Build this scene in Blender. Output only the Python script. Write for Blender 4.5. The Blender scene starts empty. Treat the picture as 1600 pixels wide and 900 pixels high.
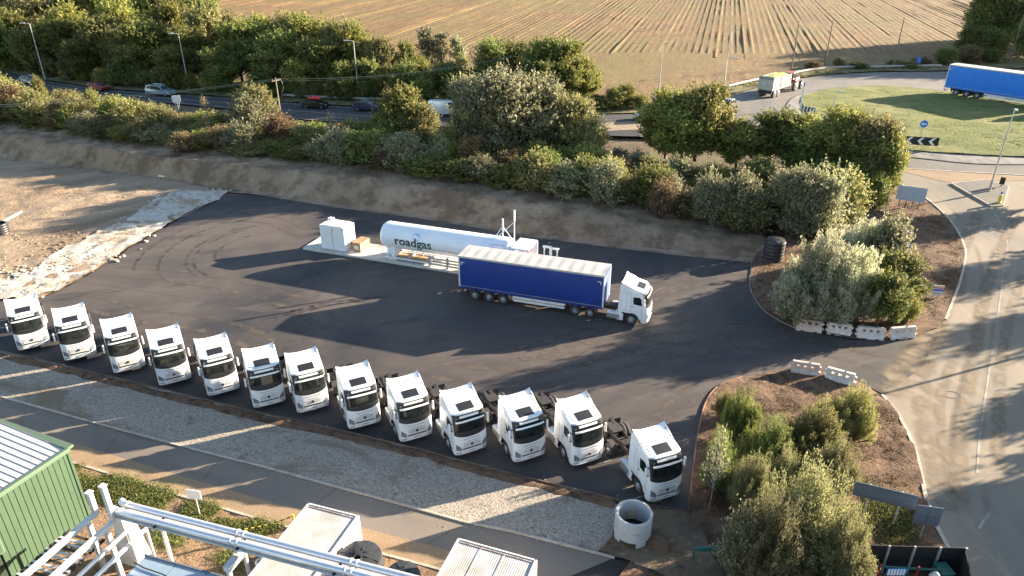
import bpy, bmesh, math, random
import numpy as np
from mathutils import Vector, Matrix, noise
from mathutils.geometry import tessellate_polygon
# ------------------------------------------------------------------ camera, sky, sun, exposure
SC = bpy.context.scene
COL = SC.collection
FPX, PITCH, HC = 1110.0, math.radians(26.3), 29.0
cam_d = bpy.data.cameras.new('camera'); cam = bpy.data.objects.new('camera', cam_d); COL.objects.link(cam)
cam_d.sensor_width = 36; cam_d.lens = FPX * 36 / 1600; cam_d.clip_end = 3000; cam_d.clip_start = 0.5
cam.location = (0, 0, HC); cam.rotation_euler = (math.pi / 2 - PITCH, 0, 0)
SC.camera = cam
SUN_EL, SUN_AZ = math.radians(14.5), math.radians(69.0)      # azimuth clockwise from +Y
W = bpy.data.worlds.new('World'); SC.world = W; W.use_nodes = True
nt = W.node_tree; nt.nodes.clear()
sky = nt.nodes.new('ShaderNodeTexSky'); sky.sky_type = 'NISHITA'; sky.sun_disc = False
sky.sun_elevation = SUN_EL; sky.sun_rotation = SUN_AZ; sky.air_density = 1.0; sky.dust_density = 0.6; sky.ozone_density = 1.5
bg = nt.nodes.new('ShaderNodeBackground'); bg.inputs[1].default_value = 0.070
wo = nt.nodes.new('ShaderNodeOutputWorld'); nt.links.new(sky.outputs[0], bg.inputs[0]); nt.links.new(bg.outputs[0], wo.inputs[0])
sl = bpy.data.lights.new('sun', 'SUN'); sl.energy = 5.0; sl.angle = math.radians(0.5); sl.color = (1.0, 0.85, 0.66)
so = bpy.data.objects.new('sun', sl); COL.objects.link(so)
SDIR = Vector((math.sin(SUN_AZ) * math.cos(SUN_EL), math.cos(SUN_AZ) * math.cos(SUN_EL), math.sin(SUN_EL)))
so.rotation_euler = (-SDIR).to_track_quat('-Z', 'Y').to_euler(); so.location = (60, 40, 60)
SC.view_settings.view_transform = 'Standard'; SC.view_settings.look = 'None'
SC.view_settings.exposure = 2.4; SC.view_settings.gamma = 1.0; SC.view_settings.use_curve_mapping = False

# ------------------------------------------------------------------ geometry of the site
CT, ST = math.cos(PITCH), math.sin(PITCH)
def G(px, py, z=0.0):
    u, v = px - 800, py - 450; t = (HC - z) / (FPX * ST + v * CT)
    return (u * t, (FPX * CT - v * ST) * t)
def GV(px, py, z=0.0):
    p = G(px, py, z); return Vector((p[0], p[1], z))
BASE = [(-250, 222), (0, 248), (150, 264), (300, 287), (360, 297), (400, 300), (525, 320), (650, 336), (775, 356), (800, 362), (950, 381), (1050, 393), (1175, 405)]
CREST = [(-250, 186, 2.4), (0, 212, 2.4), (100, 225, 2.4), (275, 250, 2.3), (400, 263, 2.2), (600, 279, 2.1), (800, 315, 1.8), (950, 338, 1.5), (1025, 357, 1.1), (1125, 382, 0.6), (1175, 394, 0.25)]
HEDGE = [(-250, 172, 2.6), (0, 198, 2.6), (100, 211, 2.6), (200, 227, 2.6), (400, 248, 2.5), (600, 266, 2.3), (800, 300, 2.0), (975, 322, 1.7), (1050, 343, 1.3), (1125, 362, 0.9), (1175, 375, 0.5)]
bx_, by_ = zip(*[G(a, b) for a, b in BASE])
cx_, cy_ = zip(*[G(a, b, z) for a, b, z in CREST]); cz_ = [z for _, _, z in CREST]
hx_, hy_ = zip(*[G(a, b, z) for a, b, z in HEDGE]); hz_ = [z for _, _, z in HEDGE]
def lin(x, xs, ys): return float(np.interp(x, xs, ys))
bx_ = bx_ + (30.0, 400.0); by_ = by_ + (63.0, 63.0)
cx_ = cx_ + (31.0, 400.0); cy_ = cy_ + (67.0, 67.0); cz_ = cz_ + [0.1, 0.1]
def sstep(t):
    t = min(1.0, max(0.0, t)); return t * t * (3 - 2 * t)
def hgt(x, y):
    yb = lin(x, bx_, by_)
    if y <= yb: return 0.0
    yc = max(lin(x, cx_, cy_), yb + 0.5); zc = lin(x, cx_, cz_)
    if y < yc: return zc * (y - yb) / (yc - yb)
    L = lin(x, (-40, 20), (30, 50))
    z = zc + (3.2 - zc) * sstep((y - yc) / L)
    if y > 168: z += 0.018 * (y - 168)
    return z
def T(px, py):
    prev = None
    for k in range(0, 260):
        z = 9.0 - k * 0.04
        p = G(px, py, z); g = hgt(*p)
        if g >= z: return Vector((p[0], p[1], g))
    p = G(px, py, 0); return Vector((p[0], p[1], 0.0))
def TL(pts): return [T(*p) for p in pts]
def pxm(P): # photo pixels per metre at a world point
    d = P[1] * CT + (HC - P[2]) * ST
    return FPX / d
def prj(P):
    d = P[1] * CT - (P[2] - HC) * ST; uu = P[1] * ST + (P[2] - HC) * CT
    return (800 + FPX * P[0] / d, 450 - FPX * uu / d)
ANG = math.radians(-20.0)                         # the site's main direction
E1 = Vector((math.cos(ANG), math.sin(ANG), 0)); E2 = Vector((-math.sin(ANG), math.cos(ANG), 0))

# ------------------------------------------------------------------ materials
MATS = {}
def mat(name, col, rough=0.6, metal=0.0, var=0.0, scale=3.0, col2=None, bump=0.0, bscale=None, spec=0.5, detail=6.0, coat=0.0, ramp=(0.35, 0.65), world=True):
    if name in MATS: return MATS[name]
    m = bpy.data.materials.new(name); m.use_nodes = True; MATS[name] = m
    n = m.node_tree.nodes; l = m.node_tree.links; b = n['Principled BSDF']
    b.inputs['Roughness'].default_value = rough; b.inputs['Metallic'].default_value = metal
    b.inputs['Specular IOR Level'].default_value = spec; b.inputs['Coat Weight'].default_value = coat
    b.inputs['Base Color'].default_value = (*col, 1)
    if col2 is None and var > 0: col2 = tuple(c * (1 - var) for c in col)
    if col2 is not None or bump > 0:
        if world:
            g = n.new('ShaderNodeNewGeometry'); src = g.outputs['Position']
        else:
            g = n.new('ShaderNodeTexCoord'); src = g.outputs['Object']
    if col2 is not None:
        t = n.new('ShaderNodeTexNoise'); t.inputs['Scale'].default_value = scale; t.inputs['Detail'].default_value = detail; t.inputs['Roughness'].default_value = 0.65
        l.new(src, t.inputs['Vector'])
        r = n.new('ShaderNodeValToRGB'); r.color_ramp.elements[0].position = ramp[0]; r.color_ramp.elements[1].position = ramp[1]
        r.color_ramp.elements[0].color = (*col2, 1); r.color_ramp.elements[1].color = (*col, 1)
        l.new(t.outputs[0], r.inputs[0]); l.new(r.outputs[0], b.inputs['Base Color'])
    if bump > 0:
        t2 = n.new('ShaderNodeTexNoise'); t2.inputs['Scale'].default_value = bscale or scale * 4; t2.inputs['Detail'].default_value = 4
        l.new(src, t2.inputs['Vector'])
        bm_ = n.new('ShaderNodeBump'); bm_.inputs['Strength'].default_value = 1.0; bm_.inputs['Distance'].default_value = bump
        l.new(t2.outputs[0], bm_.inputs['Height']); l.new(bm_.outputs[0], b.inputs['Normal'])
    return m
def layered(name, layers, rough=0.9, bumps=(), spec=0.3, rot=None):
    """layers: list of (colour, noise scale, lo, hi, stretch(x,y), distortion); each is mixed over the one before by its own noise"""
    m = bpy.data.materials.new(name); m.use_nodes = True; MATS[name] = m
    n = m.node_tree.nodes; l = m.node_tree.links; b = n['Principled BSDF']
    b.inputs['Roughness'].default_value = rough; b.inputs['Specular IOR Level'].default_value = spec
    g = n.new('ShaderNodeNewGeometry'); prev = None
    def tex(scale, stretch, dist, off):
        mp = n.new('ShaderNodeMapping'); mp.vector_type = 'TEXTURE'; mp.inputs['Location'].default_value = (off, off * 1.7, 0)
        mp.inputs['Rotation'].default_value = (0, 0, rot if rot is not None else 0)
        mp.inputs['Scale'].default_value = (stretch[0], stretch[1], 1)
        l.new(g.outputs['Position'], mp.inputs['Vector'])
        t = n.new('ShaderNodeTexNoise'); t.inputs['Scale'].default_value = scale; t.inputs['Detail'].default_value = 8; t.inputs['Roughness'].default_value = 0.65; t.inputs['Distortion'].default_value = dist
        l.new(mp.outputs[0], t.inputs['Vector']); return t
    for i, ly in enumerate(layers):
        col, scale, lo, hi = ly[:4]; stretch = ly[4] if len(ly) > 4 else (1, 1); dist = ly[5] if len(ly) > 5 else 0.0
        if prev is None:
            rgb = n.new('ShaderNodeRGB'); rgb.outputs[0].default_value = (*col, 1); prev = rgb.outputs[0]; continue
        t = tex(scale, stretch, dist, i * 13.7)
        r = n.new('ShaderNodeMapRange'); r.inputs[1].default_value = lo; r.inputs[2].default_value = hi; r.clamp = True
        l.new(t.outputs[0], r.inputs[0])
        mx = n.new('ShaderNodeMix'); mx.data_type = 'RGBA'
        l.new(r.outputs[0], mx.inputs[0]); l.new(prev, mx.inputs[6]); mx.inputs[7].default_value = (*col, 1); prev = mx.outputs[2]
    l.new(prev, b.inputs['Base Color'])
    nb = None
    for (scale, dist_m) in bumps:
        t = tex(scale, (1, 1), 0, 5.0)
        bn = n.new('ShaderNodeBump'); bn.inputs['Distance'].default_value = dist_m; bn.inputs['Strength'].default_value = 1
        l.new(t.outputs[0], bn.inputs['Height'])
        if nb: l.new(nb, bn.inputs['Normal'])
        nb = bn.outputs[0]
    if nb: l.new(nb, b.inputs['Normal'])
    return m

# ------------------------------------------------------------------ mesh helpers
class MB:
    def __init__(s): s.v = []; s.f = []
    def add(s, vs, fs):
        o = len(s.v); s.v += [tuple(v) for v in vs]; s.f += [tuple(i + o for i in f) for f in fs]; return s
    def box(s, c, d, rz=0.0, rot=None):
        hx, hy, hz = d[0] / 2, d[1] / 2, d[2] / 2
        vs = [Vector((x, y, z)) for z in (-hz, hz) for y in (-hy, hy) for x in (-hx, hx)]
        M = rot if rot is not None else Matrix.Rotation(rz, 3, 'Z')
        C = Vector(c)
        return s.add([M @ v + C for v in vs], [(0, 2, 3, 1), (4, 5, 7, 6), (0, 1, 5, 4), (2, 6, 7, 3), (0, 4, 6, 2), (1, 3, 7, 5)])
    def beam(s, a, b, w, h=None):
        a, b = Vector(a), Vector(b); h = h or w; d = b - a
        q = d.to_track_quat('X', 'Z').to_matrix()
        return s.box((a + b) / 2, (d.length, w, h), rot=q)
    def tube(s, a, b, r0, r1=None, n=8, caps=True):
        a, b = Vector(a), Vector(b); r1 = r0 if r1 is None else r1
        q = (b - a).to_track_quat('Z', 'Y').to_matrix()
        vs = []
        for P, r in ((a, r0), (b, r1)):
            for k in range(n):
                t = 2 * math.pi * k / n; vs.append(P + q @ Vector((r * math.cos(t), r * math.sin(t), 0)))
        fs = [(k, (k + 1) % n, n + (k + 1) % n, n + k) for k in range(n)]
        if caps: fs += [tuple(range(n - 1, -1, -1)), tuple(range(n, 2 * n))]
        return s.add(vs, fs)
    def path(s, pts, r, n=6, radii=None):
        pts = [Vector(p) for p in pts]; rings = []
        for i, p in enumerate(pts):
            d = (pts[min(i + 1, len(pts) - 1)] - pts[max(i - 1, 0)])
            q = d.to_track_quat('Z', 'Y').to_matrix(); rr = radii[i] if radii else r
            rings.append([p + q @ Vector((rr * math.cos(2 * math.pi * k / n), rr * math.sin(2 * math.pi * k / n), 0)) for k in range(n)])
        return s.loft(rings, closed=True, caps=True)
    def loft(s, rings, closed=True, caps=False):
        n = len(rings[0]); vs = [v for r in rings for v in r]; fs = []
        for i in range(len(rings) - 1):
            for k in range(n if closed else n - 1):
                k2 = (k + 1) % n; fs.append((i * n + k, i * n + k2, (i + 1) * n + k2, (i + 1) * n + k))
        if caps: fs += [tuple(range(n - 1, -1, -1)), tuple((len(rings) - 1) * n + k for k in range(n))]
        return s.add(vs, fs)
    def lathe(s, prof, c, axis='Z', n=20):
        rings = []
        C = Vector(c)
        for r, h in prof:
            ring = []
            for k in range(n):
                t = 2 * math.pi * k / n; a, b = r * math.cos(t), r * math.sin(t)
                ring.append(C + (Vector((a, b, h)) if axis == 'Z' else Vector((a, h, b)) if axis == 'Y' else Vector((h, a, b))))
            rings.append(ring)
        return s.loft(rings, True, False)
    def prism(s, poly, z0, z1):
        n = len(poly); vs = [(p[0], p[1], z0) for p in poly] + [(p[0], p[1], z1) for p in poly]
        return s.add(vs, [tuple(range(n - 1, -1, -1)), tuple(range(n, 2 * n))] + [(k, (k + 1) % n, n + (k + 1) % n, n + k) for k in range(n)])
    def extr(s, poly_xz, y0, y1):
        n = len(poly_xz); vs = [(p[0], y0, p[1]) for p in poly_xz] + [(p[0], y1, p[1]) for p in poly_xz]
        return s.add(vs, [tuple(range(n)), tuple(range(2 * n - 1, n - 1, -1))] + [((k + 1) % n, k, n + k, n + (k + 1) % n) for k in range(n)])
    def mesh(s, name, m, smooth=False, bevel=0.0):
        me = bpy.data.meshes.new(name); me.from_pydata(s.v, [], s.f)
        if m: me.materials.append(MATS[m] if isinstance(m, str) else m)
        bm = bmesh.new(); bm.from_mesh(me)
        bmesh.ops.recalc_face_normals(bm, faces=bm.faces)
        if bevel > 0:
            es = [e for e in bm.edges if len(e.link_faces) == 2 and e.calc_face_angle() > 0.6]
            bmesh.ops.bevel(bm, geom=es, offset=bevel, segments=2, affect='EDGES', profile=0.5, clamp_overlap=True)
        bm.to_mesh(me); bm.free()
        if smooth:
            for p in me.polygons: p.use_smooth = True
            try: me.set_sharp_from_angle(angle=math.radians(smooth if smooth is not True else 40))
            except Exception: pass
        return me
    def build(s, name, m, parent=None, smooth=False, bevel=0.0):
        return link(name, s.mesh(name, m, smooth, bevel), parent)
def link(name, me, parent=None):
    o = bpy.data.objects.new(name, me); COL.objects.link(o)
    if parent is not None: o.parent = parent
    return o
def tag(o, label=None, cat=None, group=None, kind=None):
    if label: o['label'] = label
    if cat: o['category'] = cat
    if group: o['group'] = group
    if kind: o['kind'] = kind
    return o
def thing(name, label, cat, loc=(0, 0, 0), rz=0.0, group=None):
    o = bpy.data.objects.new(name, None); COL.objects.link(o); o.location = loc; o.rotation_euler = (0, 0, rz)
    o.empty_display_size = 0.3
    return tag(o, label, cat, group)
def copy_tree(o, parent=None):
    c = o.copy(); COL.objects.link(c); c.parent = parent
    for ch in KIDS.get(o.name, list(o.children)): copy_tree(ch, c)
    return c
KIDS = {}
def freeze(o):
    KIDS[o.name] = list(o.children)
    for ch in o.children: freeze(ch)
def bx(name, m, parent, c, d, rz=0.0, bevel=0.0):
    return MB().box(c, d, rz).build(name, m, parent, bevel=bevel)

def sheet(name, pts, m, off=0.004, step=None, noise_amp=0.0, noise_s=0.5, drape=True, kind='structure', parent=None, zfun=None):
    """a ground sheet: polygon (world x, y) cut by a grid and laid on the terrain"""
    bm = bmesh.new()
    vs = [bm.verts.new((p[0], p[1], 0)) for p in pts]
    for tri in tessellate_polygon([[Vector((p[0], p[1], 0)) for p in pts]]):
        try: bm.faces.new([vs[k] for k in tri])
        except ValueError: pass
    if step:
        xs = [p[0] for p in pts]; ys = [p[1] for p in pts]
        for ax, lo, hi in ((0, min(xs), max(xs)), (1, min(ys), max(ys))):
            k = math.floor(lo / step) + 1
            while k * step < hi:
                co = [0, 0, 0]; no = [0, 0, 0]; co[ax] = k * step; no[ax] = 1
                bmesh.ops.bisect_plane(bm, geom=bm.verts[:] + bm.edges[:] + bm.faces[:], plane_co=co, plane_no=no, dist=1e-4)
                k += 1
    for v in bm.verts:
        z = hgt(v.co.x, v.co.y) if drape else 0.0
        z += off
        if noise_amp:
            z += noise_amp * (0.5 + 0.5 * noise.fractal(Vector((v.co.x * noise_s, v.co.y * noise_s, 3.1)), 0.8, 2.0, 4))
        if zfun: z += zfun(v.co.x, v.co.y)
        v.co.z = z
    bmesh.ops.recalc_face_normals(bm, faces=bm.faces)
    for fc in bm.faces:
        if fc.normal.z < 0: fc.normal_flip()
    me = bpy.data.meshes.new(name); bm.to_mesh(me); bm.free(); me.materials.append(MATS[m])
    if noise_amp or zfun:
        for p in me.polygons: p.use_smooth = True
    o = link(name, me, parent)
    if kind and parent is None: o['kind'] = kind
    return o
def smooth_line(pts, n=6):
    """Catmull-Rom through points"""
    P = [Vector((p[0], p[1], 0)) for p in pts]; out = []
    for i in range(len(P) - 1):
        p0, p1, p2, p3 = P[max(i - 1, 0)], P[i], P[i + 1], P[min(i + 2, len(P) - 1)]
        for k in range(n):
            t = k / n
            out.append(0.5 * ((2 * p1) + (-p0 + p2) * t + (2 * p0 - 5 * p1 + 4 * p2 - p3) * t * t + (-p0 + 3 * p1 - 3 * p2 + p3) * t ** 3))
    out.append(P[-1]); return [(p.x, p.y) for p in out]
RIB = [0]
def soft_mat(name, col, col2, scale, lo, hi, amount=0.8):
    m = bpy.data.materials.new(name); m.use_nodes = True; MATS[name] = m
    n = m.node_tree.nodes; l = m.node_tree.links; b = n['Principled BSDF']; b.inputs['Roughness'].default_value = .9; b.inputs['Specular IOR Level'].default_value = .2
    g = n.new('ShaderNodeNewGeometry'); t = n.new('ShaderNodeTexNoise'); t.inputs['Scale'].default_value = scale; t.inputs['Detail'].default_value = 8; l.new(g.outputs['Position'], t.inputs['Vector'])
    r = n.new('ShaderNodeValToRGB'); r.color_ramp.elements[0].color = (*col2, 1); r.color_ramp.elements[1].color = (*col, 1); l.new(t.outputs[0], r.inputs[0]); l.new(r.outputs[0], b.inputs['Base Color'])
    at = n.new('ShaderNodeAttribute'); at.attribute_name = 'fade'; mr = n.new('ShaderNodeMapRange'); mr.inputs[1].default_value = lo; mr.inputs[2].default_value = hi; l.new(t.outputs[0], mr.inputs[0])
    mu = n.new('ShaderNodeMath'); mu.operation = 'MULTIPLY'; l.new(at.outputs['Fac'], mu.inputs[0]); l.new(mr.outputs[0], mu.inputs[1])
    m2 = n.new('ShaderNodeMath'); m2.operation = 'MULTIPLY'; m2.inputs[1].default_value = amount; l.new(mu.outputs[0], m2.inputs[0]); l.new(m2.outputs[0], b.inputs['Alpha']); return m
def soft_ribbon(name, line, width, m, off=0.012):
    """a stain along a line whose edges fade out"""
    L = [Vector((p[0], p[1], 0)) for p in line]; rings = []; fade = []; RIB[0] += 1; off += RIB[0] * 0.0004
    for i, p in enumerate(L):
        d = (L[min(i + 1, len(L) - 1)] - L[max(i - 1, 0)]).normalized(); nn = Vector((-d.y, d.x, 0)); e = min(1, i / 3, (len(L) - 1 - i) / 3); ring = []
        for t, f in ((-1, 0), (-.45, .8), (0, 1), (.45, .8), (1, 0)):
            q = p + nn * t * width / 2; ring.append((q.x, q.y, hgt(q.x, q.y) + off)); fade.append(f * e)
        rings.append(ring)
    mb = MB(); mb.loft(rings, closed=False); me = bpy.data.meshes.new(name); me.from_pydata(mb.v, [], mb.f); me.materials.append(MATS[m])
    at = me.attributes.new('fade', 'FLOAT', 'POINT'); at.data.foreach_set('value', np.array(fade, np.float32))
    o = link(name, me); o['kind'] = 'structure'; return o
def ribbon(name, line, width, m, height=0.0, off=0.01, kind='structure', parent=None):
    """a strip (height 0) or kerb (height > 0) along a world line, laid on the terrain"""
    L = [Vector((p[0], p[1], 0)) for p in line]; mb = MB(); rings = []
    for i, p in enumerate(L):
        d = (L[min(i + 1, len(L) - 1)] - L[max(i - 1, 0)]).normalized(); nn = Vector((-d.y, d.x, 0)) * width / 2
        z = hgt(p.x, p.y) + off
        a, b = p + nn, p - nn
        if height: rings.append([(a.x, a.y, z - 0.1), (a.x, a.y, z + height), (b.x, b.y, z + height), (b.x, b.y, z - 0.1)])
        else: rings.append([(a.x, a.y, z), (b.x, b.y, z)])
    mb.loft(rings, closed=bool(height), caps=bool(height))
    o = mb.build(name, m, parent)
    if kind and parent is None: o['kind'] = kind
    return o
# ------------------------------------------------------------------ ground materials
layered('soil_rough', [((0.16, 0.115, 0.075), 1, 0, 1), ((0.10, 0.07, 0.045), 0.35, 0.45, 0.6), ((0.12, 0.12, 0.05), 0.2, 0.5, 0.65), ((0.24, 0.18, 0.12), 2.5, 0.55, 0.7)], 0.95, [(3.0, 0.12)])
layered('hedge_floor', [((0.06, 0.05, 0.035), 1, 0, 1), ((0.10, 0.075, 0.045), 0.8, 0.5, 0.65)], 0.95, [(3.0, 0.1)])
layered('asphalt_new', [((0.030, 0.030, 0.033), 1, 0, 1), ((0.098, 0.079, 0.067), 0.05, 0.40, 0.58, (1.6, 1), 0.6), ((0.15, 0.12, 0.098), 0.16, 0.58, 0.80, (3.5, 1), 1.2), ((0.11, 0.092, 0.08), 0.6, 0.56, 0.78, (5, 1), 0.5), ((0.026, 0.025, 0.026), 0.35, 0.58, 0.74, (3, 1)), ((0.07, 0.06, 0.052), 3.0, 0.58, 0.70), ((0.035, 0.032, 0.03), 1.4, 0.62, 0.72, (6, 1), 0.3)], 0.82, [(18.0, 0.006)], spec=0.35, rot=math.radians(20))
layered('asphalt_old', [((0.143, 0.1298, 0.1155), 1, 0, 1), ((0.187, 0.165, 0.1375), 0.25, 0.4, 0.65), ((0.11, 0.1045, 0.099), 0.5, 0.58, 0.72, (1, 4)), ((0.231, 0.1925, 0.143), 0.9, 0.6, 0.8, (1, 3))], 0.9, [(15.0, 0.006)])
layered('asphalt_dusty', [((0.2723, 0.222, 0.1624), 1, 0, 1), ((0.1932, 0.1687, 0.1346), 0.12, 0.42, 0.62, (1, 2), 0.5), ((0.3514, 0.2753, 0.1856), 0.5, 0.56, 0.78, (1, 3.5), 0.8), ((0.123, 0.111, 0.0974), 1.6, 0.63, 0.78, (1, 3)), ((0.2635, 0.222, 0.167), 4.0, 0.6, 0.75)], 0.92, [(12.0, 0.008)])
layered('asphalt_road', [((0.055, 0.055, 0.058), 1, 0, 1), ((0.08, 0.076, 0.07), 0.2, 0.45, 0.65, (5, 1)), ((0.04, 0.04, 0.042), 0.5, 0.6, 0.75, (6, 1))], 0.85, [(15.0, 0.005)], rot=math.radians(-12))
layered('sand_dirt', [((0.3108, 0.2294, 0.1517), 1, 0, 1), ((0.2072, 0.1406, 0.0888), 0.13, 0.45, 0.65, (2, 1), 0.6), ((0.3478, 0.2664, 0.1776), 0.35, 0.52, 0.7, (3, 1), 0.5), ((0.1628, 0.111, 0.0666), 0.9, 0.62, 0.75, (4, 1), 1.0), ((0.3256, 0.2738, 0.1998), 2.2, 0.6, 0.75)], 0.95, [(1.3, 0.16), (6.0, 0.05)], rot=math.radians(35))
layered('bank_dirt', [((0.3058, 0.208, 0.1311), 1, 0, 1), ((0.1764, 0.1144, 0.0682), 0.4, 0.44, 0.58), ((0.3881, 0.2808, 0.1835), 0.22, 0.52, 0.68), ((0.1411, 0.0884, 0.0524), 1.8, 0.6, 0.72), ((0.4234, 0.3224, 0.2185), 3.5, 0.62, 0.75)], 0.95, [(1.6, 0.16), (7.0, 0.05)])
layered('chalk', [((0.4836, 0.4408, 0.37), 1, 0, 1), ((0.351, 0.2812, 0.1998), 0.5, 0.55, 0.7), ((0.32, 0.235, 0.155), 0.32, 0.47, 0.6, (2, 1), 0.8), ((0.5616, 0.5244, 0.4662), 2.0, 0.5, 0.62), ((0.234, 0.1824, 0.1332), 1.4, 0.66, 0.76), ((0.2, 0.15, 0.105), 2.6, 0.6, 0.7)], 0.95, [(3.0, 0.12), (10.0, 0.05)])
layered('gravel', [((0.311, 0.2664, 0.2132), 1, 0, 1), ((0.4277, 0.3744, 0.3055), 7.0, 0.5, 0.58), ((0.1322, 0.108, 0.0827), 8.0, 0.55, 0.63), ((0.21, 0.1584, 0.105), 0.22, 0.5, 0.6, (2, 1), 0.8), ((0.1711, 0.1188, 0.0732), 0.5, 0.6, 0.72)], 0.95, [(7.0, 0.08), (16.0, 0.03)], rot=ANG)
layered('concrete_road', [((0.1995, 0.1702, 0.1395), 1, 0, 1), ((0.152, 0.1288, 0.108), 0.35, 0.45, 0.65, (6, 1)), ((0.2565, 0.2024, 0.1485), 0.25, 0.52, 0.72, (5, 1)), ((0.114, 0.0966, 0.081), 1.2, 0.63, 0.76, (3, 1))], 0.9, [(10.0, 0.006)], rot=ANG)
layered('dusty_verge', [((0.304, 0.208, 0.124), 1, 0, 1), ((0.224, 0.16, 0.1), 0.8, 0.5, 0.7, (4, 1)), ((0.352, 0.264, 0.168), 3.0, 0.55, 0.7)], 0.95, [(8.0, 0.02)], rot=ANG)
layered('mulch', [((0.153, 0.09, 0.054), 1, 0, 1), ((0.072, 0.0432, 0.027), 1.8, 0.48, 0.6), ((0.243, 0.162, 0.099), 3.5, 0.56, 0.68), ((0.198, 0.126, 0.0765), 0.4, 0.5, 0.65)], 0.95, [(3.0, 0.16), (9.0, 0.08)])
layered('bark_chips', [((0.2805, 0.1785, 0.1062), 1, 0, 1), ((0.1615, 0.0935, 0.0553), 6, 0.5, 0.6), ((0.391, 0.2805, 0.187), 9, 0.56, 0.66), ((0.085, 0.051, 0.034), 3, 0.63, 0.72)], 0.95, [(8.0, 0.1)])
layered('grass', [((0.117, 0.1378, 0.0288), 1, 0, 1), ((0.1794, 0.1813, 0.0468), 0.22, 0.42, 0.58, (3, 1)), ((0.0702, 0.0906, 0.0202), 0.9, 0.52, 0.64, (3, 1)), ((0.234, 0.2031, 0.0792), 0.1, 0.5, 0.66), ((0.156, 0.1595, 0.0432), 2.5, 0.5, 0.62, (2, 1)), ((0.0858, 0.1015, 0.0252), 5.0, 0.56, 0.66)], 0.95, [(2.5, 0.2), (9.0, 0.08)])
layered('verge_grass', [((0.13, 0.12, 0.05), 1, 0, 1), ((0.22, 0.17, 0.09), 0.4, 0.45, 0.6), ((0.07, 0.075, 0.03), 1.5, 0.55, 0.7)], 0.95, [(3.0, 0.15)])
layered('stubble', [((0.2048, 0.1229, 0.0495), 1, 0, 1), ((0.1393, 0.0804, 0.0349), 0.5, 0.46, 0.6, (1, 6)), ((0.2786, 0.1824, 0.0787), 1.3, 0.53, 0.64, (1, 5)), ((0.1639, 0.1266, 0.0422), 0.03, 0.45, 0.62), ((0.0942, 0.0536, 0.0253), 2.2, 0.56, 0.66, (1, 3)), ((0.3441, 0.2456, 0.1181), 3.5, 0.6, 0.7, (1, 2)), ((0.1556, 0.0931, 0.0405), 0.09, 0.5, 0.66, (1, 4))], 0.95, [(3.0, 0.14)], rot=math.radians(-15.5))
mat('concrete', (0.42, 0.39, 0.35), 0.9, col2=(0.30, 0.275, 0.24), scale=1.5, bump=0.01, bscale=14)
mat('kerb_concrete', (0.50, 0.44, 0.36), 0.9, col2=(0.36, 0.30, 0.23), scale=2.0)
mat('line_paint', (0.42, 0.37, 0.30), 0.8, col2=(0.24, 0.20, 0.155), scale=1.3, ramp=(0.42, 0.70))
mat('joint', (0.03, 0.027, 0.024), 0.95)

# ------------------------------------------------------------------ the setting
def build_ground():
    xs = np.concatenate([np.arange(-700, -150, 25), np.arange(-150, 150, 5), np.arange(150, 701, 25)])
    ys = np.concatenate([np.arange(-40, 170, 5), np.arange(170, 1001, 25)])
    verts = []; faces = []
    for y in ys:
        for x in xs:
            z = min(hgt(x, y), hgt(x, y - 5), hgt(x - 4, y - 5), hgt(x + 4, y - 5)) if y < 125 else hgt(x, y)
            verts.append((x, y, z - 0.14))
    nx = len(xs)
    for j in range(len(ys) - 1):
        for i in range(nx - 1): faces.append((j * nx + i, j * nx + i + 1, (j + 1) * nx + i + 1, (j + 1) * nx + i))
    mb = MB(); mb.v = verts; mb.f = faces
    tag(mb.build('ground', 'soil_rough', smooth=True), kind='structure')
build_ground()

def P2(pts, z=0.0): return [G(a, b, z) for a, b in pts]
def PT(pts): return [(v.x, v.y) for v in TL(pts)]
YARD = [(358, 302), (525, 319), (650, 336), (775, 355), (800, 361), (950, 380), (1050, 392), (1176, 406), (1171, 440), (1180, 468), (1203, 492), (1240, 512), (1330, 531), (1415, 531), (1500, 512), (1490, 575), (1400, 630), (1385, 618), (1330, 592), (1240, 574), (1160, 590), (1125, 603), (1103, 630), (1090, 680), (1082, 740), (1075, 801), (960, 781), (800, 742), (650, 702), (525, 672), (400, 645), (212, 599), (100, 572), (0, 549), (-90, 530), (-90, 482), (0, 468), (60, 466), (100, 450), (150, 422), (200, 388), (265, 350), (320, 322)]
random.seed(3)
def ragged(pts, amp, i0, i1):
    out = []
    for i, p in enumerate(pts):
        out.append(p)
        if i0 <= i < i1:
            q = pts[i + 1]; n = max(2, int(math.hypot(q[0] - p[0], q[1] - p[1]) / 9))
            for k in range(1, n):
                t = k / n; out.append((p[0] + (q[0] - p[0]) * t + random.uniform(-amp, amp), p[1] + (q[1] - p[1]) * t + random.uniform(-amp, amp) * 0.5))
    return out
sheet('yard_asphalt', P2(ragged(YARD, 2.5, 35, len(YARD) - 1)), 'asphalt_new', 0.004, drape=False)
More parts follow.
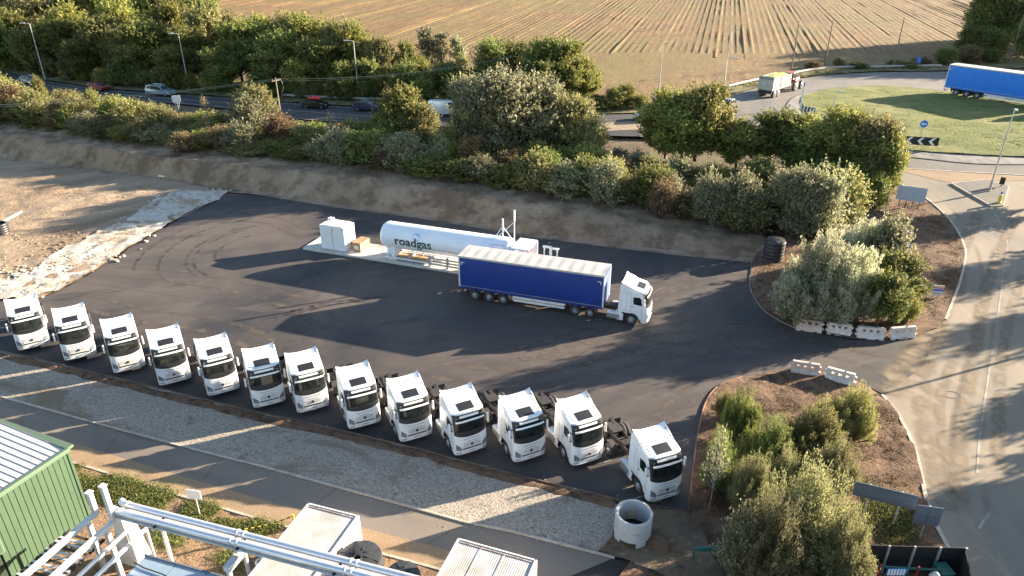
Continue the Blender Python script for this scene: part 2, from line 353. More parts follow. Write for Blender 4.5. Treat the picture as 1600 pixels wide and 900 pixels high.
# patches of dust dragged in by tyres, skid marks
mat('tyre_mark', (0.026, 0.024, 0.024), 0.8, col2=(0.07, 0.06, 0.05), scale=1.5, ramp=(0.4, 0.6))
def dense0(l): return [(l[0][0] + (l[1][0] - l[0][0]) * k / 20, l[0][1] + (l[1][1] - l[0][1]) * k / 20) for k in range(21)]
def arc_mark(cx, cy, r, a0, a1, w=0.22):
    c = Vector(G(cx, cy) + (0,)); L = []
    for k in range(31):
        a = math.radians(a0 + (a1 - a0) * k / 30); L.append((c.x + r * math.cos(a), c.y + r * math.sin(a)))
    return L
SKIDS = [arc_mark(420, 392, r, a0, a1) for r, a0, a1 in ((7.2, 120, 250), (7.9, 105, 235), (10.4, 120, 228), (5.2, 100, 230), (12.6, 140, 205))]
SKIDS += [P2(smooth_line([(405, 500), (480, 480), (560, 467), (640, 462)])), P2(smooth_line([(400, 502), (470, 488), (530, 474), (590, 466)])), P2(smooth_line([(440, 490), (500, 478), (580, 470)]))]
mat('paving_seam', (0.022, 0.021, 0.022), 0.8, col2=(0.06, 0.052, 0.046), scale=1.0, ramp=(0.42, 0.58))
soft_mat('dust_trail', (0.17, 0.135, 0.11), (0.10, 0.08, 0.067), 0.9, 0.38, 0.62, 0.75)
soft_mat('tyre_scrub', (0.02, 0.019, 0.02), (0.03, 0.028, 0.028), 1.3, 0.42, 0.66, 0.55)
soft_mat('road_dust', (0.31, 0.24, 0.16), (0.22, 0.175, 0.125), 0.7, 0.36, 0.6, 0.9)
for k, (A_, B_) in enumerate((((300, 336), (1172, 432)), ((215, 382), (1240, 520)), ((120, 440), (1150, 592)), ((60, 470), (1092, 668)))):
    ribbon('paving_seam', dense0(P2([A_, B_])), 0.045, 'paving_seam', off=0.0075)
TRAILS = [[(1380, 580), (1250, 548), (1120, 548), (980, 572), (860, 600), (760, 600), (640, 585)], [(1400, 560), (1260, 532), (1130, 530), (1000, 548), (880, 575), (790, 585)], [(1180, 440), (1060, 452), (940, 520), (820, 560), (700, 570)], [(1120, 610), (1060, 640), (1010, 690)], [(90, 470), (200, 500), (330, 520), (420, 560)], [(150, 430), (280, 440), (420, 470), (520, 520)], [(330, 340), (420, 350), (470, 372)], [(860, 520), (960, 545), (1080, 560)]]
for L in TRAILS:
    w = smooth_line(P2(L), 10); soft_ribbon('dust_trail', w, 0.9, 'dust_trail'); soft_ribbon('dust_trail', [(p[0] + .55, p[1] + 1.95) for p in w], 0.8, 'dust_trail')
for L in SKIDS: soft_ribbon('tyre_mark', L, 0.42, 'tyre_scrub')
# bay lines under the parked lorries
for a, b in (((944, 722), (975, 711)), ((973, 765), (1004, 755)), ((985, 783), (1012, 771)), ((972, 712), (990, 706)), ((1020, 786), (1035, 782))):
    ribbon('bay_line', P2([a, b]), 0.1, 'line_paint', off=0.012)

sheet('dirt_ground', P2([(-250, 224), (0, 250), (150, 266), (300, 289), (356, 300), (320, 322), (265, 350), (200, 388), (150, 422), (100, 450), (60, 466), (0, 470), (-90, 484), (-420, 560)]), 'sand_dirt', -0.10, step=0.5, noise_amp=0.36, noise_s=0.30, drape=False, zfun=lambda x, y: 0.07 * math.sin((x * 0.62 - y * 0.78 + 1.2 * noise.noise(Vector((x * .12, y * .12, 9)))) * 4.2) * max(0, .3 + noise.noise(Vector((x * .1, y * .1, 5)))))
chalk_poly = P2(ragged([(358, 300), (320, 322), (265, 350), (200, 388), (150, 422), (100, 450), (60, 466), (0, 470), (-90, 482), (-90, 455), (0, 440), (45, 430), (95, 392), (150, 366), (205, 340), (240, 315), (275, 298), (318, 300)], 4, 0, 17))
sheet('chalk_strip', chalk_poly, 'chalk', 0.02, step=0.4, noise_amp=0.30, noise_s=0.9, drape=False)
def heaps(name, m, spots, seed):
    rnd = random.Random(seed); mb = MB()
    for (px, py, n, spread, size) in spots:
        c = Vector(G(px, py) + (0,))
        for k in range(n):
            s = size * rnd.uniform(0.4, 1.2); p = c + Vector((rnd.gauss(0, spread), rnd.gauss(0, spread * 0.6), s * 0.2)); p.z += hgt(p.x, p.y)
            vs = []; q = Matrix.Rotation(rnd.uniform(0, 6.3), 3, 'Z')
            for a in range(6):
                vs.append(p + q @ Vector((math.cos(a * 1.047) * s * rnd.uniform(.6, 1.1), math.sin(a * 1.047) * s * rnd.uniform(.5, 1), -0.1 * s)))
            for a in range(6):
                vs.append(p + q @ Vector((math.cos(a * 1.047) * s * .55 * rnd.uniform(.6, 1.1), math.sin(a * 1.047) * s * .5, s * rnd.uniform(.25, .6))))
            mb.add(vs, [(a, (a + 1) % 6, 6 + (a + 1) % 6, 6 + a) for a in range(6)] + [tuple(range(6, 12))])
    return tag(mb.build(name, m), kind='stuff')
tag(heaps('chalk_rubble', 'chalk', [(330, 300, 60, .9, .22), (270, 310, 60, 1.6, .25), (220, 340, 70, 1.6, .22), (180, 372, 80, 1.6, .22), (130, 398, 90, 1.6, .24), (75, 425, 110, 1.7, .28), (30, 450, 90, 1.8, .26), (150, 405, 60, 1.2, .25), (60, 440, 60, 1.4, .2)], 5), 'scattered lumps of white chalk rubble along the asphalt edge', 'rubble')
tag(heaps('dirt_clods', 'sand_dirt', [(180, 300, 50, 3, .16), (100, 340, 60, 4, .14), (60, 390, 60, 3, .2), (30, 415, 50, 2, .22), (120, 370, 60, 2.5, .18), (10, 380, 40, 2, .2), (210, 295, 40, 2, .2), (90, 402, 50, 1.3, .25)], 6), 'loose clods of sandy earth on the bare dirt', 'clods')

def build_bank():
    n = 330; xs = np.linspace(hx_[0] + 2, 27.0, n); rings = []
    for x in xs:
        yb = lin(x, bx_, by_) - 0.9; yh = max(lin(x, hx_, hy_), lin(x, cx_, cy_) + 0.6) + 9.0; ring = []
        for k in range(30):
            t = k / 29; y = yb + (yh - yb) * (t ** 1.25)
            z = hgt(x, y); e = min(1, max(0, (y - yb) / 1.6))
            nz = noise.fractal(Vector((x * .35, y * .35, 0)), 0.9, 2.1, 5)
            z += 0.02 + e * (0.26 * nz + 0.20 * noise.noise(Vector((x * 1.7, y * 1.7, 4))) * min(1, z + .2))
            ring.append((x, y + 0.4 * e * noise.noise(Vector((x * .22, 7.0, 1))) * (1 if k < 25 else 0), max(z, 0.012 if e < .2 else 0.02)))
        rings.append(ring)
    mb = MB(); mb.loft(rings, closed=False)
    tag(mb.build('earth_bank', 'bank_dirt', smooth=True), kind='structure')
build_bank()
rs_ = random.Random(21); spots = []
for k in range(46):
    px = rs_.uniform(-20, 1160); y0 = float(np.interp(px, [q[0] for q in BASE], [q[1] for q in BASE])); y1 = float(np.interp(px, [q[0] for q in CREST], [q[1] for q in CREST])); v_ = T(px, y0 + (y1 - y0) * rs_.choice([.05, .08, .1, .2, .4, .7, .95])); q_ = prj((v_.x, v_.y, 0)); spots.append((q_[0], q_[1], rs_.randint(8, 22), rs_.uniform(.5, 1.6), rs_.choice([.06, .08, .1, .14, .2])))
tag(heaps('bank_stones', 'bank_dirt', spots, 22), 'loose stones and clods lying on the earth bank', 'stones')
# gravel lip along the bank's foot
layered('grit', [((0.32, 0.25, 0.18), 1, 0, 1), ((0.22, 0.16, 0.11), 4, 0.5, 0.6), ((0.42, 0.35, 0.27), 8, 0.55, 0.65)], 0.95, [(9, 0.06)])
ribbon('grit_edge', P2(smooth_line(BASE[4:], 5)), 0.55, 'grit', off=0.035)

# road bed, kerbs and gravel strip below the lorries
KLINE = [(-90, 530), (0, 549), (100, 572), (212, 599), (400, 645), (525, 672), (650, 702), (800, 742), (960, 781), (1068, 800)]
GLOW = [(-90, 598), (0, 620), (36, 630), (197, 675), (350, 715), (400, 727), (650, 795), (725, 816), (800, 831), (960, 872)]
VLOW = [(-90, 660), (0, 690), (112, 722), (250, 765), (400, 810), (500, 838), (595, 865), (687, 890), (760, 912), (820, 930)]
sheet('gravel_strip', P2(KLINE[:-1] + [(966, 790), (965, 815), (955, 842), (935, 862)] + GLOW[:-1][::-1]), 'gravel', 0.006, step=0.5, noise_amp=0.07, noise_s=0.8, drape=False)
spots = []
for k in range(90):
    t_ = rs_.uniform(0, 1); px = t_ * 950; yk = float(np.interp(px, [q[0] for q in KLINE], [q[1] for q in KLINE])); yg = float(np.interp(px, [q[0] for q in GLOW], [q[1] for q in GLOW])); spots.append((px, yk + (yg - yk) * rs_.choice([.12, .2, .35, .5, .7, .9, 1.02]), rs_.randint(14, 34), rs_.uniform(.5, 1.3), rs_.choice([.03, .04, .05, .07])))
tag(heaps('gravel_stones', 'gravel', spots, 23), 'larger loose stones scattered over the gravel strip', 'stones')
# low earth ridge with timber edge between the asphalt and the gravel
def ridge(name, line, w, h, m, seed):
    L = [Vector(p + (0,)) for p in line]; mb = MB(); rings = []
    for i, p in enumerate(L):
        d = (L[min(i + 1, len(L) - 1)] - L[max(i - 1, 0)]).normalized(); nn = Vector((-d.y, d.x, 0)); ring = []
        for k in range(7):
            t = k / 6 * 2 - 1; z = h * (1 - t * t) * (0.7 + 0.6 * noise.noise(Vector((p.x * .8, t + seed, 0)))) 
            q = p + nn * (t * w / 2 * (1 + 0.25 * noise.noise(Vector((p.x * .5, seed, 2))))); ring.append((q.x, q.y, max(z, -0.02) + 0.0))
        rings.append(ring)
    mb.loft(rings, closed=False); return tag(mb.build(name, m, smooth=True), kind='structure')
def dense(line, step):
    out = []
    for a, b in zip(line[:-1], line[1:]):
        n = max(1, int(math.hypot(b[0] - a[0], b[1] - a[1]) / step))
        out += [(a[0] + (b[0] - a[0]) * k / n, a[1] + (b[1] - a[1]) * k / n) for k in range(n)]
    return out + [line[-1]]
mat('timber_edge', (0.20, 0.14, 0.09), 0.9, col2=(0.11, 0.075, 0.05), scale=2.5)
ridge('earth_ridge', dense(P2([(a, b + 7) for a, b in KLINE[:-1]]), 0.4), 0.95, 0.16, 'mulch', 1.0)
kl = dense(P2(KLINE), 2.4)
edging = thing('timber_edging', 'low brown timber edging board between the new asphalt and the gravel', 'edging')
for i in range(len(kl) - 1):
    a, b = Vector(kl[i] + (0.06,)), Vector(kl[i + 1] + (0.06,)); d = (b - a).normalized() * 0.015
    MB().beam(a + d, b - d, 0.06, 0.16).build('board', 'timber_edge', edging)
# concrete service road in slabs
up = dense(P2(GLOW), 1.0); lo = dense(P2(VLOW), 1.0)
def along(line, s):
    acc = 0
    for a, b in zip(line[:-1], line[1:]):
        L = math.hypot(b[0] - a[0], b[1] - a[1])
        if acc + L >= s: t = (s - acc) / L; return (a[0] + (b[0] - a[0]) * t, a[1] + (b[1] - a[1]) * t)
        acc += L
    return line[-1]
road_s = sheet('service_road', P2(GLOW + [(985, 879), (1000, 930)] + VLOW[::-1]), 'joint', 0.002, drape=False)
def ulen(l): return sum(math.hypot(b[0] - a[0], b[1] - a[1]) for a, b in zip(l[:-1], l[1:]))
UL, LL = ulen(up), ulen(lo); NS = 6
for i in range(NS):
    a0, a1 = i / NS + 0.0004, (i + 1) / NS - 0.0004
    q = [along(up, a0 * UL), along(up, (a0 + a1) / 2 * UL), along(up, a1 * UL), along(lo, a1 * LL), along(lo, (a0 + a1) / 2 * LL), along(lo, a0 * LL)]
    MB().prism([(p[0], p[1]) for p in q][::-1], -0.1, 0.014).build('slab', 'concrete_road', road_s)
ribbon('dust_edge', dense(P2([(a, b - 16) for a, b in VLOW]), 1.0), 1.35, 'dusty_verge', off=0.022)
ribbon('kerb', dense(P2([(a, b + 1) for a, b in VLOW]), 1.0), 0.14, 'kerb_concrete', height=0.10, off=0.0)
ribbon('kerb', dense(P2([(a, b + 0) for a, b in GLOW]), 1.0), 0.13, 'kerb_concrete', height=0.09, off=0.0)
ribbon('kerb', dense(P2([(985, 879), (1015, 888), (1045, 897), (1075, 905)]), 1.0), 0.13, 'kerb_concrete', height=0.10, off=0.0)
sheet('plant_verge', P2([(a, b) for a, b in VLOW] + [(820, 1100), (-500, 1100), (-300, 640)]), 'bark_chips', -0.02, step=0.6, noise_amp=0.14, noise_s=0.9, drape=False)
# planting beds at the entrance
BED_LO = [(1160, 590), (1240, 576), (1330, 594), (1380, 618), (1402, 648), (1427, 698), (1440, 750), (1452, 800), (1478, 852), (1505, 910), (1540, 1000), (900, 1000), (985, 879), (960, 872), (935, 862), (955, 842), (965, 815), (966, 790), (960, 781), (1075, 801), (1082, 740), (1090, 680), (1103, 630), (1125, 603)]
def bed_z(x, y):
    return 0.0
sheet('planting_bed', P2(BED_LO), 'mulch', -0.03, step=0.5, noise_amp=0.30, noise_s=0.55, drape=False)
sheet('muddy_ground', smooth_line(P2([(968, 795), (1020, 798), (1075, 806), (1098, 830), (1110, 870), (1130, 905), (1090, 940), (1040, 905), (985, 879), (955, 868), (966, 835), (968, 800)]), 4), 'soil_rough', 0.10, step=0.5, noise_amp=0.16, noise_s=0.6, drape=False)
BED_UP = [(1176, 406), (1171, 440), (1180, 468), (1203, 492), (1240, 512), (1330, 531), (1415, 531), (1470, 512), (1488, 470), (1500, 440), (1508, 403), (1502, 376), (1480, 342), (1440, 310), (1396, 286), (1330, 290), (1240, 345)]
sheet('roadside_bed', PT(BED_UP), 'mulch', -0.02, step=0.8, noise_amp=0.28, noise_s=0.5)
# kerbs
RK = [(1396, 283), (1420, 296), (1445, 310), (1472, 332), (1493, 358), (1506, 385), (1508, 405), (1500, 440), (1489, 470), (1477, 500)]
ribbon('kerb', smooth_line(PT(RK), 4), 0.2, 'kerb_concrete', height=0.12, off=0.0)
RK2 = [(1378, 618), (1402, 648), (1427, 698), (1440, 750), (1452, 800), (1478, 852), (1505, 910)]
ribbon('kerb', smooth_line(PT(RK2), 4), 0.22, 'kerb_concrete', height=0.12, off=0.0)
mat('red_edge', (0.42, 0.20, 0.13), 0.8, var=0.3)
ribbon('kerb', smooth_line(P2([(1160, 590), (1125, 603), (1103, 630), (1090, 680), (1083, 735), (1076, 800)]), 5), 0.09, 'red_edge', height=0.12, off=0.0)
ribbon('kerb', smooth_line(P2([(1176, 406), (1171, 440), (1180, 468), (1203, 492), (1240, 512)]), 5), 0.1, 'grit', height=0.06, off=0.0)
# side road on the right
SIDE = [(1396, 264), (1396, 284), (1445, 310), (1472, 332), (1493, 358), (1506, 385), (1508, 405), (1500, 440), (1489, 470), (1474, 508), (1440, 575), (1382, 618), (1402, 648), (1427, 698), (1440, 750), (1452, 800), (1478, 852), (1505, 910), (1560, 1000), (2100, 1000), (2100, 262), (1700, 262), (1500, 262)]
sheet('side_road', PT(SIDE), 'asphalt_dusty', 0.008, step=2.0)
soft_mat('wheel_path', (0.10, 0.088, 0.072), (0.14, 0.12, 0.095), 0.25, 0.40, 0.62, 0.22)
ribbon('road_centre_line', smooth_line(PT([(1575, 345), (1572, 400), (1565, 450), (1558, 500), (1547, 570), (1538, 630), (1530, 690), (1527, 740)]), 4), 0.14, 'line_paint', off=0.02)
ribbon('road_edge_line', smooth_line(PT([(1549, 327), (1558, 340), (1565, 352)]), 4), 0.18, 'line_paint', off=0.02)
ribbon('road_edge_line', smooth_line(PT([(1546, 802), (1538, 812), (1530, 826)]), 4), 0.14, 'line_paint', off=0.02)
for (a, b, r) in ((1486, 617, .62),):
    c = T(a, b); ribbon('manhole_rim', [(c.x + r * math.cos(t / 16 * 6.2832), c.y + r * .7 * math.sin(t / 16 * 6.2832)) for t in range(17)], 0.07, 'joint', off=0.02)
for L, w in (([(1470, 505), (1440, 550), (1405, 590), (1380, 616)], 3.2), ([(1530, 330), (1490, 420), (1470, 500), (1420, 560), (1380, 600)], 1.6), ([(1590, 330), (1545, 440), (1520, 560), (1500, 680), (1500, 800)], 1.3), ([(1600, 420), (1572, 520), (1560, 640), (1560, 760)], 1.0), ([(1450, 560), (1440, 640), (1460, 720), (1480, 800)], 1.6), ([(1500, 540), (1470, 620), (1475, 700), (1500, 780)], 0.9), ([(1400, 300), (1460, 335), (1500, 400), (1495, 480)], 1.2)):
    soft_ribbon('road_dust', smooth_line(PT(L), 10), w, 'road_dust', 0.014)
for L in ([(1560, 345), (1540, 450), (1515, 560), (1490, 660), (1490, 780)], [(1585, 380), (1560, 480), (1540, 600), (1535, 720), (1550, 850)], [(1440, 290), (1490, 330), (1530, 400), (1530, 480)]):
    soft_ribbon('tyre_mark', smooth_line(PT(L), 10), 0.55, 'wheel_path', 0.014)
# splitter island
ISL = PT([(1486, 288), (1549, 324), (1567, 323), (1576, 293), (1540, 282)])
isl = MB(); zi = hgt(*ISL[0]); isl.prism(ISL[::-1], zi - 1.5, zi + 0.02); 
zs = [hgt(*p) for p in ISL]
isl = MB(); n_ = len(ISL); isl.add([(p[0], p[1], z - 0.3) for p, z in zip(ISL, zs)] + [(p[0], p[1], z + 0.16) for p, z in zip(ISL, zs)], [tuple(range(n_, 2 * n_))] + [(k, (k + 1) % n_, n_ + (k + 1) % n_, n_ + k) for k in range(n_)])
tag(isl.build('splitter_island', 'asphalt_old'), kind='structure')
ribbon('kerb', ISL + [ISL[0]], 0.16, 'kerb_concrete', height=0.15, off=0.015)
# the main road, the roundabout and its island
FAR = [(-300, 70), (0, 112), (72, 127), (175, 141), (275, 147), (370, 154), (440, 160), (512, 165), (690, 176), (930, 180), (1010, 178), (1090, 168), (1150, 147), (1215, 128), (1290, 117), (1370, 113), (1470, 112), (1600, 108), (1760, 105)]
NEAR = [(1760, 275), (1600, 275), (1500, 270), (1400, 262), (1330, 250), (1260, 225), (1180, 215), (1080, 214), (1000, 214), (940, 212), (800, 205), (685, 197), (562, 192), (470, 187), (372, 171), (220, 157), (100, 145), (0, 134), (-300, 95)]
sheet('main_road', PT(FAR[:11] + [(1010, 214)] + NEAR[9:]), 'asphalt_road', 0.012, step=4.0)
sheet('roundabout_road', PT(FAR[10:] + NEAR[:9]), 'asphalt_old', 0.016, step=4.0)
sheet('dirt_splitter', PT([(930, 198), (950, 192), (1005, 190), (1030, 196), (1000, 203), (950, 205)]), 'sand_dirt', 0.04)
for a in ([(0, 122), (100, 137), (200, 149), (300, 157), (370, 162)], [(440, 172), (560, 181), (640, 186), (690, 188)]):
    ribbon('road_centre_line', smooth_line(PT(a), 4), 0.25, 'line_paint', off=0.03)
for a in ([(72, 128), (175, 142), (275, 148), (370, 155), (440, 161), (512, 166), (690, 177)], [(220, 156), (372, 170), (470, 186), (562, 191), (685, 196)]):
    ribbon('road_edge_line', smooth_line(PT(a), 4), 0.22, 'line_paint', off=0.03)
GI = [(1252, 160), (1258, 150), (1285, 142), (1330, 137), (1390, 136), (1450, 141), (1520, 150), (1600, 160), (1720, 178), (1800, 205), (1760, 240), (1680, 248), (1600, 247), (1520, 243), (1440, 238), (1400, 232), (1330, 215), (1270, 190)]
AP = [(1228, 166), (1240, 152), (1275, 142), (1330, 136), (1390, 135), (1450, 140), (1520, 149), (1600, 159), (1740, 178), (1830, 205), (1790, 248), (1690, 258), (1600, 258), (1520, 256), (1440, 248), (1395, 243), (1320, 225), (1255, 198)]
layered('overrun', [((0.25, 0.23, 0.205), 1, 0, 1), ((0.15, 0.14, 0.13), 0.6, 0.45, 0.6, (1, 3)), ((0.32, 0.28, 0.22), 2, 0.55, 0.68)], 0.9, [(5, 0.04)])
gp = PT(GI); gc = (sum(p[0] for p in gp) / len(gp), sum(p[1] for p in gp) / len(gp))
sheet('overrun_apron', smooth_line(PT(AP) + [PT(AP)[0]], 3)[:-1], 'overrun', 0.06, step=4.0)
sheet('roundabout_grass', smooth_line(gp + [gp[0]], 3)[:-1], 'grass', 0.10, step=1.5, noise_amp=0.25, noise_s=0.3)
apl = smooth_line(PT(AP) + [PT(AP)[0]], 3)
ribbon('kerb', apl, 0.25, 'joint', height=0.05, off=0.03)
sheet('dusty_patch', smooth_line(PT([(1400, 264), (1450, 266), (1520, 271), (1600, 277), (1600, 283), (1510, 282), (1488, 287), (1440, 276), (1400, 266)]), 2), 'dusty_verge', 0.028, step=2.0)
ribbon('road_edge_line', smooth_line(PT([(1405, 263), (1450, 266), (1520, 270), (1600, 274), (1680, 275)]), 4), 0.3, 'line_paint', off=0.045)
sheet('road_verge', PT([(-300, 69), (0, 111), (72, 126), (175, 140), (275, 146), (370, 153), (440, 159), (512, 164), (690, 175), (930, 179), (1010, 177), (1090, 167), (1150, 146), (1215, 127), (1290, 116), (1370, 112), (1470, 111), (1600, 107), (1760, 104), (1760, 96), (1600, 99), (1470, 104), (1370, 106), (1290, 108), (1215, 118), (1150, 134), (1090, 152), (1010, 163), (930, 168), (690, 160), (512, 150), (370, 138), (275, 130), (175, 124), (72, 110), (0, 98), (-300, 55)]), 'verge_grass', 0.03, step=4.0, noise_amp=0.2)
mat('galvanised', (0.45, 0.45, 0.44), 0.55, 0.4, var=0.25, scale=4)
def crash_barrier(label, pts):
    line = smooth_line(PT(pts), 3); t = thing('crash_barrier', label, 'barrier', (line[0][0], line[0][1], hgt(*line[0])))
    o = t.location; prev = None
    rings = []
    for p in line:
        z = hgt(*p); rings.append([(p[0] - o.x, p[1] - o.y - .04, z + .45 - o.z), (p[0] - o.x, p[1] - o.y + .04, z + .45 - o.z), (p[0] - o.x, p[1] - o.y + .04, z + .78 - o.z), (p[0] - o.x, p[1] - o.y - .04, z + .78 - o.z)])
    MB().loft(rings, True, True).build('rail', 'galvanised', t)
    for p in dense(line, 4.0)[::1]:
        z = hgt(*p); MB().box((p[0] - o.x, p[1] - o.y + .1, z + .33 - o.z), (.1, .1, .75)).build('post', 'galvanised', t)
crash_barrier('steel crash barrier along the far side of the dark main road below the wood', [(440, 153), (512, 157), (600, 160)])
crash_barrier('steel crash barrier curving round the far side of the roundabout by the field', [(1110, 148), (1150, 136), (1215, 122), (1290, 110), (1370, 108), (1470, 106)])

# ploughed stubble field in rows
def build_field():
    VPX = 1142; d = Vector((342, 1237, 0)).normalized(); nrm = Vector((d.y, -d.x, 0))
    mb = MB(); rnd = random.Random(9); O = Vector((0, 172, 0))
    sp = 1.75; n0, n1 = -230, 118
    ls = np.concatenate([np.arange(-60, 150, 3.0), np.arange(150, 560, 9.0)])
    prof = [(-.5, 0.0), (-.22, .0), (-.06, 1.0), (.10, .55), (.28, -.1)]
    vs = []; cols = 0
    for i in range(n0, n1):
        amp = rnd.choice([.05, .07, .09, .12, .20]); jit = rnd.uniform(-.25, .25)
        for (t, a) in prof:
            s = (i + t) * sp + jit * (1 if a > .1 else 0)
            vs.append((s, a * amp)); cols += 1
    verts = []
    for l in ls:
        for (s, a) in vs:
            p = O + nrm * s + d * l
            verts.append((p.x, p.y, hgt(p.x, p.y) + a * max(.1, .8 + 1.3 * noise.noise(Vector((p.x * .09, p.y * .045, 0)))) + .05 * noise.noise(Vector((p.x * .6, p.y * .6, 2)))))
    ymin = [(-400, 176), (40, 176), (60, 168), (90, 168), (400, 164)]
    yx = [q[0] for q in ymin]; yy = [q[1] for q in ymin]
    faces = []
    for j in range(len(ls) - 1):
        for k in range(cols - 1):
            a = verts[j * cols + k]
            if a[1] < np.interp(a[0], yx, yy) or abs(a[0]) > 420: continue
            faces.append((j * cols + k, j * cols + k + 1, (j + 1) * cols + k + 1, (j + 1) * cols + k))
    me = bpy.data.meshes.new('field'); me.from_pydata(verts, [], faces); me.materials.append(MATS['stubble'])
    for p in me.polygons: p.use_smooth = True
    tag(link('field', me), kind='structure')
build_field()
HB = PT([(560, 158), (690, 161), (930, 169), (1010, 164), (1090, 153), (1150, 135), (1215, 119), (1290, 109), (1370, 107), (1470, 105), (1600, 100), (1760, 97)])
sheet('field_headland', HB + [(HB[-1][0] + 10, 185), (100, 182), (60, 180), (30, 182), (-20, 182), (HB[0][0], 184)], 'stubble', 0.05, step=3.0, noise_amp=0.16, noise_s=0.5)
# ------------------------------------------------------------------ vehicle materials
mat('white_paint', (0.80, 0.80, 0.80), 0.28, coat=0.3, col2=(0.66, 0.65, 0.63), scale=1.1, ramp=(0.25, 0.6))
mat('white_dull', (0.74, 0.73, 0.71), 0.5, col2=(0.62, 0.60, 0.57), scale=1.5)
mat('black_plastic', (0.018, 0.018, 0.02), 0.45)
mat('dark_glass', (0.006, 0.008, 0.008), 0.05, col2=(0.022, 0.028, 0.024), scale=3.5, spec=0.22)  # mottled tone stands in for the dashboard and reflections in the glass
mat('seam', (0.13, 0.14, 0.155), 0.6)
mat('tyre', (0.022, 0.021, 0.021), 0.85, col2=(0.05, 0.045, 0.04), scale=6)
mat('tyre_dusty', (0.16, 0.14, 0.12), 0.9, col2=(0.06, 0.055, 0.05), scale=4)
mat('rim', (0.42, 0.43, 0.44), 0.45, 0.5, var=0.3, scale=5)
mat('chassis', (0.020, 0.019, 0.019), 0.7, col2=(0.045, 0.038, 0.032), scale=3)
mat('steel_plate', (0.055, 0.045, 0.035), 0.6, 0.3, var=0.4, scale=4)
mat('aluminium', (0.55, 0.57, 0.58), 0.35, 0.7, var=0.2)
mat('head_light', (0.30, 0.36, 0.42), 0.12, 0.3)
mat('tail_light', (0.35, 0.02, 0.02), 0.3)
mat('number_plate', (0.75, 0.75, 0.72), 0.5)
mat('plate_yellow', (0.70, 0.52, 0.04), 0.5)
mat('amber', (0.75, 0.35, 0.03), 0.4)

# ------------------------------------------------------------------ tractor unit; x forward, bumper at x = 0
CW = 1.25
XFZ = [(0.30, -0.10), (0.42, -0.02), (0.75, 0.0), (1.1, -0.005), (1.5, -0.03), (1.85, -0.08), (2.2, -0.16), (2.6, -0.27), (3.0, -0.40), (3.1, -0.46)]
def xf(z): return lin(z, [a for a, _ in XFZ], [b for _, b in XFZ])
def XF(y, z, off=0.0):
    w = CW; r = min(1.0, abs(y) / w); D = 0.42
    return xf(z) - D * (1 - (1 - r ** 4) ** 0.25) + off
XR = -2.28
def zroof(x, y):
    t = -x
    zc = lin(t, [0.45, 1.35, 1.6, 1.95, 2.28], [3.10, 3.32, 3.40, 3.52, 3.58])
    dish = 0.13 * sstep((t - 1.2) / 1.0) * (abs(y) / CW) ** 3
    crown = 0.05 * (1 - (abs(y) / CW) ** 2) * (1 - sstep((t - 1.2) / 1.0))
    return zc + dish + crown
def outline(z, inset=0.0, zcap=None):
    """closed ring of the cab at height z: front (left to right), right side, rear, left side"""
    w = CW - inset; pts = []
    for k in range(23):
        a = math.sin((k / 22 - 0.5) * math.pi); y = a * CW
        pts.append((XF(y, z) - inset, y * w / CW))
    pts.append((XR * .5, w)); 
    for k in range(5): pts.append((lin(k, [0, 4], [XR * .6, XR + inset]), w))
    for k in range(1, 8): pts.append((XR + inset, w - 2 * w * k / 8))
    for k in range(5): pts.append((lin(k, [0, 4], [XR + inset, XR * .6]), -w))
    pts.append((XR * .5, -w))
    return pts
def front_panel(name, m, parent, y0, y1, zlo, zhi, off, ny=17, nz=4, thick=None):
    """a sheet that follows the cab's front; zlo and zhi may be functions of y"""
    fz = lambda f, y: f(y) if callable(f) else f
    rings = []
    for j in range(nz + 1):
        ring = []
        for k in range(ny + 1):
            s = k / ny * 2 - 1; y = (y0 + y1) / 2 + (y1 - y0) / 2 * s
            z = fz(zlo, y) + (fz(zhi, y) - fz(zlo, y)) * j / nz
            # outward offset: forward at the middle, sideways at the corner
            e = min(1, abs(y) / CW); ring.append((XF(y, z) + off * (1 - .3 * e ** 8), y * (1 + off / CW * e ** 6), z))
        rings.append(ring)
    mb = MB(); mb.loft(rings, closed=False)
    if thick:
        n = ny + 1; back = [[(p[0] - thick, p[1], p[2]) for p in r] for r in rings]
        mb.loft(back, closed=False)
        mb.loft([rings[-1], back[-1]], closed=False); mb.loft([rings[0], back[0]], closed=False)
        mb.loft([[r[0] for r in rings], [r[0] for r in back]], closed=False); mb.loft([[r[-1] for r in rings], [r[-1] for r in back]], closed=False)
    return mb.build(name, m, parent, smooth=50)
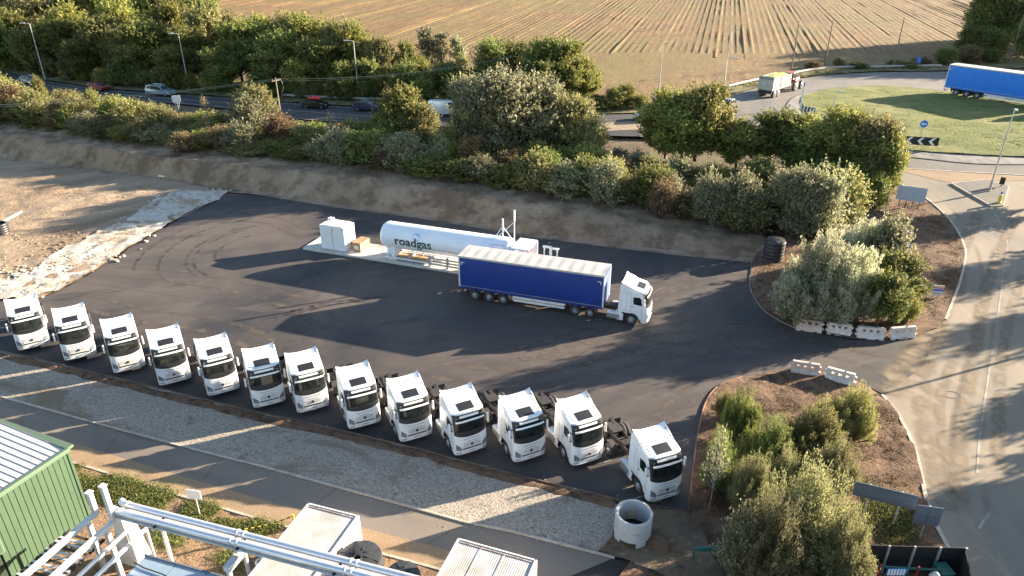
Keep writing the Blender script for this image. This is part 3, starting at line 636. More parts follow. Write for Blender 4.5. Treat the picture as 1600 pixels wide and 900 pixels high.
def wheel(parent, x, y, r=0.5, w=0.32, dual=False, out=1, rimmat='rim', tyremat='tyre', name='wheel'):
    if dual: w = 0.62
    t = MB().lathe([(r * .58, -w / 2), (r * .9, -w / 2), (r * .98, -w / 2 + .04), (r, -w / 4), (r * .985, -.012), (r * .96, 0), (r * .985, .012), (r, w / 4), (r * .98, w / 2 - .04), (r * .9, w / 2), (r * .58, w / 2)], (0, 0, 0), 'Y', 22).mesh(name, tyremat, 50)
    o = link(name, t, parent); o.location = (x, y, r)
    s = out; e = w / 2
    R = MB()
    if dual: R.lathe([(r * .6, s * (e - .01)), (r * .55, s * (e - .16)), (r * .3, s * (e - .20)), (r * .28, s * (e - .04)), (r * .02, s * (e - .02))], (0, 0, 0), 'Y', 18)
    else: R.lathe([(r * .6, s * (e - .01)), (r * .56, s * (e - .06)), (r * .40, s * (e - .02)), (r * .30, s * (e + .02)), (r * .27, s * (e + .06)), (r * .02, s * (e + .07))], (0, 0, 0), 'Y', 18)
    rim = R.build('rim', rimmat, o, 40)
    H = MB()
    for k in range(8):
        a = k / 8 * 6.2832; H.lathe([(.001, s * (e + (.0 if not dual else -.14))), (.045, s * (e + (.0 if not dual else -.14)))], (r * .47 * math.cos(a), 0, r * .47 * math.sin(a)), 'Y', 6)
    H.build('hand_holes', 'black_plastic', o)['kind'] = 'stuff'
    return o
def side_poly(name, m, parent, poly, y, sgn):
    vs = [(p[0], y * sgn, p[1]) for p in poly]; mb = MB(); mb.add(vs, [tuple(range(len(vs)))]); return mb.build(name, m, parent)
def make_tractor():
    t = thing('tractor_unit', 'x', 'lorry')
    rings = []
    for z in (0.32, 0.36, 0.5, 0.75, 1.0, 1.25, 1.5, 1.75, 2.0, 2.3, 2.6, 2.85):
        rings.append([(x, y, z if x > -0.85 or z > 1.1 else max(z, 1.1)) for x, y in outline(z, 0.03 if z < .34 else 0)])
    # the sides above the wheel arch; the roof rim
    o3 = outline(3.02)
    rings.append([(x, y, 3.0) for x, y in o3])
    rings.append([(x - (0.03 if x > -.8 else 0), y * .992, zroof(min(x, -.42), y) - 0.05) for x, y in outline(3.0)])
    o4 = outline(3.02, 0.05)
    rings.append([(x - .05 if x > -.8 else x, y, zroof(min(x, -.45), y)) for x, y in o4])
    mb = MB(); mb.loft(rings, closed=True)
    # roof skin as a grid
    for_y = np.linspace(-(CW - .05), CW - .05, 17); for_s = np.linspace(0, 1, 15); grid = []
    for s in for_s:
        row = []
        for y in for_y:
            x0 = XF(y, 3.02) - .10; x = x0 + (XR + .05 - x0) * s; row.append((x, y, zroof(min(x, -.45), y)))
        grid.append(row)
    mb.loft(grid, closed=False)
    mb.build('cab', 'white_paint', t, smooth=38)
    # spoiler lip and rear corner fins
    lip = MB(); rows = [[], [], []]
    for k in range(17):
        y = -1.22 + 2.44 * k / 16; z = zroof(-2.28, y)
        rows[0].append((-2.22, y, z + .005)); rows[1].append((-2.42, y, z + .07 + .05 * (abs(y) / 1.22) ** 3)); rows[2].append((-2.42, y, z + .03 + .05 * (abs(y) / 1.22) ** 3))
    lip.loft(rows, closed=False); lip.loft([rows[2], [(p[0] + .16, p[1], p[2] - .3) for p in rows[0]]], closed=False)
    lip.build('roof_spoiler', 'white_paint', t, smooth=40)
    for s in (-1, 1):
        f = MB().extr([(-2.2, .9), (-2.2, 3.6), (-2.46, 3.55), (-2.56, 1.3), (-2.5, .9)], s * 1.20, s * 1.235); f.build('side_fairing', 'white_paint', t)
    MB().box((-2.33, 0, 2.2), (.06, 2.3, 2.4)).build('rear_wall', 'black_plastic', t)
    # glass and trim on the front
    zl = lambda y: 1.60 + 0.20 * (abs(y) / 1.2) ** 2
    front_panel('windscreen_surround', 'black_plastic', t, -1.205, 1.205, zl, 3.09, 0.012, 26, 8)
    ws = front_panel('windscreen', 'dark_glass', t, -1.10, 1.10, lambda y: 1.98 + 0.10 * (abs(y) / 1.2) ** 2, 2.82, 0.022, 24, 6)
    front_panel('sun_visor', 'white_paint', t, -0.72, 0.72, 2.87, 2.99, 0.05, 12, 2, 0.03)
    front_panel('sun_visor', 'white_paint', t, -1.04, 1.04, 2.66, 2.76, 0.17, 16, 2, 0.03)
    for y in (-.75, .75): front_panel('wiper', 'black_plastic', t, y - .45, y + .35, 1.98, 2.02, 0.05, 4, 1)
    for s in (-1, 1): MB().lathe([(.001, .0), (.10, .0)], (XF(.95 * s, 2.84) + .04, .95 * s, 2.84), 'X', 10).build('marker_lamp', 'seam', t)
    # grille, seams, plate
    front_panel('grille_seam', 'seam', t, -.62, .62, 1.44, 1.475, 0.008, 8, 1)
    front_panel('grille_panel', 'white_dull', t, -.66, .66, 0.86, 1.22, 0.010, 8, 2)
    for z in (0.98, 1.06, 1.14): front_panel('grille_bar', 'seam', t, -.58, .58, z, z + .02, 0.016, 8, 1)
    front_panel('grille_seam', 'seam', t, -.40, .40, 1.27, 1.30, 0.012, 6, 1)
    front_panel('lower_grille', 'black_plastic', t, -.72, .72, 0.74, 0.83, 0.014, 8, 1)
    MB().lathe([(.001, .03), (.085, .03), (.10, 0)], (xf(1.04) + .015, 0, 1.04), 'X', 14).build('emblem', 'black_plastic', t)
    front_panel('bumper_lip', 'white_dull', t, -1.1, 1.1, 0.40, 0.47, 0.03, 14, 1, .03)
    front_panel('number_plate', 'number_plate', t, -.26, .26, 0.51, 0.62, 0.016, 4, 1)
    front_panel('plate_mark', 'chassis', t, -.22, .22, 0.545, 0.585, 0.019, 4, 1)
    for s in (-1, 1):
        a, b = (.80, 1.16) if s > 0 else (-1.16, -.80)
        front_panel('headlight', 'seam', t, a, b, lambda y: .66 + .10 * (abs(y) - .8) / .36, lambda y: .92 + .30 * (abs(y) - .8) / .36, 0.010, 6, 2)
        a2, b2 = (.86, 1.08) if s > 0 else (-1.08, -.86)
        front_panel('headlight_lens', 'head_light', t, a2, b2, lambda y: .74 + .05 * (abs(y) - .8), .90, 0.022, 4, 1)
        front_panel('fog_lamp', 'seam', t, a, b, .50, .56, 0.012, 6, 1)
        # doors and side glass
        side_poly('side_window', 'dark_glass', t, [(-.58, 1.92), (-1.30, 1.98), (-1.34, 2.62), (-.82, 2.66), (-.66, 2.5)], CW + .006, s)
        for q in ([(-.55, .62), (-.57, .62), (-.57, 2.75), (-.55, 2.75)], [(-1.48, 1.15), (-1.50, 1.15), (-1.50, 2.8), (-1.48, 2.8)], [(-1.50, 1.3), (-2.24, 1.3), (-2.24, 1.32), (-1.5, 1.32)], [(-1.85, 1.3), (-1.87, 1.3), (-1.87, 2.9), (-1.85, 2.9)], [(-1.5, 2.9), (-2.25, 2.9), (-2.25, 2.92), (-1.5, 2.92)]):
            side_poly('door_seam', 'seam', t, q, CW + .004, s)
        MB().box((-1.38, s * (CW + .02), 1.75), (.16, .03, .05)).build('door_handle', 'black_plastic', t)
        # mirrors
        m_ = MB().box((-.40, s * (CW + .22), 2.32), (.15, .13, .66)); m_.build('mirror', 'white_paint', t, bevel=.04)
        MB().box((-.485, s * (CW + .22), 2.32), (.01, .10, .58)).build('mirror_glass', 'black_plastic', t)
        MB().beam((-.42, s * (CW - .02), 2.58), (-.40, s * (CW + .22), 2.60), .05).build('mirror_arm', 'black_plastic', t)
        MB().beam((-.40, s * (CW - .02), 2.06), (-.40, s * (CW + .2), 2.05), .05).build('mirror_arm', 'black_plastic', t)
        # arch, steps, tank
        A = [( -1.38 + .66 * math.cos(a), .52 + .62 * math.sin(a)) for a in np.linspace(0.05, math.pi - .05, 13)]
        B = [( -1.38 + .60 * math.cos(a), .52 + .55 * math.sin(a)) for a in np.linspace(math.pi - .05, 0.05, 13)]
        mb = MB(); n = 13
        mb.add([(p[0], s * (CW + .02), p[1]) for p in A] + [(p[0], s * (CW + .02), p[1]) for p in B[::-1]] + [(p[0], s * .8, p[1]) for p in B[::-1]], [(k, k + 1, n + k + 1, n + k) for k in range(n - 1)] + [(n + k, n + k + 1, 2 * n + k + 1, 2 * n + k) for k in range(n - 1)])
        mb.build('wheel_arch', 'black_plastic', t)
        MB().box((-.62, s * 1.15, .52), (.30, .18, .34)).build('cab_step', 'black_plastic', t, bevel=.02)
        MB().box((-.62, s * 1.19, .62), (.26, .14, .03)).build('cab_step', 'steel_plate', t)
        wheel(t, -1.38, s * 1.06, .5, .32, False, s)
        wheel(t, -4.90, s * 1.06, .46, .30, False, s)
        wheel(t, -6.22, s * .92, .5, .62, True, s)
        # mudguard on the middle axle
        mg = MB(); R = [[(-4.90 + .60 * math.cos(a), s * yy, .50 + .58 * math.sin(a)) for yy in (.76, .9, 1.08, 1.22)] for a in np.linspace(.15, math.pi - .15, 9)]
        mg.loft(R, closed=False); mg.build('mudguard', 'chassis', t, smooth=True)
        MB().box((-2.92, s * .98, .62), (1.15, .50, .56)).build('fuel_tank', 'aluminium' if s < 0 else 'white_paint', t, bevel=.08)
        MB().box((-2.55, s * 1.0, .98), (.42, .46, .12)).build('step_box', 'white_dull', t, bevel=.02)
        MB().box((-2.35, s * 1.18, .62), (.55, .08, .62)).build('side_skirt', 'white_paint', t, bevel=.02)
        MB().box((-4.75, s * .41, .93), (4.7, .08, .28)).build('chassis_rail', 'chassis', t)
        MB().box((-7.05, s * .85, .80), (.06, .44, .16)).build('tail_lamp', 'tail_light', t)
        MB().box((-6.95, s * .85, .70), (.03, .55, .55)).build('mud_flap', 'black_plastic', t)
    for x in (-2.7, -3.5, -4.3, -5.0, -6.2, -7.0): MB().box((x, 0, .92), (.12, .78, .2)).build('cross_member', 'chassis', t)
    MB().box((-3.25, 0, 1.10), (1.0, .72, .05)).build('deck_plate', 'steel_plate', t)
    MB().box((-4.5, 0, 1.09), (.5, .76, .04)).build('deck_plate', 'steel_plate', t)
    fw = MB(); pl = [(-6.25, -.42), (-6.25, .42), (-5.85, .46), (-5.45, .40), (-5.45, -.40), (-5.85, -.46)]
    fw.prism(pl, 1.13, 1.20); fw.build('fifth_wheel', 'chassis', t)
    MB().prism([(-6.75, -.34), (-6.75, -.10), (-6.28, -.12), (-6.28, -.40)], 1.08, 1.17).prism([(-6.75, .10), (-6.75, .34), (-6.28, .40), (-6.28, .12)], 1.08, 1.17).build('ramp', 'chassis', t)
    MB().tube((-2.6, .2, 1.0), (-2.6, .2, 2.2), .05).tube((-2.55, -.25, 1.1), (-3.4, -.1, 1.3), .03).tube((-2.55, 0, 1.3), (-3.4, .1, 1.35), .03).build('air_lines', 'black_plastic', t)
    for x_, z_ in ((-1.38, .5), (-6.22, .5), (-4.90, .46)): MB().box((x_, 0, z_), (.16, 1.8, .16)).build('axle', 'chassis', t)
    MB().box((-1.3, 0, .75), (2.2, 1.1, .5)).build('engine_block', 'black_plastic', t)
    # sunroof and roof marks
    sr = MB(); pts = []
    for xx in (-.60, -.92, -1.24):
        pts.append([(xx, yy, zroof(xx, yy) + .012) for yy in (-.58, -.3, 0, .3, .58)])
    sr.loft(pts, closed=False); sr.build('sunroof', 'black_plastic', t)
    sm = MB(); sm.loft([[(-1.30, yy, zroof(-1.30, yy) + .006) for yy in np.linspace(-1.1, 1.1, 9)], [(-1.325, yy, zroof(-1.325, yy) + .006) for yy in np.linspace(-1.1, 1.1, 9)]], closed=False); sm.build('roof_seam', 'seam', t)
    for s in (-1, 1):
        fl = MB(); fl.loft([[(xx, s * .88, zroof(xx, .88) + .006) for xx in (-1.35, -1.6, -1.9, -2.2)], [(xx, s * .90, zroof(xx, .9) + .006) for xx in (-1.35, -1.6, -1.9, -2.2)]], closed=False); fl.build('roof_seam', 'seam', t)
        for xx in (-.78, -.95, -1.12): MB().box((xx, s * .95, zroof(xx, .95) + .015), (.05, .07, .03)).build('roof_bracket', 'seam', t)
        for xx in (-1.35, -1.55): MB().box((xx, s * 1.12, zroof(xx, 1.12) + .01), (.06, .05, .04)).build('roof_bracket', 'seam', t)
        MB().add([(-1.75, s * 1.04, zroof(-1.75, 1.04) + .008), (-2.1, s * .98, zroof(-2.1, .98) + .008), (-2.05, s * 1.12, zroof(-2.05, 1.12) + .008)], [(0, 1, 2)]).build('air_vent', 'seam', t)
    return t
TRUCK = make_tractor(); freeze(TRUCK)
TR = [((28.9, 549.6), (78.7, 535), 33), ((101.8, 566), (151, 551), 32), ((179, 585), (227.5, 570), 31.5), ((250, 604), (299, 590), 30.5), ((326, 620), (375, 606), 29.5), ((397.5, 636), (447, 628), 26), ((465.5, 645), (515.5, 634), 26), ((546, 671.5), (596, 658), 26), ((627, 692), (676.5, 677), 26), ((713, 712.7), (760.5, 698), 26), ((806, 724.5), (851, 707.5), 26), ((896, 729), (942, 714), 25), ((1014, 784.5), (1064, 771), 22)]
ORD = ['leftmost of the row', 'second from the left end of the row', 'third from the left end of the row', 'fourth from the left end of the row', 'fifth from the left end of the row', 'sixth from the left end of the row', 'middle one of the row of thirteen', 'sixth from the right end of the row', 'fifth from the right end of the row', 'fourth from the right end of the row', 'third from the right end of the row', 'second from the right end of the row', 'rightmost of the row, above the concrete ring']
for i, (a, b, ang) in enumerate(TR):
    A, B = Vector(G(*a, .35)), Vector(G(*b, .35)); c = (A + B) / 2; an = math.radians(ang + (0.9, -0.6, 0.3, -0.8, 0.5, 0, 0.7, -0.5, 0.2, 0.8, -0.7, 0.4, 0)[i]) - math.pi / 2
    o = TRUCK if i == 0 else copy_tree(TRUCK)
    fw = Vector((math.cos(an), math.sin(an))); c = c + fw * 0.10
    o.location = (c.x, c.y, 0.01); o.rotation_euler = (0, 0, an); o.scale = (1, 0.87, 1)
    tag(o, 'white parked tractor unit without a trailer, ' + ORD[i], 'lorry', 'white tractor units parked in a slanted row')

# ------------------------------------------------------------------ semi-trailer
mat('curtain_navy', (0.003, 0.034, 0.22), 0.42, col2=(0.002, 0.026, 0.17), scale=1.2)
mat('front_blue', (0.10, 0.16, 0.42), 0.45, var=.2)
mat('curtain_blue', (0.015, 0.20, 0.72), 0.45, col2=(0.012, 0.17, 0.62), scale=1.0)
mat('roof_skin', (0.46, 0.445, 0.41), 0.6, col2=(0.36, 0.345, 0.315), scale=0.8)
def make_trailer(name, label, Lg=13.6, top=4.2, bed=1.22, curtain='curtain_navy', group=None, axles=(-8.9, -10.22, -11.54), nb=27, rims='rim', side_guard=True, front='front_blue'):
    """x forward; front wall at x = 0"""
    t = thing(name, label, 'trailer', group=group); w = 1.275
    for s in (-1, 1):
        rows = []
        for z in np.linspace(bed - .05, top - .14, 7):
            row = []
            for k in range(109):
                x = -Lg + .14 + (Lg - .28) * k / 108
                bow = .025 * math.sin((z - bed) / (top - bed) * math.pi) + .010 * math.sin(k * 2 * math.pi / 4) * (0.35 + .65 * abs(2 * (z - bed) / (top - bed) - 1)) + .012 * noise.noise(Vector((x * .7, z * .5, s)))
                row.append((x, s * (w + bow), z))
            rows.append(row)
        cu = MB(); cu.loft(rows, closed=False); cu = cu.build('curtain', curtain, t, smooth=True)
        MB().box((-Lg / 2, s * (w + .01), bed + .10), (Lg - .3, .035, .05)).build('curtain_rail_strap', 'aluminium', t)
        MB().box((-Lg / 2, s * (w - .01), bed - .09), (Lg, .05, .12)).build('side_rave', 'aluminium' if False else curtain, t)
        MB().box((-Lg / 2, s * (w - .01), top - .08), (Lg, .07, .14)).build('roof_rail', 'roof_skin', t)
        for k in range(nb):
            x = -Lg + .5 + (Lg - 1.0) * k / (nb - 1)
            MB().box((x, s * (w + .045), bed + .02), (.045, .02, .34)).build('buckle', 'seam', t)
        for x in (-.06, -Lg + .06): MB().box((x, s * (w - .02), (bed + top) / 2), (.12, .09, top - bed)).build('corner_post', 'white_dull', t)
        for (x, dx) in ((-.45, -.28), (-Lg + .45, .28)):
            MB().box((x, s * (w + .05), top - .55), (.30, .01, .05)).box((x - dx / 2 * 1.0 + (0), s * (w + .05), top - .68), (.05, .01, .30)).build('marking_tape', 'white_paint', t)
    r = []
    for x in np.linspace(-Lg, 0, 57):
        r.append([(x, y, top + .03 * (1 - (y / w) ** 2) + (.030 * math.cos(x * 2 * math.pi / .95)) * (1 - (y / w) ** 4)) for y in np.linspace(-w, w, 7)])
    MB().loft(r, closed=False).build('roof', 'roof_skin', t, smooth=True)
    MB().box((-.04, 0, (bed + top) / 2 - .02), (.08, 2 * w - .12, top - bed - .1)).build('front_wall', front, t)
    for s in (-1, 1): MB().box((-Lg + .03, s * w / 2, (bed + top) / 2 - .02), (.06, w - .04, top - bed - .12)).build('rear_door', 'white_dull', t)
    for y in (-.9, -.35, .35, .9): MB().tube((-Lg - .02, y, bed), (-Lg - .02, y, top - .15), .02).build('door_bar', 'aluminium', t)
    MB().box((-Lg / 2, 0, bed - .10), (Lg - .04, 2 * w - .10, .14)).build('deck', 'chassis', t)
    for s in (-1, 1): MB().box((-Lg / 2 - .5, s * .55, bed - .35), (Lg - 2.5, .1, .4)).build('chassis_beam', 'chassis', t)
    for x in axles:
        MB().box((x, 0, .5), (.15, 2.0, .15)).build('axle', 'chassis', t)
        for s in (-1, 1): wheel(t, x, s * 1.06, .5, .37, False, s, rims)
    for s in (-1, 1):
        for x in (axles[0] + .68, axles[-1] - .72): MB().box((x, s * 1.06, .78), (.04, .42, .62)).build('mud_flap', 'black_plastic', t)
        if side_guard:
            for z in (.62, .92): MB().box(((axles[0] - 2.9) / 2 - .3 + .55, s * 1.2, z), (abs(axles[0]) - 4.3, .05, .20)).build('side_guard', 'white_dull', t)
            for x in np.linspace(-3.5, axles[0] + 1.3, 4): MB().box((x, s * 1.16, .82), (.07, .05, .60)).build('guard_post', 'chassis', t)
        MB().box((-2.75, s * .75, .62), (.14, .14, 1.0)).box((-2.75, s * .75, .12), (.32, .3, .04)).build('landing_leg', 'chassis', t)
        MB().box((-Lg - .03, s * .9, .82), (.06, .42, .16)).build('tail_lamp', 'tail_light', t)
    MB().box((-Lg + .1, 0, .60), (.1, 2.3, .14)).build('underrun_bar', 'chassis', t)
    MB().box((-6.2, .6, .75), (1.2, .9, .5)).build('pallet_box', 'chassis', t)
    return t
# the artic in the yard
c1 = GV(718, 466); c2 = GV(945, 502)
trl = make_trailer('curtain_trailer', 'navy blue curtain-sided trailer with a pale roof in the middle of the yard', Lg=13.0, top=4.15)
dv = Vector((c2.x - c1.x, c2.y - c1.y, 0)); an = math.atan2(dv.y, dv.x); d_ = dv.normalized(); nl = Vector((-d_.y, d_.x, 0))
fr = c1 + d_ * 13.0 + nl * 1.275
trl.location = (fr.x, fr.y, 0.01); trl.rotation_euler = (0, 0, an)
tk = copy_tree(TRUCK); ta = an + math.radians(-1.5); td = Vector((math.cos(ta), math.sin(ta), 0))
kp = fr - d_ * 1.65; pos = kp + td * 5.45
tk.location = (pos.x, pos.y, 0.01); tk.rotation_euler = (0, 0, ta); tk.scale = (1, .93, 1)
tag(tk, 'white tractor unit coupled to the navy blue curtain-sided trailer', 'lorry', 'white tractor units')
def text_plate(): pass
# the light blue artic on the roundabout (its scale follows the photograph)
b1 = T(1472, 147); b2 = T(1572, 163)
bt = make_trailer('curtain_trailer', 'bright blue curtain-sided trailer with a white roof on the roundabout', Lg=15.2, top=4.5, curtain='curtain_blue', axles=(-10.2, -11.75, -13.3), front='white_dull')
dv = Vector((b2.x - b1.x, b2.y - b1.y, 0)); an2 = math.atan2(dv.y, dv.x); d2 = dv.normalized(); n2 = Vector((-d2.y, d2.x, 0))
bt.scale = (1.16, 1.16, 1.16); fr2 = b1 + d2 * 15.2 * 1.16 + n2 * 1.275 * 1.16
zb = hgt(fr2.x, fr2.y); bt.location = (fr2.x, fr2.y, zb + .02); bt.rotation_euler = (0, 0, an2)
bk = copy_tree(TRUCK); kp = fr2 - d2 * 1.65 * 1.16; pos = kp + d2 * 5.4 * 1.16
bk.scale = (1.16,) * 3; bk.location = (pos.x, pos.y, zb + .02); bk.rotation_euler = (0, 0, an2)
tag(bk, 'tractor unit pulling the bright blue trailer at the right edge of the photo', 'lorry', 'white tractor units')

# ------------------------------------------------------------------ cars
def car(label, px, py, heading, col, L=4.5, Wd=1.82, Hh=1.5, kind='hatch', extra=None, z=None, name='car', cat='car'):
    p = T(px, py); mn = 'car_paint_%d' % (len([k for k in MATS if k.startswith('car_paint')]))
    mat(mn, col, 0.25, 0.3, coat=0.5, var=0.12, scale=1)
    t = thing(name, label, cat, (p.x, p.y, p.z + .02), heading)
    h = L / 2
    if kind == 'van':
        body = [(h, .35), (h, .85), (h - .12, 1.05), (h - .75, 1.35), (h - 1.35, Hh), (-h + .08, Hh), (-h, Hh - .15), (-h, .35)]
        glass = [(h - .80, 1.38), (h - 1.36, Hh - .1), (h - 2.0, Hh - .12), (h - 2.0, 1.3), (h - .9, 1.25)]
        gl = [(h - .72, 1.36), (h - 1.33, Hh - .02)]
    elif kind == 'pickup':
        body = [(h, .4), (h - .02, .85), (h - .15, 1.02), (h - 1.3, 1.12), (h - 2.0, 1.72), (h - 3.3, Hh), (-h + .5, Hh - .02), (-h + .12, 1.2), (-h, 1.05), (-h, .4)]
        glass = [(h - 1.5, 1.16), (h - 2.05, 1.62), (h - 3.2, Hh - .12), (-h + .65, Hh - .14), (-h + .35, 1.22)]
    elif kind == 'suv':
        body = [(h, .38), (h - .02, .8), (h - .15, .98), (h - 1.15, 1.10), (h - 1.85, Hh - .06), (h - 2.6, Hh), (-h + .7, Hh - .03), (-h + .15, 1.15), (-h, 1.0), (-h, .38)]
        glass = [(h - 1.3, 1.10), (h - 1.9, Hh - .12), (h - 2.6, Hh - .08), (-h + .75, Hh - .11), (-h + .30, 1.12)]
    else:
        body = [(h, .34), (h - .02, .66), (h - .2, .82), (h - 1.2, .98), (h - 2.0, Hh - .08), (h - 2.6, Hh), (-h + .8, Hh - .06), (-h + .15, 1.02), (-h, .85), (-h, .34)]
        glass = [(h - 1.35, .98), (h - 2.03, Hh - .14), (h - 2.6, Hh - .08), (-h + .85, Hh - .14), (-h + .35, 1.0)]
    def loftbody(poly, w, zlim):
        rings = []
        for s in (-1, -.94, .94, 1):
            rr = []
            for x, zz in poly:
                ww = w / 2 * (1 - .16 * max(0, (zz - zlim) / (Hh - zlim)) ** 1.0)
                k = 1.0 if abs(s) == .94 else .96
                rr.append((x * k, (1 if s > 0 else -1) * (ww if abs(s) == 1 else ww * .93) , zz if abs(s) == .94 else zz * .985 + .005))
            rings.append(rr)
        order = [rings[0], rings[1], rings[2], rings[3]]
        mb = MB(); mb.loft(order, True, True); return mb
    loftbody(body, Wd, .9).build('body', mn, t, smooth=35)
    for s in (-1, 1):
        g = MB(); g.add([(x, s * (Wd / 2 * (1 - .16 * max(0, (zz - .9) / (Hh - .9))) + .012), zz) for x, zz in glass], [tuple(range(len(glass)))]); g.build('side_window', 'dark_glass', t)
        # pillars
        for fx in (.42, .66):
            xx = glass[0][0] + (glass[-1][0] - glass[0][0]) * fx
            MB().box((xx, s * (Wd / 2 * .93), (1.05 + Hh) / 2 - .03), (.08, .14, Hh - 1.15)).build('pillar', mn, t)
    ix = 3 if kind in ('suv', 'hatch', 'pickup') else 3
    a, b = body[3], body[4]
    def cross(a, b, f0, f1, nm, m, lift):
        q = []
        for f, s in ((f0, -1), (f0, 1), (f1, 1), (f1, -1)):
            x, zz = a[0] + (b[0] - a[0]) * f, a[1] + (b[1] - a[1]) * f
            ww = Wd / 2 * (1 - .16 * max(0, (zz - .9) / (Hh - .9))) * .82
            dx, dz = b[0] - a[0], b[1] - a[1]; ln = math.hypot(dx, dz); sg = 1 if dz * 1 >= 0 else -1
            q.append((x + lift * abs(dz) / ln * (1 if nm == 'windscreen' else -1), s * ww, zz + lift * abs(dx) / ln))
        MB().add(q, [(0, 1, 2, 3)]).build(nm, m, t)
    cross(a, b, .08, .92, 'windscreen', 'dark_glass', .02)
    if kind != 'van':
        k = len(body) - 4 if kind != 'x' else 0
        cross(body[-3], body[-4], .15, .9, 'rear_window', 'dark_glass', .02)
    for s in (-1, 1):
        MB().box((h - .10, s * Wd * .36, .72 if kind == 'hatch' else .82), (.16, .34, .14)).build('headlight', 'head_light', t)
        MB().box((-h + .06, s * Wd * .38, .9), (.12, .22, .26)).build('tail_light', 'tail_light', t)
        for x in (h - .85, -h + .85): wheel(t, x, s * (Wd / 2 - .11), .33, .22, False, s)
        MB().box((h - 1.45, s * (Wd / 2 + .09), 1.02), (.12, .18, .12)).build('door_mirror', mn, t)
    if extra: extra(t, h, Wd, Hh)
    return t
def hd(a, b):
    A, B = T(*a), T(*b); return math.atan2(B.y - A.y, B.x - A.x)
HL = hd((220, 149), (372, 163)); HL0 = hd((30, 125), (175, 146)); HM = hd((440, 168), (690, 182))
def roofbars(t, h, w, H):
    for s in (-1, 1): MB().beam((h - 2.0, s * w * .38, H + .02), (-h + .8, s * w * .38, H + .02), .05).build('roof_rail', 'aluminium', t)
def kayak(t, h, w, H):
    pass
car('blue-grey estate car at the left end of the main road, leading the queue away', 49, 131, HL0, (0.16, 0.20, 0.28), 4.7, 1.85, 1.5, 'suv', roofbars)
car('dark red car on the main road behind the grey estate', 155, 141, HL0, (0.20, 0.02, 0.025), 4.5, 1.8, 1.5, 'suv')
car('silver-blue pickup with a canopy on the main road', 252, 149, HL, (0.26, 0.33, 0.40), 5.5, 1.9, 1.85, 'pickup', roofbars, name='pickup_truck', cat='pickup')
ck = car('black hatchback carrying a red roof box on the main road', 494, 169, HM, (0.012, 0.012, 0.016), 4.5, 1.8, 1.42, 'hatch')
bxm = MB(); bxm.box((-.15, 0, 1.62), (2.0, .8, .3)); mat('red_plastic', (0.75, 0.03, 0.03), 0.4)
rb = bxm.build('roof_box', 'red_plastic', None, bevel=.1); rb.location = ck.location; rb.rotation_euler = ck.rotation_euler; tag(rb, 'bright red roof box on the black hatchback', 'roof box')
ckb = MB().beam((-.6, -.7, 1.45), (-.6, .7, 1.45), .05).beam((.4, -.7, 1.45), (.4, .7, 1.45), .05).build('roof_bar', 'black_plastic', ck)
dk = car('dark blue car with roof rails on the main road by the tall lamp column', 574, 173, HM, (0.015, 0.03, 0.09), 4.4, 1.8, 1.55, 'suv', roofbars)
car('white van on the main road, half hidden by the trees', 697, 180, HM, (0.75, 0.76, 0.78), 5.4, 2.0, 2.3, 'van', name='van', cat='van')
car('white estate car on the main road behind the big grey-green tree', 905, 182, hd((880, 184), (990, 188)), (0.76, 0.76, 0.76), 4.6, 1.8, 1.55, 'suv')
car('white car emerging left of the round tree by the roundabout', 1012, 187, hd((1012, 187), (940, 186)), (0.78, 0.78, 0.78), 4.3, 1.8, 1.5, 'hatch')
car('dark grey car entering the roundabout behind the farm trailer', 1139, 169, hd((1122, 174), (1165, 158)), (0.07, 0.075, 0.075), 4.4, 1.85, 1.62, 'suv', roofbars)
# ------------------------------------------------------------------ farm tractor and grain trailer
mat('farm_red', (0.42, 0.02, 0.025), 0.4, var=0.2)
mat('trailer_grey', (0.50, 0.48, 0.40), 0.6, col2=(0.36, 0.34, 0.27), scale=2)
mat('sheet_green', (0.28, 0.32, 0.26), 0.7, col2=(0.18, 0.22, 0.17), scale=3)
mat('maize', (0.42, 0.44, 0.10), 0.9, col2=(0.26, 0.30, 0.07), scale=4, bump=.1)
p1, p2 = T(1196, 152), T(1243, 137); fh = math.atan2(p2.y - p1.y, p2.x - p1.x)
gt = thing('grain_trailer', 'tall grey farm trailer heaped with green crop behind the red tractor', 'trailer', (p1.x, p1.y, p1.z + .03), fh); K = 1.12
def gb(nm, m, c, d, **k): return MB().box(c, d).build(nm, m, gt, **k)
for s in (-1, 1): gb('side_panel', 'trailer_grey', (2.6, s * 1.22, 2.15), (6.4, .08, 1.9))
for s in (-1, 1):
    for x in (.2, 2.0, 3.8, 5.5): gb('rib', 'galvanised' if x != 2.0 else 'chassis', (x, s * 1.29, 2.15), (.1, .08, 1.9))
gb('tailgate', 'trailer_grey', (-.6, 0, 2.0), (.08, 2.4, 1.6)); gb('headboard', 'trailer_grey', (5.8, 0, 2.2), (.08, 2.4, 2.0)); gb('floor', 'chassis', (2.6, 0, 1.15), (6.4, 2.4, .14))
tg = MB(); tg.extr([(-.62, 2.75), (-.68, 3.15), (-.3, 3.25), (-.2, 2.9)], -1.22, 1.22); tg.build('cover_sheet', 'sheet_green', gt)
hp = MB(); rr = []
for x in np.linspace(-.4, 5.7, 12): rr.append([(x, y, 2.95 + .45 * (1 - (y / 1.2) ** 2) * math.sin((x + .6) / 6.4 * math.pi) ** .5 + .08 * noise.noise(Vector((x * 2, y * 2, 0)))) for y in np.linspace(-1.2, 1.2, 8)])
hp.loft(rr, closed=False); hp.build('crop_heap', 'maize', gt, smooth=True)
for s in (-1, 1):
    for x in (.5, 1.75): wheel(gt, x, s * 1.02, .62, .45, False, s, 'rim', 'tyre_dusty')
gb('drawbar', 'chassis', (6.5, 0, .8), (1.6, .2, .2))
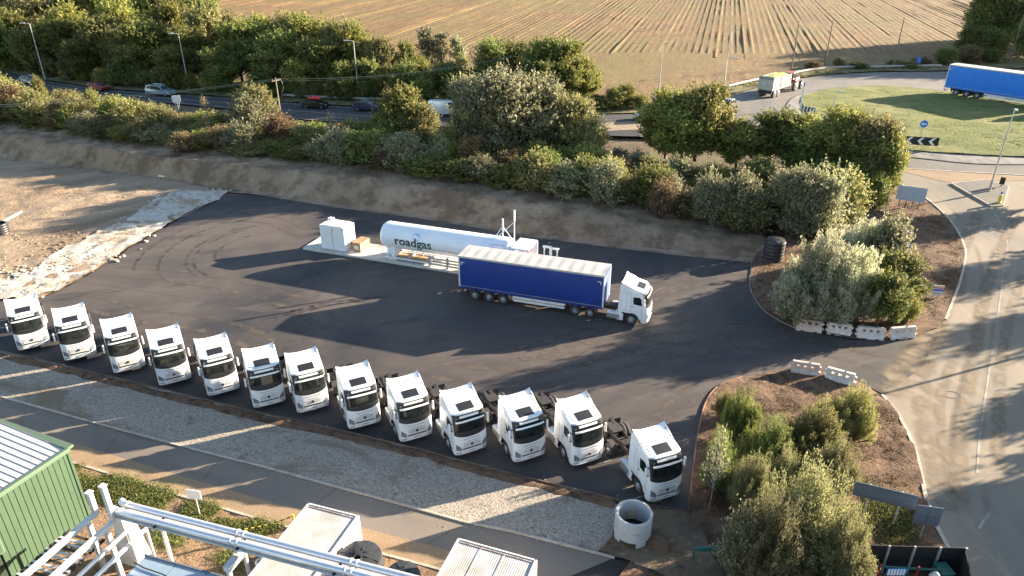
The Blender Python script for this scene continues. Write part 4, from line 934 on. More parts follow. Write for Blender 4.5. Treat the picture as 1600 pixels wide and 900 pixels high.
gb('rear_beam', 'chassis', (-.55, 0, .85), (.12, 2.3, .35))
gt.scale = (K,) * 3
ft = thing('farm_tractor', 'red farm tractor with dusty tyres towing the grain trailer round the roundabout', 'tractor', (p1.x + math.cos(fh) * 8.3 * K, p1.y + math.sin(fh) * 8.3 * K, p2.z + .03), fh)
def fb(nm, m, c, d, **k): return MB().box(c, d).build(nm, m, ft, **k)
fb('bonnet', 'farm_red', (2.0, 0, 1.45), (2.0, .85, .75), bevel=.15); fb('chassis', 'chassis', (1.2, 0, .95), (3.6, .6, .45))
fb('cab_base', 'farm_red', (.2, 0, 1.55), (1.4, 1.2, .5)); fb('cab_glass', 'dark_glass', (.2, 0, 2.25), (1.35, 1.35, .95)); fb('cab_roof', 'farm_red', (.2, 0, 2.82), (1.6, 1.55, .2), bevel=.06)
for s in (-1, 1):
    for x in (-.45, .85): fb('cab_pillar', 'black_plastic', (x, s * .66, 2.25), (.09, .09, .98))
    fb('fender', 'farm_red', (0, s * 1.0, 1.78), (1.3, .5, .1), bevel=.04)
    wheel(ft, 0, s * 1.02, .88, .55, False, s, 'rim', 'tyre_dusty'); wheel(ft, 2.5, s * .95, .68, .45, False, s, 'rim', 'tyre_dusty')
MB().tube((1.2, .5, 1.8), (1.2, .5, 2.9), .06).build('exhaust', 'black_plastic', ft)
ft.scale = (K,) * 3
# ------------------------------------------------------------------ gas filling station in the yard
def zfor(y, py):
    k = (450 - py) / FPX; return HC + y * (k * CT - ST) / (CT + k * ST)
mat('tank_white', (0.80, 0.81, 0.82), 0.35, col2=(0.74, 0.75, 0.76), scale=0.6)
mat('cabinet_white', (0.78, 0.78, 0.77), 0.45, col2=(0.70, 0.70, 0.69), scale=0.7)
mat('cardboard', (0.46, 0.30, 0.17), 0.85, col2=(0.36, 0.23, 0.13), scale=4)
mat('wood', (0.42, 0.28, 0.16), 0.8, col2=(0.28, 0.18, 0.10), scale=5)
mat('tray_tan', (0.50, 0.36, 0.18), 0.8, col2=(0.36, 0.26, 0.15), scale=3)
mat('plinth_concrete', (0.58, 0.54, 0.48), 0.85, col2=(0.46, 0.42, 0.36), scale=1.2)
mat('letter_dark', (0.012, 0.020, 0.03), 0.5)
mat('letter_green', (0.01, 0.09, 0.06), 0.5)
mat('logo_blue', (0.30, 0.50, 0.72), 0.5)
S0 = GV(473, 390)                                   # front left corner of the plinth
def SL(x, y, z=0.0): return S0 + E1 * x + E2 * y + Vector((0, 0, z))
PH = 0.22
pl = thing('concrete_plinth', 'long pale concrete plinth carrying the gas cabinet and white tank', 'plinth', S0, ANG)
for i, (x0, x1, d0) in enumerate(((0, 4.6, 3.6), (4.6, 9.6, 3.4), (9.6, 15.2, 4.6), (15.2, 21.5, 4.6))):
    MB().box(((x0 + x1) / 2, d0 / 2, PH / 2), (x1 - x0 - .02, d0, PH)).build('slab', 'plinth_concrete', pl, bevel=.02)
cb = thing('gas_cabinet', 'tall white steel cabinet standing at the left end of the plinth', 'cabinet', SL(2.0, 0.55, PH), ANG + math.radians(-2))
MB().box((1.45, .95, 1.32), (2.9, 1.9, 2.55)).build('cabinet_body', 'cabinet_white', cb, bevel=.03)
MB().box((1.5, .95, 2.625), (2.3, 1.75, .05)).build('roof_panel', 'white_dull', cb)
MB().box((.25, 1.75, 2.68), (.55, .5, .22)).build('vent_cowl', 'cabinet_white', cb, bevel=.03)
MB().box((1.45, -.012, 1.3), (.02, .02, 2.4)).build('door_seam', 'seam', cb)
MB().box((1.55, -.02, 2.2), (.14, .02, .14)).build('warning_plate', 'plate_yellow', cb)
MB().box((2.7, -.02, 2.42), (.16, .02, .08)).build('name_plate', 'seam', cb)
MB().box((2.905, 1.3, .55), (.02, .6, .5)).build('louvre', 'seam', cb)
MB().box((2.55, .3, 2.68), (.1, .1, .06)).build('beacon', 'amber', cb)
cr = thing('packing_crate', 'brown wooden packing crate on the plinth beside the white cabinet', 'crate', SL(5.35, 1.0, PH), ANG + math.radians(-4))
MB().box((.5, .85, .5), (.95, 1.65, .92)).build('crate_body', 'cardboard', cr)
for i in range(6): MB().box((.5, .12 + i * .29, .975), (1.0, .22, .03)).build('top_board', 'wood', cr)
for s in (.02, .98):
    for y in (.05, .85, 1.65): MB().box((s, y, .5), (.05, .09, .94)).build('batten', 'wood', cr)
for z in (.06, .9): MB().box((.5, -.0, z), (.98, .05, .1)).build('batten', 'wood', cr)
MB().box((.5, .0, .46), (.5, .03, .34)).build('shipping_label', 'white_dull', cr)
# the tank
TA = Vector((-12.55, 66.25, 0)); tank = thing('gas_tank', 'long white horizontal gas tank lettered roadgas behind the navy trailer', 'tank', (TA.x, TA.y, PH), ANG)
R_, ZA, TLn = 1.32, 2.12, 13.3
prof = [(.02, -.42), (.45, -.39), (.85, -.28), (1.12, -.12), (1.26, .06), (R_, .28)] + [(R_, x) for x in np.linspace(.6, TLn - .6, 14)] + [(R_, TLn - .28), (1.26, TLn - .06), (1.12, TLn + .12), (.85, TLn + .28), (.45, TLn + .39), (.02, TLn + .42)]
MB().lathe(prof, (0, 0, ZA), 'X', 40).build('shell', 'tank_white', tank, smooth=60)
for x in (.28, 4.5, 8.8, 12.9): MB().lathe([(R_ + .003, x), (R_ + .012, x + .02), (R_ + .012, x + .06), (R_ + .003, x + .08)], (0, 0, ZA), 'X', 40).build('weld_seam', 'tank_white', tank, smooth=60)
for x in (1.2, 11.2):
    sd = MB(); sd.add([(x - .25, -1.15, 0), (x + .25, -1.15, 0), (x + .25, 1.15, 0), (x - .25, 1.15, 0), (x - .18, -1.0, 1.45), (x + .18, -1.0, 1.45), (x + .18, 1.0, 1.45), (x - .18, 1.0, 1.45)], [(0, 1, 2, 3), (4, 5, 6, 7), (0, 1, 5, 4), (1, 2, 6, 5), (2, 3, 7, 6), (3, 0, 4, 7)])
    sd.build('saddle', 'tank_white', tank); MB().box((x, 0, .04), (.9, 2.7, .08)).build('base_plate', 'tank_white', tank)
def tank_text(s, x0, size, zc, m, name):
    cu = bpy.data.curves.new('t', 'FONT'); cu.body = s; cu.size = size; cu.offset = 0.022 * size; cu.resolution_u = 3
    to = bpy.data.objects.new('t', cu); COL.objects.link(to); bpy.context.view_layer.update()
    dg = bpy.context.evaluated_depsgraph_get(); me = bpy.data.meshes.new_from_object(to.evaluated_get(dg)); w = max(v.co.x for v in me.vertices)
    bpy.data.objects.remove(to)
    bm = bmesh.new(); bm.from_mesh(me); bmesh.ops.triangulate(bm, faces=bm.faces)
    for k in range(-4, 12):
        bmesh.ops.bisect_plane(bm, geom=bm.verts[:] + bm.edges[:] + bm.faces[:], plane_co=(0, k * .09, 0), plane_no=(0, 1, 0), dist=1e-5)
    for v in bm.verts:
        a = (zc + v.co.y) / R_; v.co = Vector((x0 + v.co.x, -(R_ + .012) * math.cos(a), ZA + (R_ + .012) * math.sin(a)))
    bm.to_mesh(me); bm.free(); me.materials.clear(); me.materials.append(MATS[m]); me.name = name; link(name, me, tank); return w
w_ = tank_text('road', 1.55, 1.28, -.42, 'letter_dark', 'lettering'); tank_text('gas', 1.55 + w_ + .06, 1.28, -.42, 'letter_green', 'lettering')
lg = MB(); c_ = (3.9, .62)
ring = [(c_[0] + .42 * math.cos(a), c_[1] + .42 * math.sin(a)) for a in np.linspace(0, 6.2832, 25)[:-1]]
lg.add([(x, -(R_ + .010) * math.cos(z / R_), ZA + (R_ + .010) * math.sin(z / R_)) for x, z in ring], [tuple(range(24))]); lg.build('globe_emblem', 'logo_blue', tank)
for k in range(16):
    x = 5.15 + k * .20; z = -.42
    MB().box((x, -(R_ + .008) * math.cos(z / R_), ZA + R_ * math.sin(z / R_)), (.13 if k % 5 else .05, .012, .09)).build('small_print', 'seam', tank)
# pipework skid in front of the tank
sk = thing('pipe_skid', 'white pipework skid with tan trays in front of the tank', 'pipework', SL(9.3, .35, PH), ANG)
MB().box((.35, 1.1, .65), (.7, .6, 1.3)).build('pump_box', 'tank_white', sk, bevel=.03)
for y in (.05, 2.0): MB().box((3.2, y, .28), (6.4, .1, .14)).build('skid_rail', 'tank_white', sk)
for x in (.1, 2.6, 4.9): MB().box((x, 1.0, .28), (.12, 2.0, .14)).build('skid_cross', 'tank_white', sk)
for x in (1.4, 3.75): MB().box((x, 1.02, .16), (2.1, 1.75, .06)).build('tray', 'tray_tan', sk)
for z, y in ((.75, 1.6), (.95, 1.75), (.6, 1.3)): MB().tube((.6, y, z), (6.8, y, z), .05, n=10).build('pipe', 'tank_white', sk)
for x in (1.2, 2.4, 3.6, 4.8): MB().tube((x, 1.6, .2), (x, 1.6, 1.0), .04).build('pipe_stand', 'tank_white', sk)
MB().box((3.6, 1.9, .75), (5.2, .05, .5)).build('cable_tray', 'tray_tan', sk)
ar = thing('guard_rail', 'grey steel guard rail at the end of the pipe skid by the navy trailer', 'guard rail', SL(14.4, .35, PH), ANG)
for x in (0, 1.9, 3.8): MB().box((x, 0, .55), (.22, .16, 1.1)).build('post', 'galvanised', ar)
for z in (.3, .6, .92): MB().box((1.95, -.10, z), (4.1, .05, .17)).build('rail', 'galvanised', ar, bevel=.02)
# control housing, masts at the right end
hs = thing('valve_housing', 'white open-sided valve housing at the right end of the gas tank', 'cabinet', (TA.x + E1.x * 13.75, TA.y + E1.y * 13.75, PH), ANG)
MB().box((.1, 0, 1.5), (.2, 2.5, 3.0)).build('side_wall', 'tank_white', hs); MB().box((.9, 1.2, 1.5), (1.6, .1, 3.0)).build('back_wall', 'tank_white', hs)
MB().box((.85, 0, 3.05), (1.75, 2.6, .1)).build('roof', 'tank_white', hs)
for y in (-1.2, 1.2): MB().box((1.7, y, 1.5), (.12, .12, 3.0)).build('corner_post', 'tank_white', hs)
for z in (1.0, 2.3): MB().box((1.0, -1.22, z), (1.5, .08, .1)).build('cross_rail', 'tank_white', hs)
for k, (x, z) in enumerate(((.5, 1.2), (.9, 1.6), (1.2, 1.0), (.7, 2.0), (1.35, 1.8))): MB().tube((x, -.4, .1), (x, -.4, z), .07, n=10).lathe([(.001, 0), (.16, 0), (.16, .08), (.001, .08)], (x, -.4, z), 'Z', 12).build('valve', 'tank_white', sk if False else hs)
MB().tube((.5, .3, 1.8), (1.5, .3, 2.4), .06).build('red_pipe', 'red_plastic', hs)
ms = thing('vent_mast', 'tall white vent mast with diagonal braces on the right end of the tank', 'mast', (TA.x + E1.x * 13.3, TA.y + E1.y * 13.3, PH + ZA + 1.2), ANG)
MB().tube((.35, -.2, 0), (.35, -.2, 3.0), .06).tube((.35, -.2, 2.0), (.35, -.2, 3.05), .10).build('tall_pipe', 'tank_white', ms)
MB().tube((-.9, .1, .2), (-.9, .1, 1.9), .05).tube((-.9, .1, 1.2), (-.9, .1, 1.95), .09).build('short_pipe', 'tank_white', ms)
for a, b in (((.35, -.2, 1.9), (-1.4, 0, .1)), ((-.9, .1, 1.2), (.2, -.2, .1)), ((-.9, .1, 1.2), (-1.6, -.2, .1))): MB().tube(a, b, .035).build('brace', 'tank_white', ms)
pf = thing('access_platform', 'small railed access platform hung on the tank under the vent mast', 'platform', (TA.x + E1.x * 12.4, TA.y + E1.y * 12.4, PH + 2.0), ANG)
for z in (.2, .7, 1.2): MB().tube((-.6, -1.35, z), (.9, -1.35, z), .025).build('rail', 'galvanised', pf)
for x in (-.6, .15, .9): MB().tube((x, -1.35, 0), (x, -1.35, 1.2), .025).build('post', 'galvanised', pf)
for nm, lb, a, b in (('bollard_rail', 'low white pipe rack beyond the trailer roof', (842, 404), (852, 405)), ('bollard_rail', 'small white stand nearest the lorry cab beyond the trailer', (855, 407), (863, 408))):
    q = GV(*b) + E2 * 0.6; o = thing(nm, lb, 'stand', q, ANG)
    for x in (-.3, .3): MB().box((x, 0, .55), (.12, .12, 1.1)).build('post', 'tank_white', o)
    MB().box((0, 0, 1.1), (.9, .3, .14)).build('top_bar', 'tank_white', o)

# ------------------------------------------------------------------ water-filled barriers
mat('barrier_white', (0.70, 0.64, 0.58), 0.55, col2=(0.50, 0.43, 0.37), scale=2.5, ramp=(0.3, 0.7))
mat('barrier_pink', (0.62, 0.50, 0.43), 0.6, col2=(0.48, 0.36, 0.30), scale=2.5)
def make_barrier():
    t = thing('water_barrier', 'x', 'barrier'); n = 24
    # body as a wall with three windows, built from blocks; flared foot
    prof = [(-.30, 0), (-.30, .14), (-.17, .42), (-.15, .95), (.15, .95), (.17, .42), (.30, .14), (.30, 0)]
    b = MB()
    def seg(x0, x1, z0, z1):
        w0 = lin(z0, [0, .14, .42, 1.0], [.30, .30, .17, .14]); w1 = lin(z1, [0, .14, .42, 1.0], [.30, .30, .17, .14])
        b.add([(x0, -w0, z0), (x1, -w0, z0), (x1, w0, z0), (x0, w0, z0), (x0, -w1, z1), (x1, -w1, z1), (x1, w1, z1), (x0, w1, z1)], [(0, 3, 2, 1), (4, 5, 6, 7), (0, 1, 5, 4), (1, 2, 6, 5), (2, 3, 7, 6), (3, 0, 4, 7)])
    return t
def barrier(px0, py0, px1, py1, m, label):
    A, B = T(px0, py0), T(px1, py1); d = B - A; L = Vector((d.x, d.y)).length
    t = thing('water_barrier', label, 'barrier', (A + B) / 2, math.atan2(d.y, d.x), 'plastic water-filled barriers at the yard entrance'); h = L / 2 - .15
    bm = bmesh.new()
    xs = [-h, -.56, -.34, -.11, .11, .34, .56, h]; zs = [0, .14, .42, .60, .80, 1.0]
    xs = [-h, -h * .62, -h * .40, -h * .12, h * .12, h * .40, h * .62, h]
    wd = lambda z: lin(z, [0, .14, .42, 1.0], [.32, .32, .17, .14])
    vs = []; fs = []
    def hole(i, j): return j == 3 and i in (1, 3, 5)
    idx = {}
    def V(i, j, s):
        k = (i, j, s)
        if k not in idx: idx[k] = len(vs); vs.append((xs[i], s * wd(zs[j]), zs[j]))
        return idx[k]
    for i in range(7):
        for j in range(5):
            if hole(i, j):
                fs += [(V(i, j, -1), V(i + 1, j, -1), V(i + 1, j, 1), V(i, j, 1)), (V(i, j + 1, -1), V(i, j + 1, 1), V(i + 1, j + 1, 1), V(i + 1, j + 1, -1)), (V(i, j, -1), V(i, j, 1), V(i, j + 1, 1), V(i, j + 1, -1)), (V(i + 1, j, -1), V(i + 1, j + 1, -1), V(i + 1, j + 1, 1), V(i + 1, j, 1))]
            else:
                fs += [(V(i, j, -1), V(i + 1, j, -1), V(i + 1, j + 1, -1), V(i, j + 1, -1)), (V(i, j, 1), V(i, j + 1, 1), V(i + 1, j + 1, 1), V(i + 1, j, 1))]
    for i in range(7): fs += [(V(i, 5, -1), V(i + 1, 5, -1), V(i + 1, 5, 1), V(i, 5, 1)), (V(i, 0, -1), V(i, 0, 1), V(i + 1, 0, 1), V(i + 1, 0, -1))]
    for j in range(5):
        fs += [(V(0, j, -1), V(0, j + 1, -1), V(0, j + 1, 1), V(0, j, 1)), (V(7, j, -1), V(7, j, 1), V(7, j + 1, 1), V(7, j + 1, -1))]
    mb = MB(); mb.add(vs, fs); mb.build('body', m, t, bevel=.025)
    for s in (-1, 1):
        MB().box((s * (h + .05), 0, .72), (.16, .20, .16)).build('coupling_lug', m, t, bevel=.02); MB().box((s * (h + .06), 0, .30), (.16, .26, .16)).build('coupling_lug', m, t, bevel=.02)
    MB().lathe([(.001, .06), (.07, .06), (.07, 0)], (h * .3, 0, 1.0), 'Z', 10).build('filler_cap', 'seam', t)
    for x in (-h * .5, h * .5): MB().box((x, -.325, .05), (.3, .03, .1)).build('forklift_slot', 'joint', t)
    return t
barrier(1240, 513, 1286, 519, 'barrier_pink', 'dirty white water barrier under the willow, leftmost of the four')
barrier(1288, 519, 1331, 525, 'barrier_white', 'white water barrier under the willow, second from the left of the four')
barrier(1334, 526, 1382, 530, 'barrier_white', 'scuffed white water barrier under the willow, third from the left of the four')
barrier(1386, 529, 1429, 526, 'barrier_white', 'white water barrier nearest the road, rightmost of the four')
barrier(1232, 580, 1281, 588, 'barrier_pink', 'pinkish water barrier at the tip of the near planting bed')
barrier(1286, 590, 1336, 604, 'barrier_white', 'pale water barrier partly behind the yellowish bush of the near bed')

# ------------------------------------------------------------------ lamp columns, poles, wires
mat('lamp_grey', (0.50, 0.50, 0.48), 0.5, 0.3, var=0.2)
mat('pole_wood', (0.24, 0.19, 0.14), 0.9, col2=(0.16, 0.12, 0.09), scale=3)
mat('wire', (0.20, 0.24, 0.20), 0.6)
def lamp(label, base, topy, arm=(-1, 0), al=1.3, r=.10):
    p = T(*base); h = zfor(p.y, topy) - p.z
    t = thing('street_lamp', label, 'street lamp', p, 0, 'tall grey street lamps')
    MB().tube((0, 0, 0), (0, 0, 1.6), r * 1.5, r * 1.5, 10).build('base_door', 'lamp_grey', t)
    MB().tube((0, 0, 1.6), (0, 0, h), r, r * .55, 10).build('column', 'lamp_grey', t)
    a = Vector((arm[0], arm[1], 0)).normalized()
    MB().path([(0, 0, h - .1), a * al * .3 + Vector((0, 0, h + .06)), a * al + Vector((0, 0, h + .12))], .05, 8).build('arm', 'lamp_grey', t)
    hd_ = MB(); q = a * (al + .35) + Vector((0, 0, h + .13)); hd_.box(q, (.85, .34, .14), math.atan2(a.y, a.x)); hd_.build('lantern', 'lamp_grey', t, bevel=.05)
    return t
lamp('street lamp behind the main road at the far left, before the wood', (71, 125), 37, (-1, -.3), .9)
lamp('street lamp behind the main road beside the silver-blue pickup', (296, 141), 53, (-1, -.3), .9)
lamp('street lamp behind the main road above the dark blue car', (561, 157), 64, (-1, -.3), .9)
lamp('street lamp at the edge of the field, left of the round tree', (1029, 148), 69, (1, .1), .5)
lamp('tallest street lamp beside the grey car, far one of two in line', (1131, 137), 47, (1, .1), .9)
lamp('street lamp right of the round tree, near one of two in line', (1123, 197), 92, (1, .1), 1.0)
lamp('street lamp on the splitter island at the right edge', (1545, 301), 171, (-.5, -1), .6)
lamp('short street lamp on the left part of the roundabout grass', (1298, 190), 144, (1, 0), .4)
lamp('street lamp outside the right edge whose shadow crosses the dusty road', (1790, 505), 330, (-1, 0), 1.2, .14)
def pole(label, base, topy, cross=True):
    p = T(*base); h = zfor(p.y, topy) - p.z; t = thing('telegraph_pole', label, 'pole', p, 0, 'wooden telegraph poles')
    MB().tube((0, 0, 0), (0, 0, h), .15, .10, 9).build('shaft', 'pole_wood', t)
    if cross:
        MB().box((0, 0, h - .35), (1.5, .1, .12), math.radians(60)).build('cross_arm', 'pole_wood', t)
        for k in (-.6, 0, .6): MB().tube((k * .5, k * .866, h - .28), (k * .5, k * .866, h - .08), .04).build('insulator', 'seam', t)
    return Vector((p.x, p.y, p.z + h - .1))
q1 = pole('slim wooden pole on the field edge, leftmost of the three behind the roundabout', (1236, 110), 33)
q2 = pole('wooden pole on the field edge, middle of the three behind the roundabout', (1288, 104), 32)
q3 = pole('pale pole on the field edge left of the bright blue trailer', (1395, 107), 28)
q4 = pole('pole in front of the dark wood at the top right corner', (1578, 96), 22)
q5 = pole('wooden pole with crossarm and hanging cable in the hedge beside the main road', (441, 197), 122)
def wire(label, a, b, sag, off):
    a, b = Vector(a) + Vector(off), Vector(b) + Vector(off)
    L = [a + (b - a) * (k / 16) - Vector((0, 0, sag * 4 * (k / 16) * (1 - k / 16))) for k in range(17)]
    tag(MB().path(L, .013, 4).build('overhead_wire', 'wire'), label, 'wire', 'overhead wires')
far_l = Vector((-95, 95, 8.5)); far_r = Vector((10, 128, 13.5))
wl = 'thin overhead wire from the hedge pole down to the left edge'
wr = 'thin overhead wire from the hedge pole rightwards before the wood'
for k, o in enumerate(((0, 0, 0), (.3, .5, -.1), (-.3, -.5, -.2))):
    nm_ = ('top', 'middle', 'lowest')[k]; wire(wl.replace('thin overhead wire', nm_ + ' of three thin overhead wires'), q5, far_l, 1.2, o); wire(wr.replace('thin overhead wire', nm_ + ' of three thin overhead wires'), q5, Vector((0, 118, 12.0)), 1.0, o)
wire('thin overhead wire between the left and middle poles behind the roundabout', q1, q2, .4, (0, 0, 0)); wire('thin overhead wire from the middle pole to the pole by the blue trailer', q2, q3, .6, (0, 0, 0)); wire('thin overhead wire above the blue trailer to the top right pole', q3, q4, .9, (0, 0, 0))
ql = Vector((q5.x, q5.y, q5.z)); 
tag(MB().path([ql + Vector((.2, -.1, -.1)), ql + Vector((.7, -.1, .1)), ql + Vector((1.0, -.1, -.6)), ql + Vector((1.0, -.1, -1.4)), ql + Vector((.7, -.1, -2.0))], .03, 5).build('cable_loop', 'wire'), 'drooping cable loop hanging from the hedge pole top', 'cable')

# ------------------------------------------------------------------ signs
mat('sign_back', (0.16, 0.19, 0.24), 0.5, 0.2, var=0.15)  # grey back coloured darker and bluer to imitate shade and reflected sky
mat('sign_pale', (0.42, 0.50, 0.58), 0.45, 0.1, var=0.1)
mat('sign_blue', (0.02, 0.16, 0.55), 0.4)
mat('sign_black', (0.012, 0.012, 0.014), 0.5)
mat('sign_white', (0.78, 0.78, 0.76), 0.5)
mat('sign_red', (0.50, 0.06, 0.08), 0.5)
mat('sign_green', (0.02, 0.22, 0.10), 0.5)
def sign(label, base, w, h, zb, face, m, rz=0.0, posts=1, cat='sign', name='road_sign', off=0.0):
    p = T(*base); t = thing(name, label, cat, p, rz)
    xs = [0] if posts == 1 else [(-.5 + (k + .5) / posts) * w * (.9 if posts > 2 else 1.0) for k in range(posts)]
    for x in xs: MB().tube((x, .05, -.1), (x, .05, zb + h), .045, n=8).build('post', 'lamp_grey' if face != 'dark' else 'sign_black', t)
    MB().box((0, off, zb + h / 2), (w, .03, h)).build('panel', m, t)
    return t
pc = T(1436, 232); cs = sign('black and white chevron board on the roundabout grass', (1436, 233), 4.5, 1.15, .55, 'x', 'sign_black', 0.0, 2)
cs.rotation_euler.z = math.radians(-14)
for k in range(3):
    x = -1.5 + k * 1.45; c = MB(); y = -.025
    c.add([(x - .45, y, 1.12), (x + .05, y, 1.62), (x + .45, y, 1.62), (x - .05, y, 1.12), (x + .45, y, .62), (x + .05, y, .62)], [(0, 1, 2, 3), (0, 3, 4, 5)]); c.build('chevron', 'sign_white', cs)
ks = thing('road_sign', 'round blue sign with a white left arrow above the chevron board', 'sign', T(1434, 232), math.radians(-10))
MB().tube((0, .05, 0), (0, .05, 3.6), .05).build('post', 'lamp_grey', ks)
MB().lathe([(.001, -.02), (.55, -.02), (.55, .02), (.001, .02)], (0, 0, 3.45), 'Y', 24).build('disc', 'sign_blue', ks)
MB().lathe([(.50, -.028), (.55, -.028)], (0, 0, 3.45), 'Y', 24).build('rim', 'sign_white', ks)
MB().add([(-.38, -.03, 3.45), (-.08, -.03, 3.70), (-.08, -.03, 3.52), (.36, -.03, 3.52), (.36, -.03, 3.38), (-.08, -.03, 3.38), (-.08, -.03, 3.20)], [(0, 1, 2, 3, 4, 5, 6)]).build('arrow', 'sign_white', ks)
c2 = sign('small chevron board at the left tip of the roundabout grass', (1262, 180), 2.2, .8, .5, 'x', 'sign_black', math.radians(-45), 2)
for k in range(4): MB().add([(-1.0 + k * .55, -.02, .52), (-.75 + k * .55, -.02, .52), (-.6 + k * .55, -.02, 1.28), (-.85 + k * .55, -.02, 1.28)], [(0, 1, 2, 3)]).build('chevron', 'sign_white', c2)
wp = thing('marker_post', 'white post with a small blue head at the left tip of the roundabout', 'post', T(1250, 171)); MB().tube((0, 0, 0), (0, 0, 3.8), .16, .13, 8).build('shaft', 'white_dull', wp); MB().tube((0, 0, 3.8), (0, 0, 4.4), .11, .11, 8).build('head', 'sign_blue', wp)
dr = T(1216, 178); 
sign('blue rectangular sign at the field edge left of the blue trailer', (1433, 106), .9, 1.3, 1.0, 'x', 'sign_blue', 0, 1)
rs = thing('road_sign', 'red and white round sign in front of the bright blue trailer', 'sign', T(1553, 158)); MB().tube((0, .05, 0), (0, .05, 3.6), .05).build('post', 'lamp_grey', rs); MB().lathe([(.001, -.02), (.55, -.02), (.55, .02), (.001, .02)], (0, 0, 3.1), 'Y', 20).build('disc', 'sign_back', rs); MB().box((.1, 0, 3.75), (.4, .3, .16)).build('lamp_head', 'sign_white', rs)
sg = sign('large pale sign seen from behind on four dark posts in the roadside bed', (1418, 327), 3.0, 1.7, 1.0, 'dark', 'sign_pale', math.radians(-28), 4, off=.0)
s1 = sign('long grey sign seen from behind above the dark gate', (1370, 817), 3.1, .95, 1.5, 'x', 'sign_back', math.radians(-22), 2)
s2 = sign('square grey sign seen from behind beside the road kerb', (1436, 846), 1.25, 1.25, 1.2, 'x', 'sign_back', math.radians(-12), 1)
for o, w, zc in ((s2, 1.2, 1.8),):
    MB().box((0, -.03, zc), (w, .03, .05)).build('stiffener', 'seam', o); MB().box((0, -.03, zc), (.05, .03, 1.2)).build('stiffener', 'seam', o)
for z in (1.62, 2.3): MB().box((0, -.03, z), (3.0, .03, .05)).build('stiffener', 'seam', s1)
ib = sign('white site information board with blue and red bands by the kerb', (1461, 467), .95, 1.0, .35, 'x', 'sign_white', math.radians(-12), 2, cat='notice board', name='notice_board')
MB().box((0, -.02, .88), (.93, .02, .20)).build('blue_band', 'sign_blue', ib); MB().box((0, -.02, 1.10), (.93, .02, .10)).build('red_band', 'sign_red', ib)
for z in (.45, .55, .65): MB().box((0, -.02, z), (.8, .02, .03)).build('text_line', 'seam', ib)
MB().box((0, -.02, 1.28), (.93, .02, .10)).build('yellow_band', 'plate_yellow', ib)
bo = thing('traffic_bollard', 'yellow keep-left bollard with a blue top on the splitter island', 'bollard', T(1560, 319), math.radians(20)); MB().lathe([(.001, 0), (.24, 0), (.24, .12), (.19, .16), (.19, .95), (.15, 1.02), (.001, 1.02)], (0, 0, .15), 'Z', 14).build('body', 'plate_yellow', bo, smooth=40); MB().lathe([(.001, -.02), (.18, -.02), (.18, .02), (.001, .02)], (0, .0, 1.35), 'Y', 16).build('disc', 'sign_blue', bo)
bs = thing('road_sign', 'black sign seen from behind on a short post on the splitter island', 'sign', T(1563, 294), math.radians(-40)); MB().tube((0, .03, 0), (0, .03, 1.3), .05).build('post', 'sign_black', bs); MB().prism([(-.28, -.02), (.28, -.02), (.28, .02), (-.28, .02)], .45, 1.35).build('panel', 'sign_black', bs)
vs_ = sign('white sign seen from behind on the near verge of the main road', (279, 173), 1.3, 1.1, 1.4, 'x', 'sign_white', math.radians(10), 1)
for x in (-.4, .4): MB().tube((x, .04, 1.4), (0, .04, .05), .03).build('strut', 'sign_white', vs_)
r2 = thing('road_sign', 'red round sign on a post on the far verge of the main road', 'sign', T(351, 145)); MB().tube((0, .05, 0), (0, .05, 2.2), .05).build('post', 'lamp_grey', r2); MB().lathe([(.001, -.02), (.52, -.02), (.52, .02), (.001, .02)], (0, 0, 1.9), 'Y', 20).build('disc', 'sign_red', r2); MB().lathe([(.001, -.03), (.33, -.03)], (0, 0, 1.9), 'Y', 20).build('face', 'sign_white', r2)
gs = sign('small green and white direction sign right of the round tree', (1141, 196), 1.3, 1.0, .5, 'x', 'sign_white', math.radians(30), 2); MB().box((0, -.02, 1.05), (1.0, .02, .5)).build('green_band', 'sign_green', gs)
vg = sign('small white sign seen from behind in the weedy verge beside the service road', (312, 808), .85, .6, 1.35, 'x', 'sign_white', ANG + .15, 1)

# ------------------------------------------------------------------ process plant at the bottom left
mat('clad_green', (0.052, 0.092, 0.050), 0.55, col2=(0.045, 0.080, 0.043), scale=0.8)
mat('clad_joint', (0.016, 0.03, 0.015), 0.7)
mat('trim_green', (0.09, 0.135, 0.085), 0.6)
mat('roof_sheet', (0.44, 0.45, 0.45), 0.45, 0.1, col2=(0.50, 0.50, 0.49), scale=0.7)
mat('roof_rib', (0.20, 0.20, 0.20), 0.6)
mat('pipe_silver', (0.66, 0.67, 0.69), 0.30, 0.55, var=0.1, scale=1.5)
mat('galv_white', (0.62, 0.62, 0.61), 0.5, 0.1, col2=(0.46, 0.45, 0.43), scale=1.6)
mat('rust', (0.30, 0.14, 0.07), 0.9, col2=(0.55, 0.50, 0.45), scale=5)
mat('tank_black', (0.022, 0.022, 0.024), 0.5, col2=(0.035, 0.035, 0.036), scale=1.5)
BA = math.radians(-23); BO = Vector((-23.5, 29.8, 0)); BH = 4.7
bd = thing('green_building', 'dark green clad shed with a pale metal roof at the lower left', 'building', BO, BA)
MB().box((-6, -8, BH / 2 - .05), (11.9, 15.9, BH - .1)).build('core', 'clad_joint', bd)
for i in range(34):
    y = -.14 - i * .30
    if 15 <= i <= 19: continue
    MB().box((0.0, y, BH / 2), (.06, .275, BH - .02)).build('cladding_panel', 'clad_green', bd, bevel=.012)
MB().box((0.02, -.0, BH / 2), (.12, .14, BH)).build('corner_trim', 'clad_green', bd)
MB().box((0.06, -8, BH + .05), (.24, 16.2, .24)).build('verge_trim', 'trim_green', bd, bevel=.03)
MB().box((-6, .16, BH + .10), (12.2, .42, .16)).build('gutter', 'trim_green', bd, bevel=.03)
